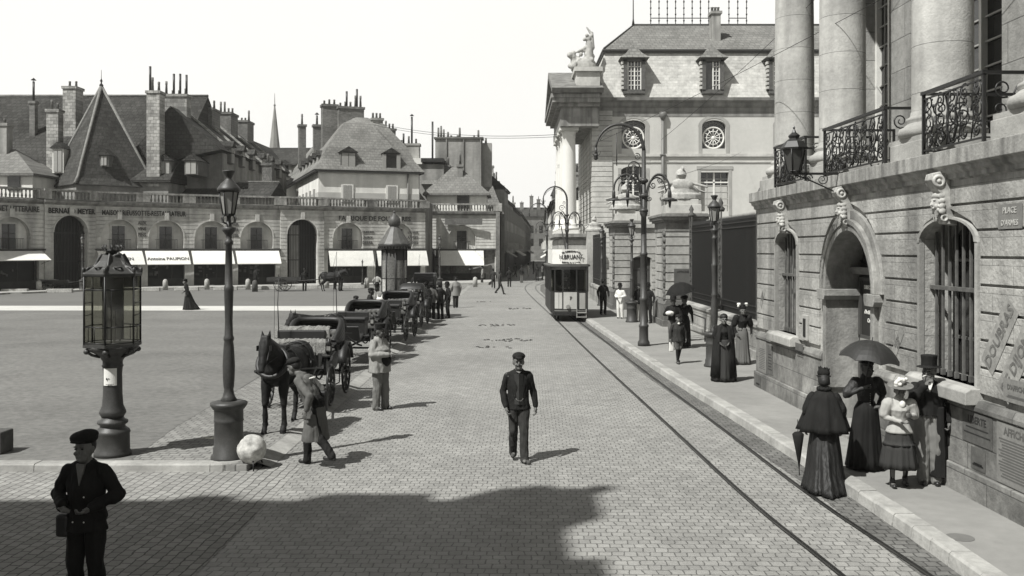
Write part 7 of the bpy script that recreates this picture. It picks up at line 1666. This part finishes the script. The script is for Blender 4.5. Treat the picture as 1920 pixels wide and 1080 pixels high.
    if bonnet:
        mb = MB(); mb.ball(hd+V(0, 0, .08), (.12, .11, .09)); [mb.cone(hd+V(k*.055, .03, .10), hd+V(k*.08, .02, .26), .042, .012, 8) for k in (-1, 1)]; mb.cone(hd+V(-.1, .05, .05), hd+V(-.14, .15, -.25), .05, .03); mb.cone(hd+V(.1, .05, .05), hd+V(.14, .15, -.25), .05, .03)
        mobj('white_bonnet', solidify(mb, 'white_bonnet', .014, 2), M_WCLOTH, h)
    if blaze: MB().ball((.155, .67, .13), (.055, .06, .05), 10, 7).build('white_sock', M_WCLOTH, h)
    return h
def make_cab(label, loc, rz, hood='folded', rug=False, whip=1.6):
    c = thing('cab', label, 'carriage', loc, rz, 'horse cabs waiting in line')
    out = [(-.62, .86), (-.60, .66), (-.30, .56), (.05, .55), (.22, .66), (.75, .66), (1.10, .82), (1.24, 1.10), (1.28, 1.34), (1.12, 1.38), (1.02, 1.12), (.92, .98), (.55, .96), (.28, .92), (.15, .84), (-.35, .84), (-.52, .95)]
    mb = MB(); mb.prism(out, -.50, -.44, 'yz'); mb.prism(out, .44, .50, 'yz'); mb.prism([(-.60, .66), (-.30, .56), (.05, .55), (.22, .66), (.75, .66), (1.10, .82), (1.24, 1.10), (1.28, 1.34), (1.22, 1.34), (1.16, 1.10), (1.0, .86), (.75, .72), (.22, .72), (.05, .61), (-.30, .62), (-.58, .74)], -.44, .44, 'yz'); mb.build('body', M_LACQ, c, bevel=.012)
    mb = MB(); mb.box(-.43, .43, .35, 1.05, .86, 1.0); 
    s = mb.build('seat', M_UPHOL, c, bevel=.04)
    mb = MB(); random.seed(1)
    for i in range(6):
        for j in range(3): mb.ball((-.36+i*.145, 1.08+j*.045, 1.07+j*.13), (.085, .06, .08), 8, 6)
    mobj('tufted_back', solidify(mb, 'tufted_back', .02, 1), M_UPHOL, s)
    # hood
    if hood == 'folded':
        mb = MB()
        for k, (yy, zz, r) in enumerate(((1.32, 1.62, .07), (1.42, 1.54, .075), (1.50, 1.44, .07), (1.44, 1.34, .08))):
            mb.tube(smooth_path([(-.47, .42, 1.20), (-.55, .75, zz-.18), (-.54, yy-.15, zz), (-.36, yy, zz+.02), (.36, yy, zz+.02), (.54, yy-.15, zz), (.55, .75, zz-.18), (.47, .42, 1.20)], 2), r, 7)
        mb.prism([(.42, 1.12), (1.0, 1.28), (1.4, 1.5), (1.5, 1.3), (1.2, 1.05), (.6, .98)], -.53, -.48, 'yz'); mb.prism([(.42, 1.12), (1.0, 1.28), (1.4, 1.5), (1.5, 1.3), (1.2, 1.05), (.6, .98)], .48, .53, 'yz')
        mb.build('folded_hood', M_LEATHER, c)
    elif hood == 'half':
        mb = MB(); bows = [(.42, 1.55), (.85, 1.78), (1.20, 1.78), (1.42, 1.55)]
        R_ = []
        for yy, zz in bows: R_.append([(x, .55+(yy-.55)*t, 1.1+(zz-1.1)*t) for x, t in ((-.52, .0), (-.54, .5), (-.52, .85), (-.40, .99), (0, 1.02), (.40, .99), (.52, .85), (.54, .5), (.52, .0))])
        R2 = [[(x*.96, y-.0, z-.02) for x, y, z in reversed(g)] for g in R_]; mb.rings([a+b for a, b in zip(R_, R2)], True); mb.build('half_raised_hood', M_LEATHER, c)
    else:
        mb = MB(); mb.rings([[(x, y, z) for y, z in ((-.35, 1.0), (-.40, 1.95), (-.25, 2.08), (1.15, 2.08), (1.30, 1.95), (1.30, 1.0))] for x in (-.55, .55)], False); mb.build('closed_top', M_LACQ, c, bevel=.03)
        MB().box(-.40, .40, -.42, -.37, 1.25, 1.85).build('pane', M_GLASS, c); [MB().box(k*.555-.01, k*.555+.01, .1, .9, 1.3, 1.85).build('pane', M_GLASS, c) for k in (-1, 1)]
    # driver's box
    mb = MB(); mb.box(-.42, .42, -1.05, -.62, .80, 1.22); mb.box(-.46, .46, -.70, -.60, 1.2, 1.45); mb.prism([(-1.05, .80), (-1.52, .70), (-1.72, 1.10), (-1.68, 1.12), (-1.48, .76), (-1.05, .86)], -.40, .40, 'yz'); mb.build('driver_box', M_LACQ, c, bevel=.012)
    mb = MB(); mb.box(-.46, .46, -1.10, -.64, 1.22, 1.32); mb.build('driver_seat', M_LEATHER if not rug else M_STRAW, c, bevel=.03)
    if rug:
        mb = MB()
        random.seed(5); n = 40
        for (y0, z0, y1, z1) in ((-1.12, 1.40, -1.18, 1.10), (-.62, 1.62, -.70, 1.36)):
            for i in range(n):
                x = -.56+1.12*i/(n-1); mb.tube([(x, y0+.18, z0-.02), (x, y0+.05, z0+random.uniform(-.01, .02)), (x+random.uniform(-.02, .02), y0-.02, z0-.06), (x+random.uniform(-.03, .03), y1, z1+random.uniform(-.04, .04))], .022, 5)
        mobj('straw_rug', solidify(mb, 'straw_rug', .013, 1), M_STRAW, c); MB().box(-.5, .5, -.74, -.6, 1.25, 1.56).build('box_back', M_LEATHER, c, bevel=.02)
    mb = MB()
    for k in (-1, 1):
        mb2 = MB(); mb2.lathe([(.03, 0), (.06, .03), (.065, .05), (.065, .20), (.08, .21), (.03, .28), (.025, .34)], 10, (k*.58, -.75, 1.05)); ln = mb2.build('carriage_lamp', M_IRON, c); MB().cbox((k*.58, -.815, 1.18), (.08, .012, .11)).build('lens', M_LGLASS, ln)
    # undercarriage
    mb = MB(); mb.tube([(-.66, .86, .52), (.66, .86, .52)], .028, 7); mb.tube([(-.62, -.88, .43), (.62, -.88, .43)], .028, 7); mb.tube([(0, -.88, .5), (0, .86, .52)], .03, 6)
    for k in (-1, 1):
        for yc in (.86, -.88): mb.tube(smooth_path([(k*.42, yc-.42, .66), (k*.42, yc, .54), (k*.42, yc+.42, .66)]), .02, 5); mb.tube(smooth_path([(k*.42, yc-.42, .66), (k*.42, yc, .76), (k*.42, yc+.42, .66)]), .016, 5)
        mb.tube([(k*.60, .45, .72), (k*.66, .1, .36), (k*.6, -.1, .34)], .014, 5); mb.tube([(k*.34, -1.1, .52), (k*.36, -1.7, .62), (k*.34, -3.15, 1.02)], .026, 6)
    mb.build('undercarriage', M_IRON, c)
    for k in (-1, 1):
        mb = MB(); rr = []
        for i in range(9): a = radians(20+140*i/8); rr.append([(k*.58, .86+.62*cos(a), .52+.66*sin(a)), (k*.76, .86+.62*cos(a), .52+.66*sin(a)), (k*.76, .86+.60*cos(a), .52+.64*sin(a)), (k*.58, .86+.60*cos(a), .52+.64*sin(a))])
        mb.rings(rr, True); mb.build('mudguard', M_LEATHER, c)
    wr = wheel_mesh(.55, n=14); wf = wheel_mesh(.44, n=12); mr_, mf = None, None
    for k in (-1, 1):
        w = wr.build('wheel', mat('wheel_paint', .035, rough=.4, n1=(4, .3)), c) if mr_ is None else C_link(mr_, c); mr_ = w.data; w.location = (k*.68, .86, .55)
        w = wf.build('wheel', MATS['wheel_paint'], c) if mf is None else C_link(mf, c); mf = w.data; w.location = (k*.64, -.88, .44)
    if whip: MB().tube([(-.42, -.9, 1.2), (-.44, -.95, 1.2+whip*.6), (-.40, -1.0, 1.2+whip)], [.014, .009, .005], 5).tube([(-.40, -1.0, 1.2+whip), (-.48, -1.05, 1.2+whip*.8), (-.50, -1.0, 1.45)], .004, 4).build('whip', M_IRON, c)
    return c
def C_link(me, par):
    o = bpy.data.objects.new('wheel', me); C.objects.link(o); o.parent = par; return o
mb = None
H1 = make_horse('dark bay cab horse at the head of the rank, facing the viewer', (-4.12, 17.05, Z1), radians(-9), M_HORSE, .17, .10, .013, blaze=True)
K1 = make_cab('foremost open cab with straw rugs over the driver seat and a folded hood', (-4.42, 20.25, Z1), radians(1), 'folded', True, 1.55)
H2 = make_horse('dark horse of the second cab turning its pricked ears left above the first cab', (-5.0, 24.6, Z1), radians(-22), M_HORSE, .30, -.5, .018)
K2 = make_cab('second open cab in the rank with its black hood folded down', (-4.55, 27.7, Z1), radians(-4), 'folded', False, 2.0)
H3 = make_horse('cab horse wearing a white ear bonnet in the middle of the rank', (-4.35, 31.0, Z1), radians(3), M_HORSE_B, .25, .1, .02, bonnet=True)
K3 = copy_tree(K2, (-4.35, 34.0, Z1), radians(-3), 'third cab in the rank, directly behind the white-bonneted horse')
H4 = copy_tree(H2, (-4.5, 37.1, Z1), radians(6), 'dark cab horse fourth in the rank, its head low between two cabs')
K4 = make_cab('fourth cab in the rank with its hood half raised', (-4.4, 40.0, Z1), radians(-2), 'half', False, 1.8)
H5 = copy_tree(H3, (-4.25, 42.9, Z1), radians(-8), 'cab horse close under the poster kiosk with a light bonnet')
K5 = make_cab('closed black cab at the back of the rank, right of the poster kiosk', (-4.3, 46.2, Z1), radians(4), 'closed', False, 0)
K6 = copy_tree(K4, (-4.9, 54.2, Z1), radians(3), 'rearmost cab of the rank, mostly hidden behind the closed one')
H6 = copy_tree(H2, (-4.9, 51.2, Z1), radians(0), 'rearmost cab horse standing behind the closed black cab')
# working cart before the gateway
p = G(628, 546, .1); H7 = make_horse('dark cart horse standing side-on before the open gateway of the arcades', (p.x-.2, p.y, .1), radians(92), M_HORSE, .2, 0, .03, group='cab horses')
wc = thing('cart', 'low two-wheeled cart with a seated driver behind the side-on horse', 'cart', (p.x-4.0, p.y+.1, .1), radians(90))
mb = MB(); mb.box(-.6, .6, -1.2, 1.2, .75, .83); mb.box(-.62, -.56, -1.2, 1.2, .83, 1.1); mb.box(.56, .62, -1.2, 1.2, .83, 1.1); mb.tube([(-.4, -1.2, .8), (-.35, -3.6, 1.0)], .03, 5); mb.tube([(.4, -1.2, .8), (.35, -3.6, 1.0)], .03, 5); mb.build('bed', M_WOODD, wc)
for k in (-1, 1): w = C_link([o for c_ in (K1,) for o in c_.children if o.name.startswith('wheel')][0].data, wc); w.location = (k*.7, .1, .55)

GQ = 'cab drivers among the rank'
copy_tree(b1, (-5.55, 33.0, Z1), radians(20), 'pale-shirted driver standing left of the white-bonneted horse', GQ)
copy_tree(a1, (-5.5, 36.2, Z1), radians(100), 'dark-jacketed driver standing left of the third cab', GQ)
copy_tree(m13, (-3.45, 45.0, .0), radians(-150), 'dark-suited driver standing at the street side of the closed cab', GQ)
copy_tree(a4, (-5.7, 39.6, Z1), radians(-30), 'grey-coated driver left of the half-hooded cab', GQ)

# ------------------------------------------------------------------ the air
hz = MB().box(-460, 460, -190, 630, -1.0, 42).build('haze', bpy.data.materials.new('air')); hz['kind'] = 'stuff'; hz.display_type = 'WIRE'
am = hz.data.materials[0]; am.use_nodes = True; an = am.node_tree.nodes; an.clear(); ao = an.new('ShaderNodeOutputMaterial'); av = an.new('ShaderNodeVolumePrincipled')
av.inputs['Density'].default_value = 0.00032; av.inputs['Color'].default_value = (.93, .92, .87, 1); av.inputs['Anisotropy'].default_value = 0.2
am.node_tree.links.new(av.outputs[0], ao.inputs['Volume'])
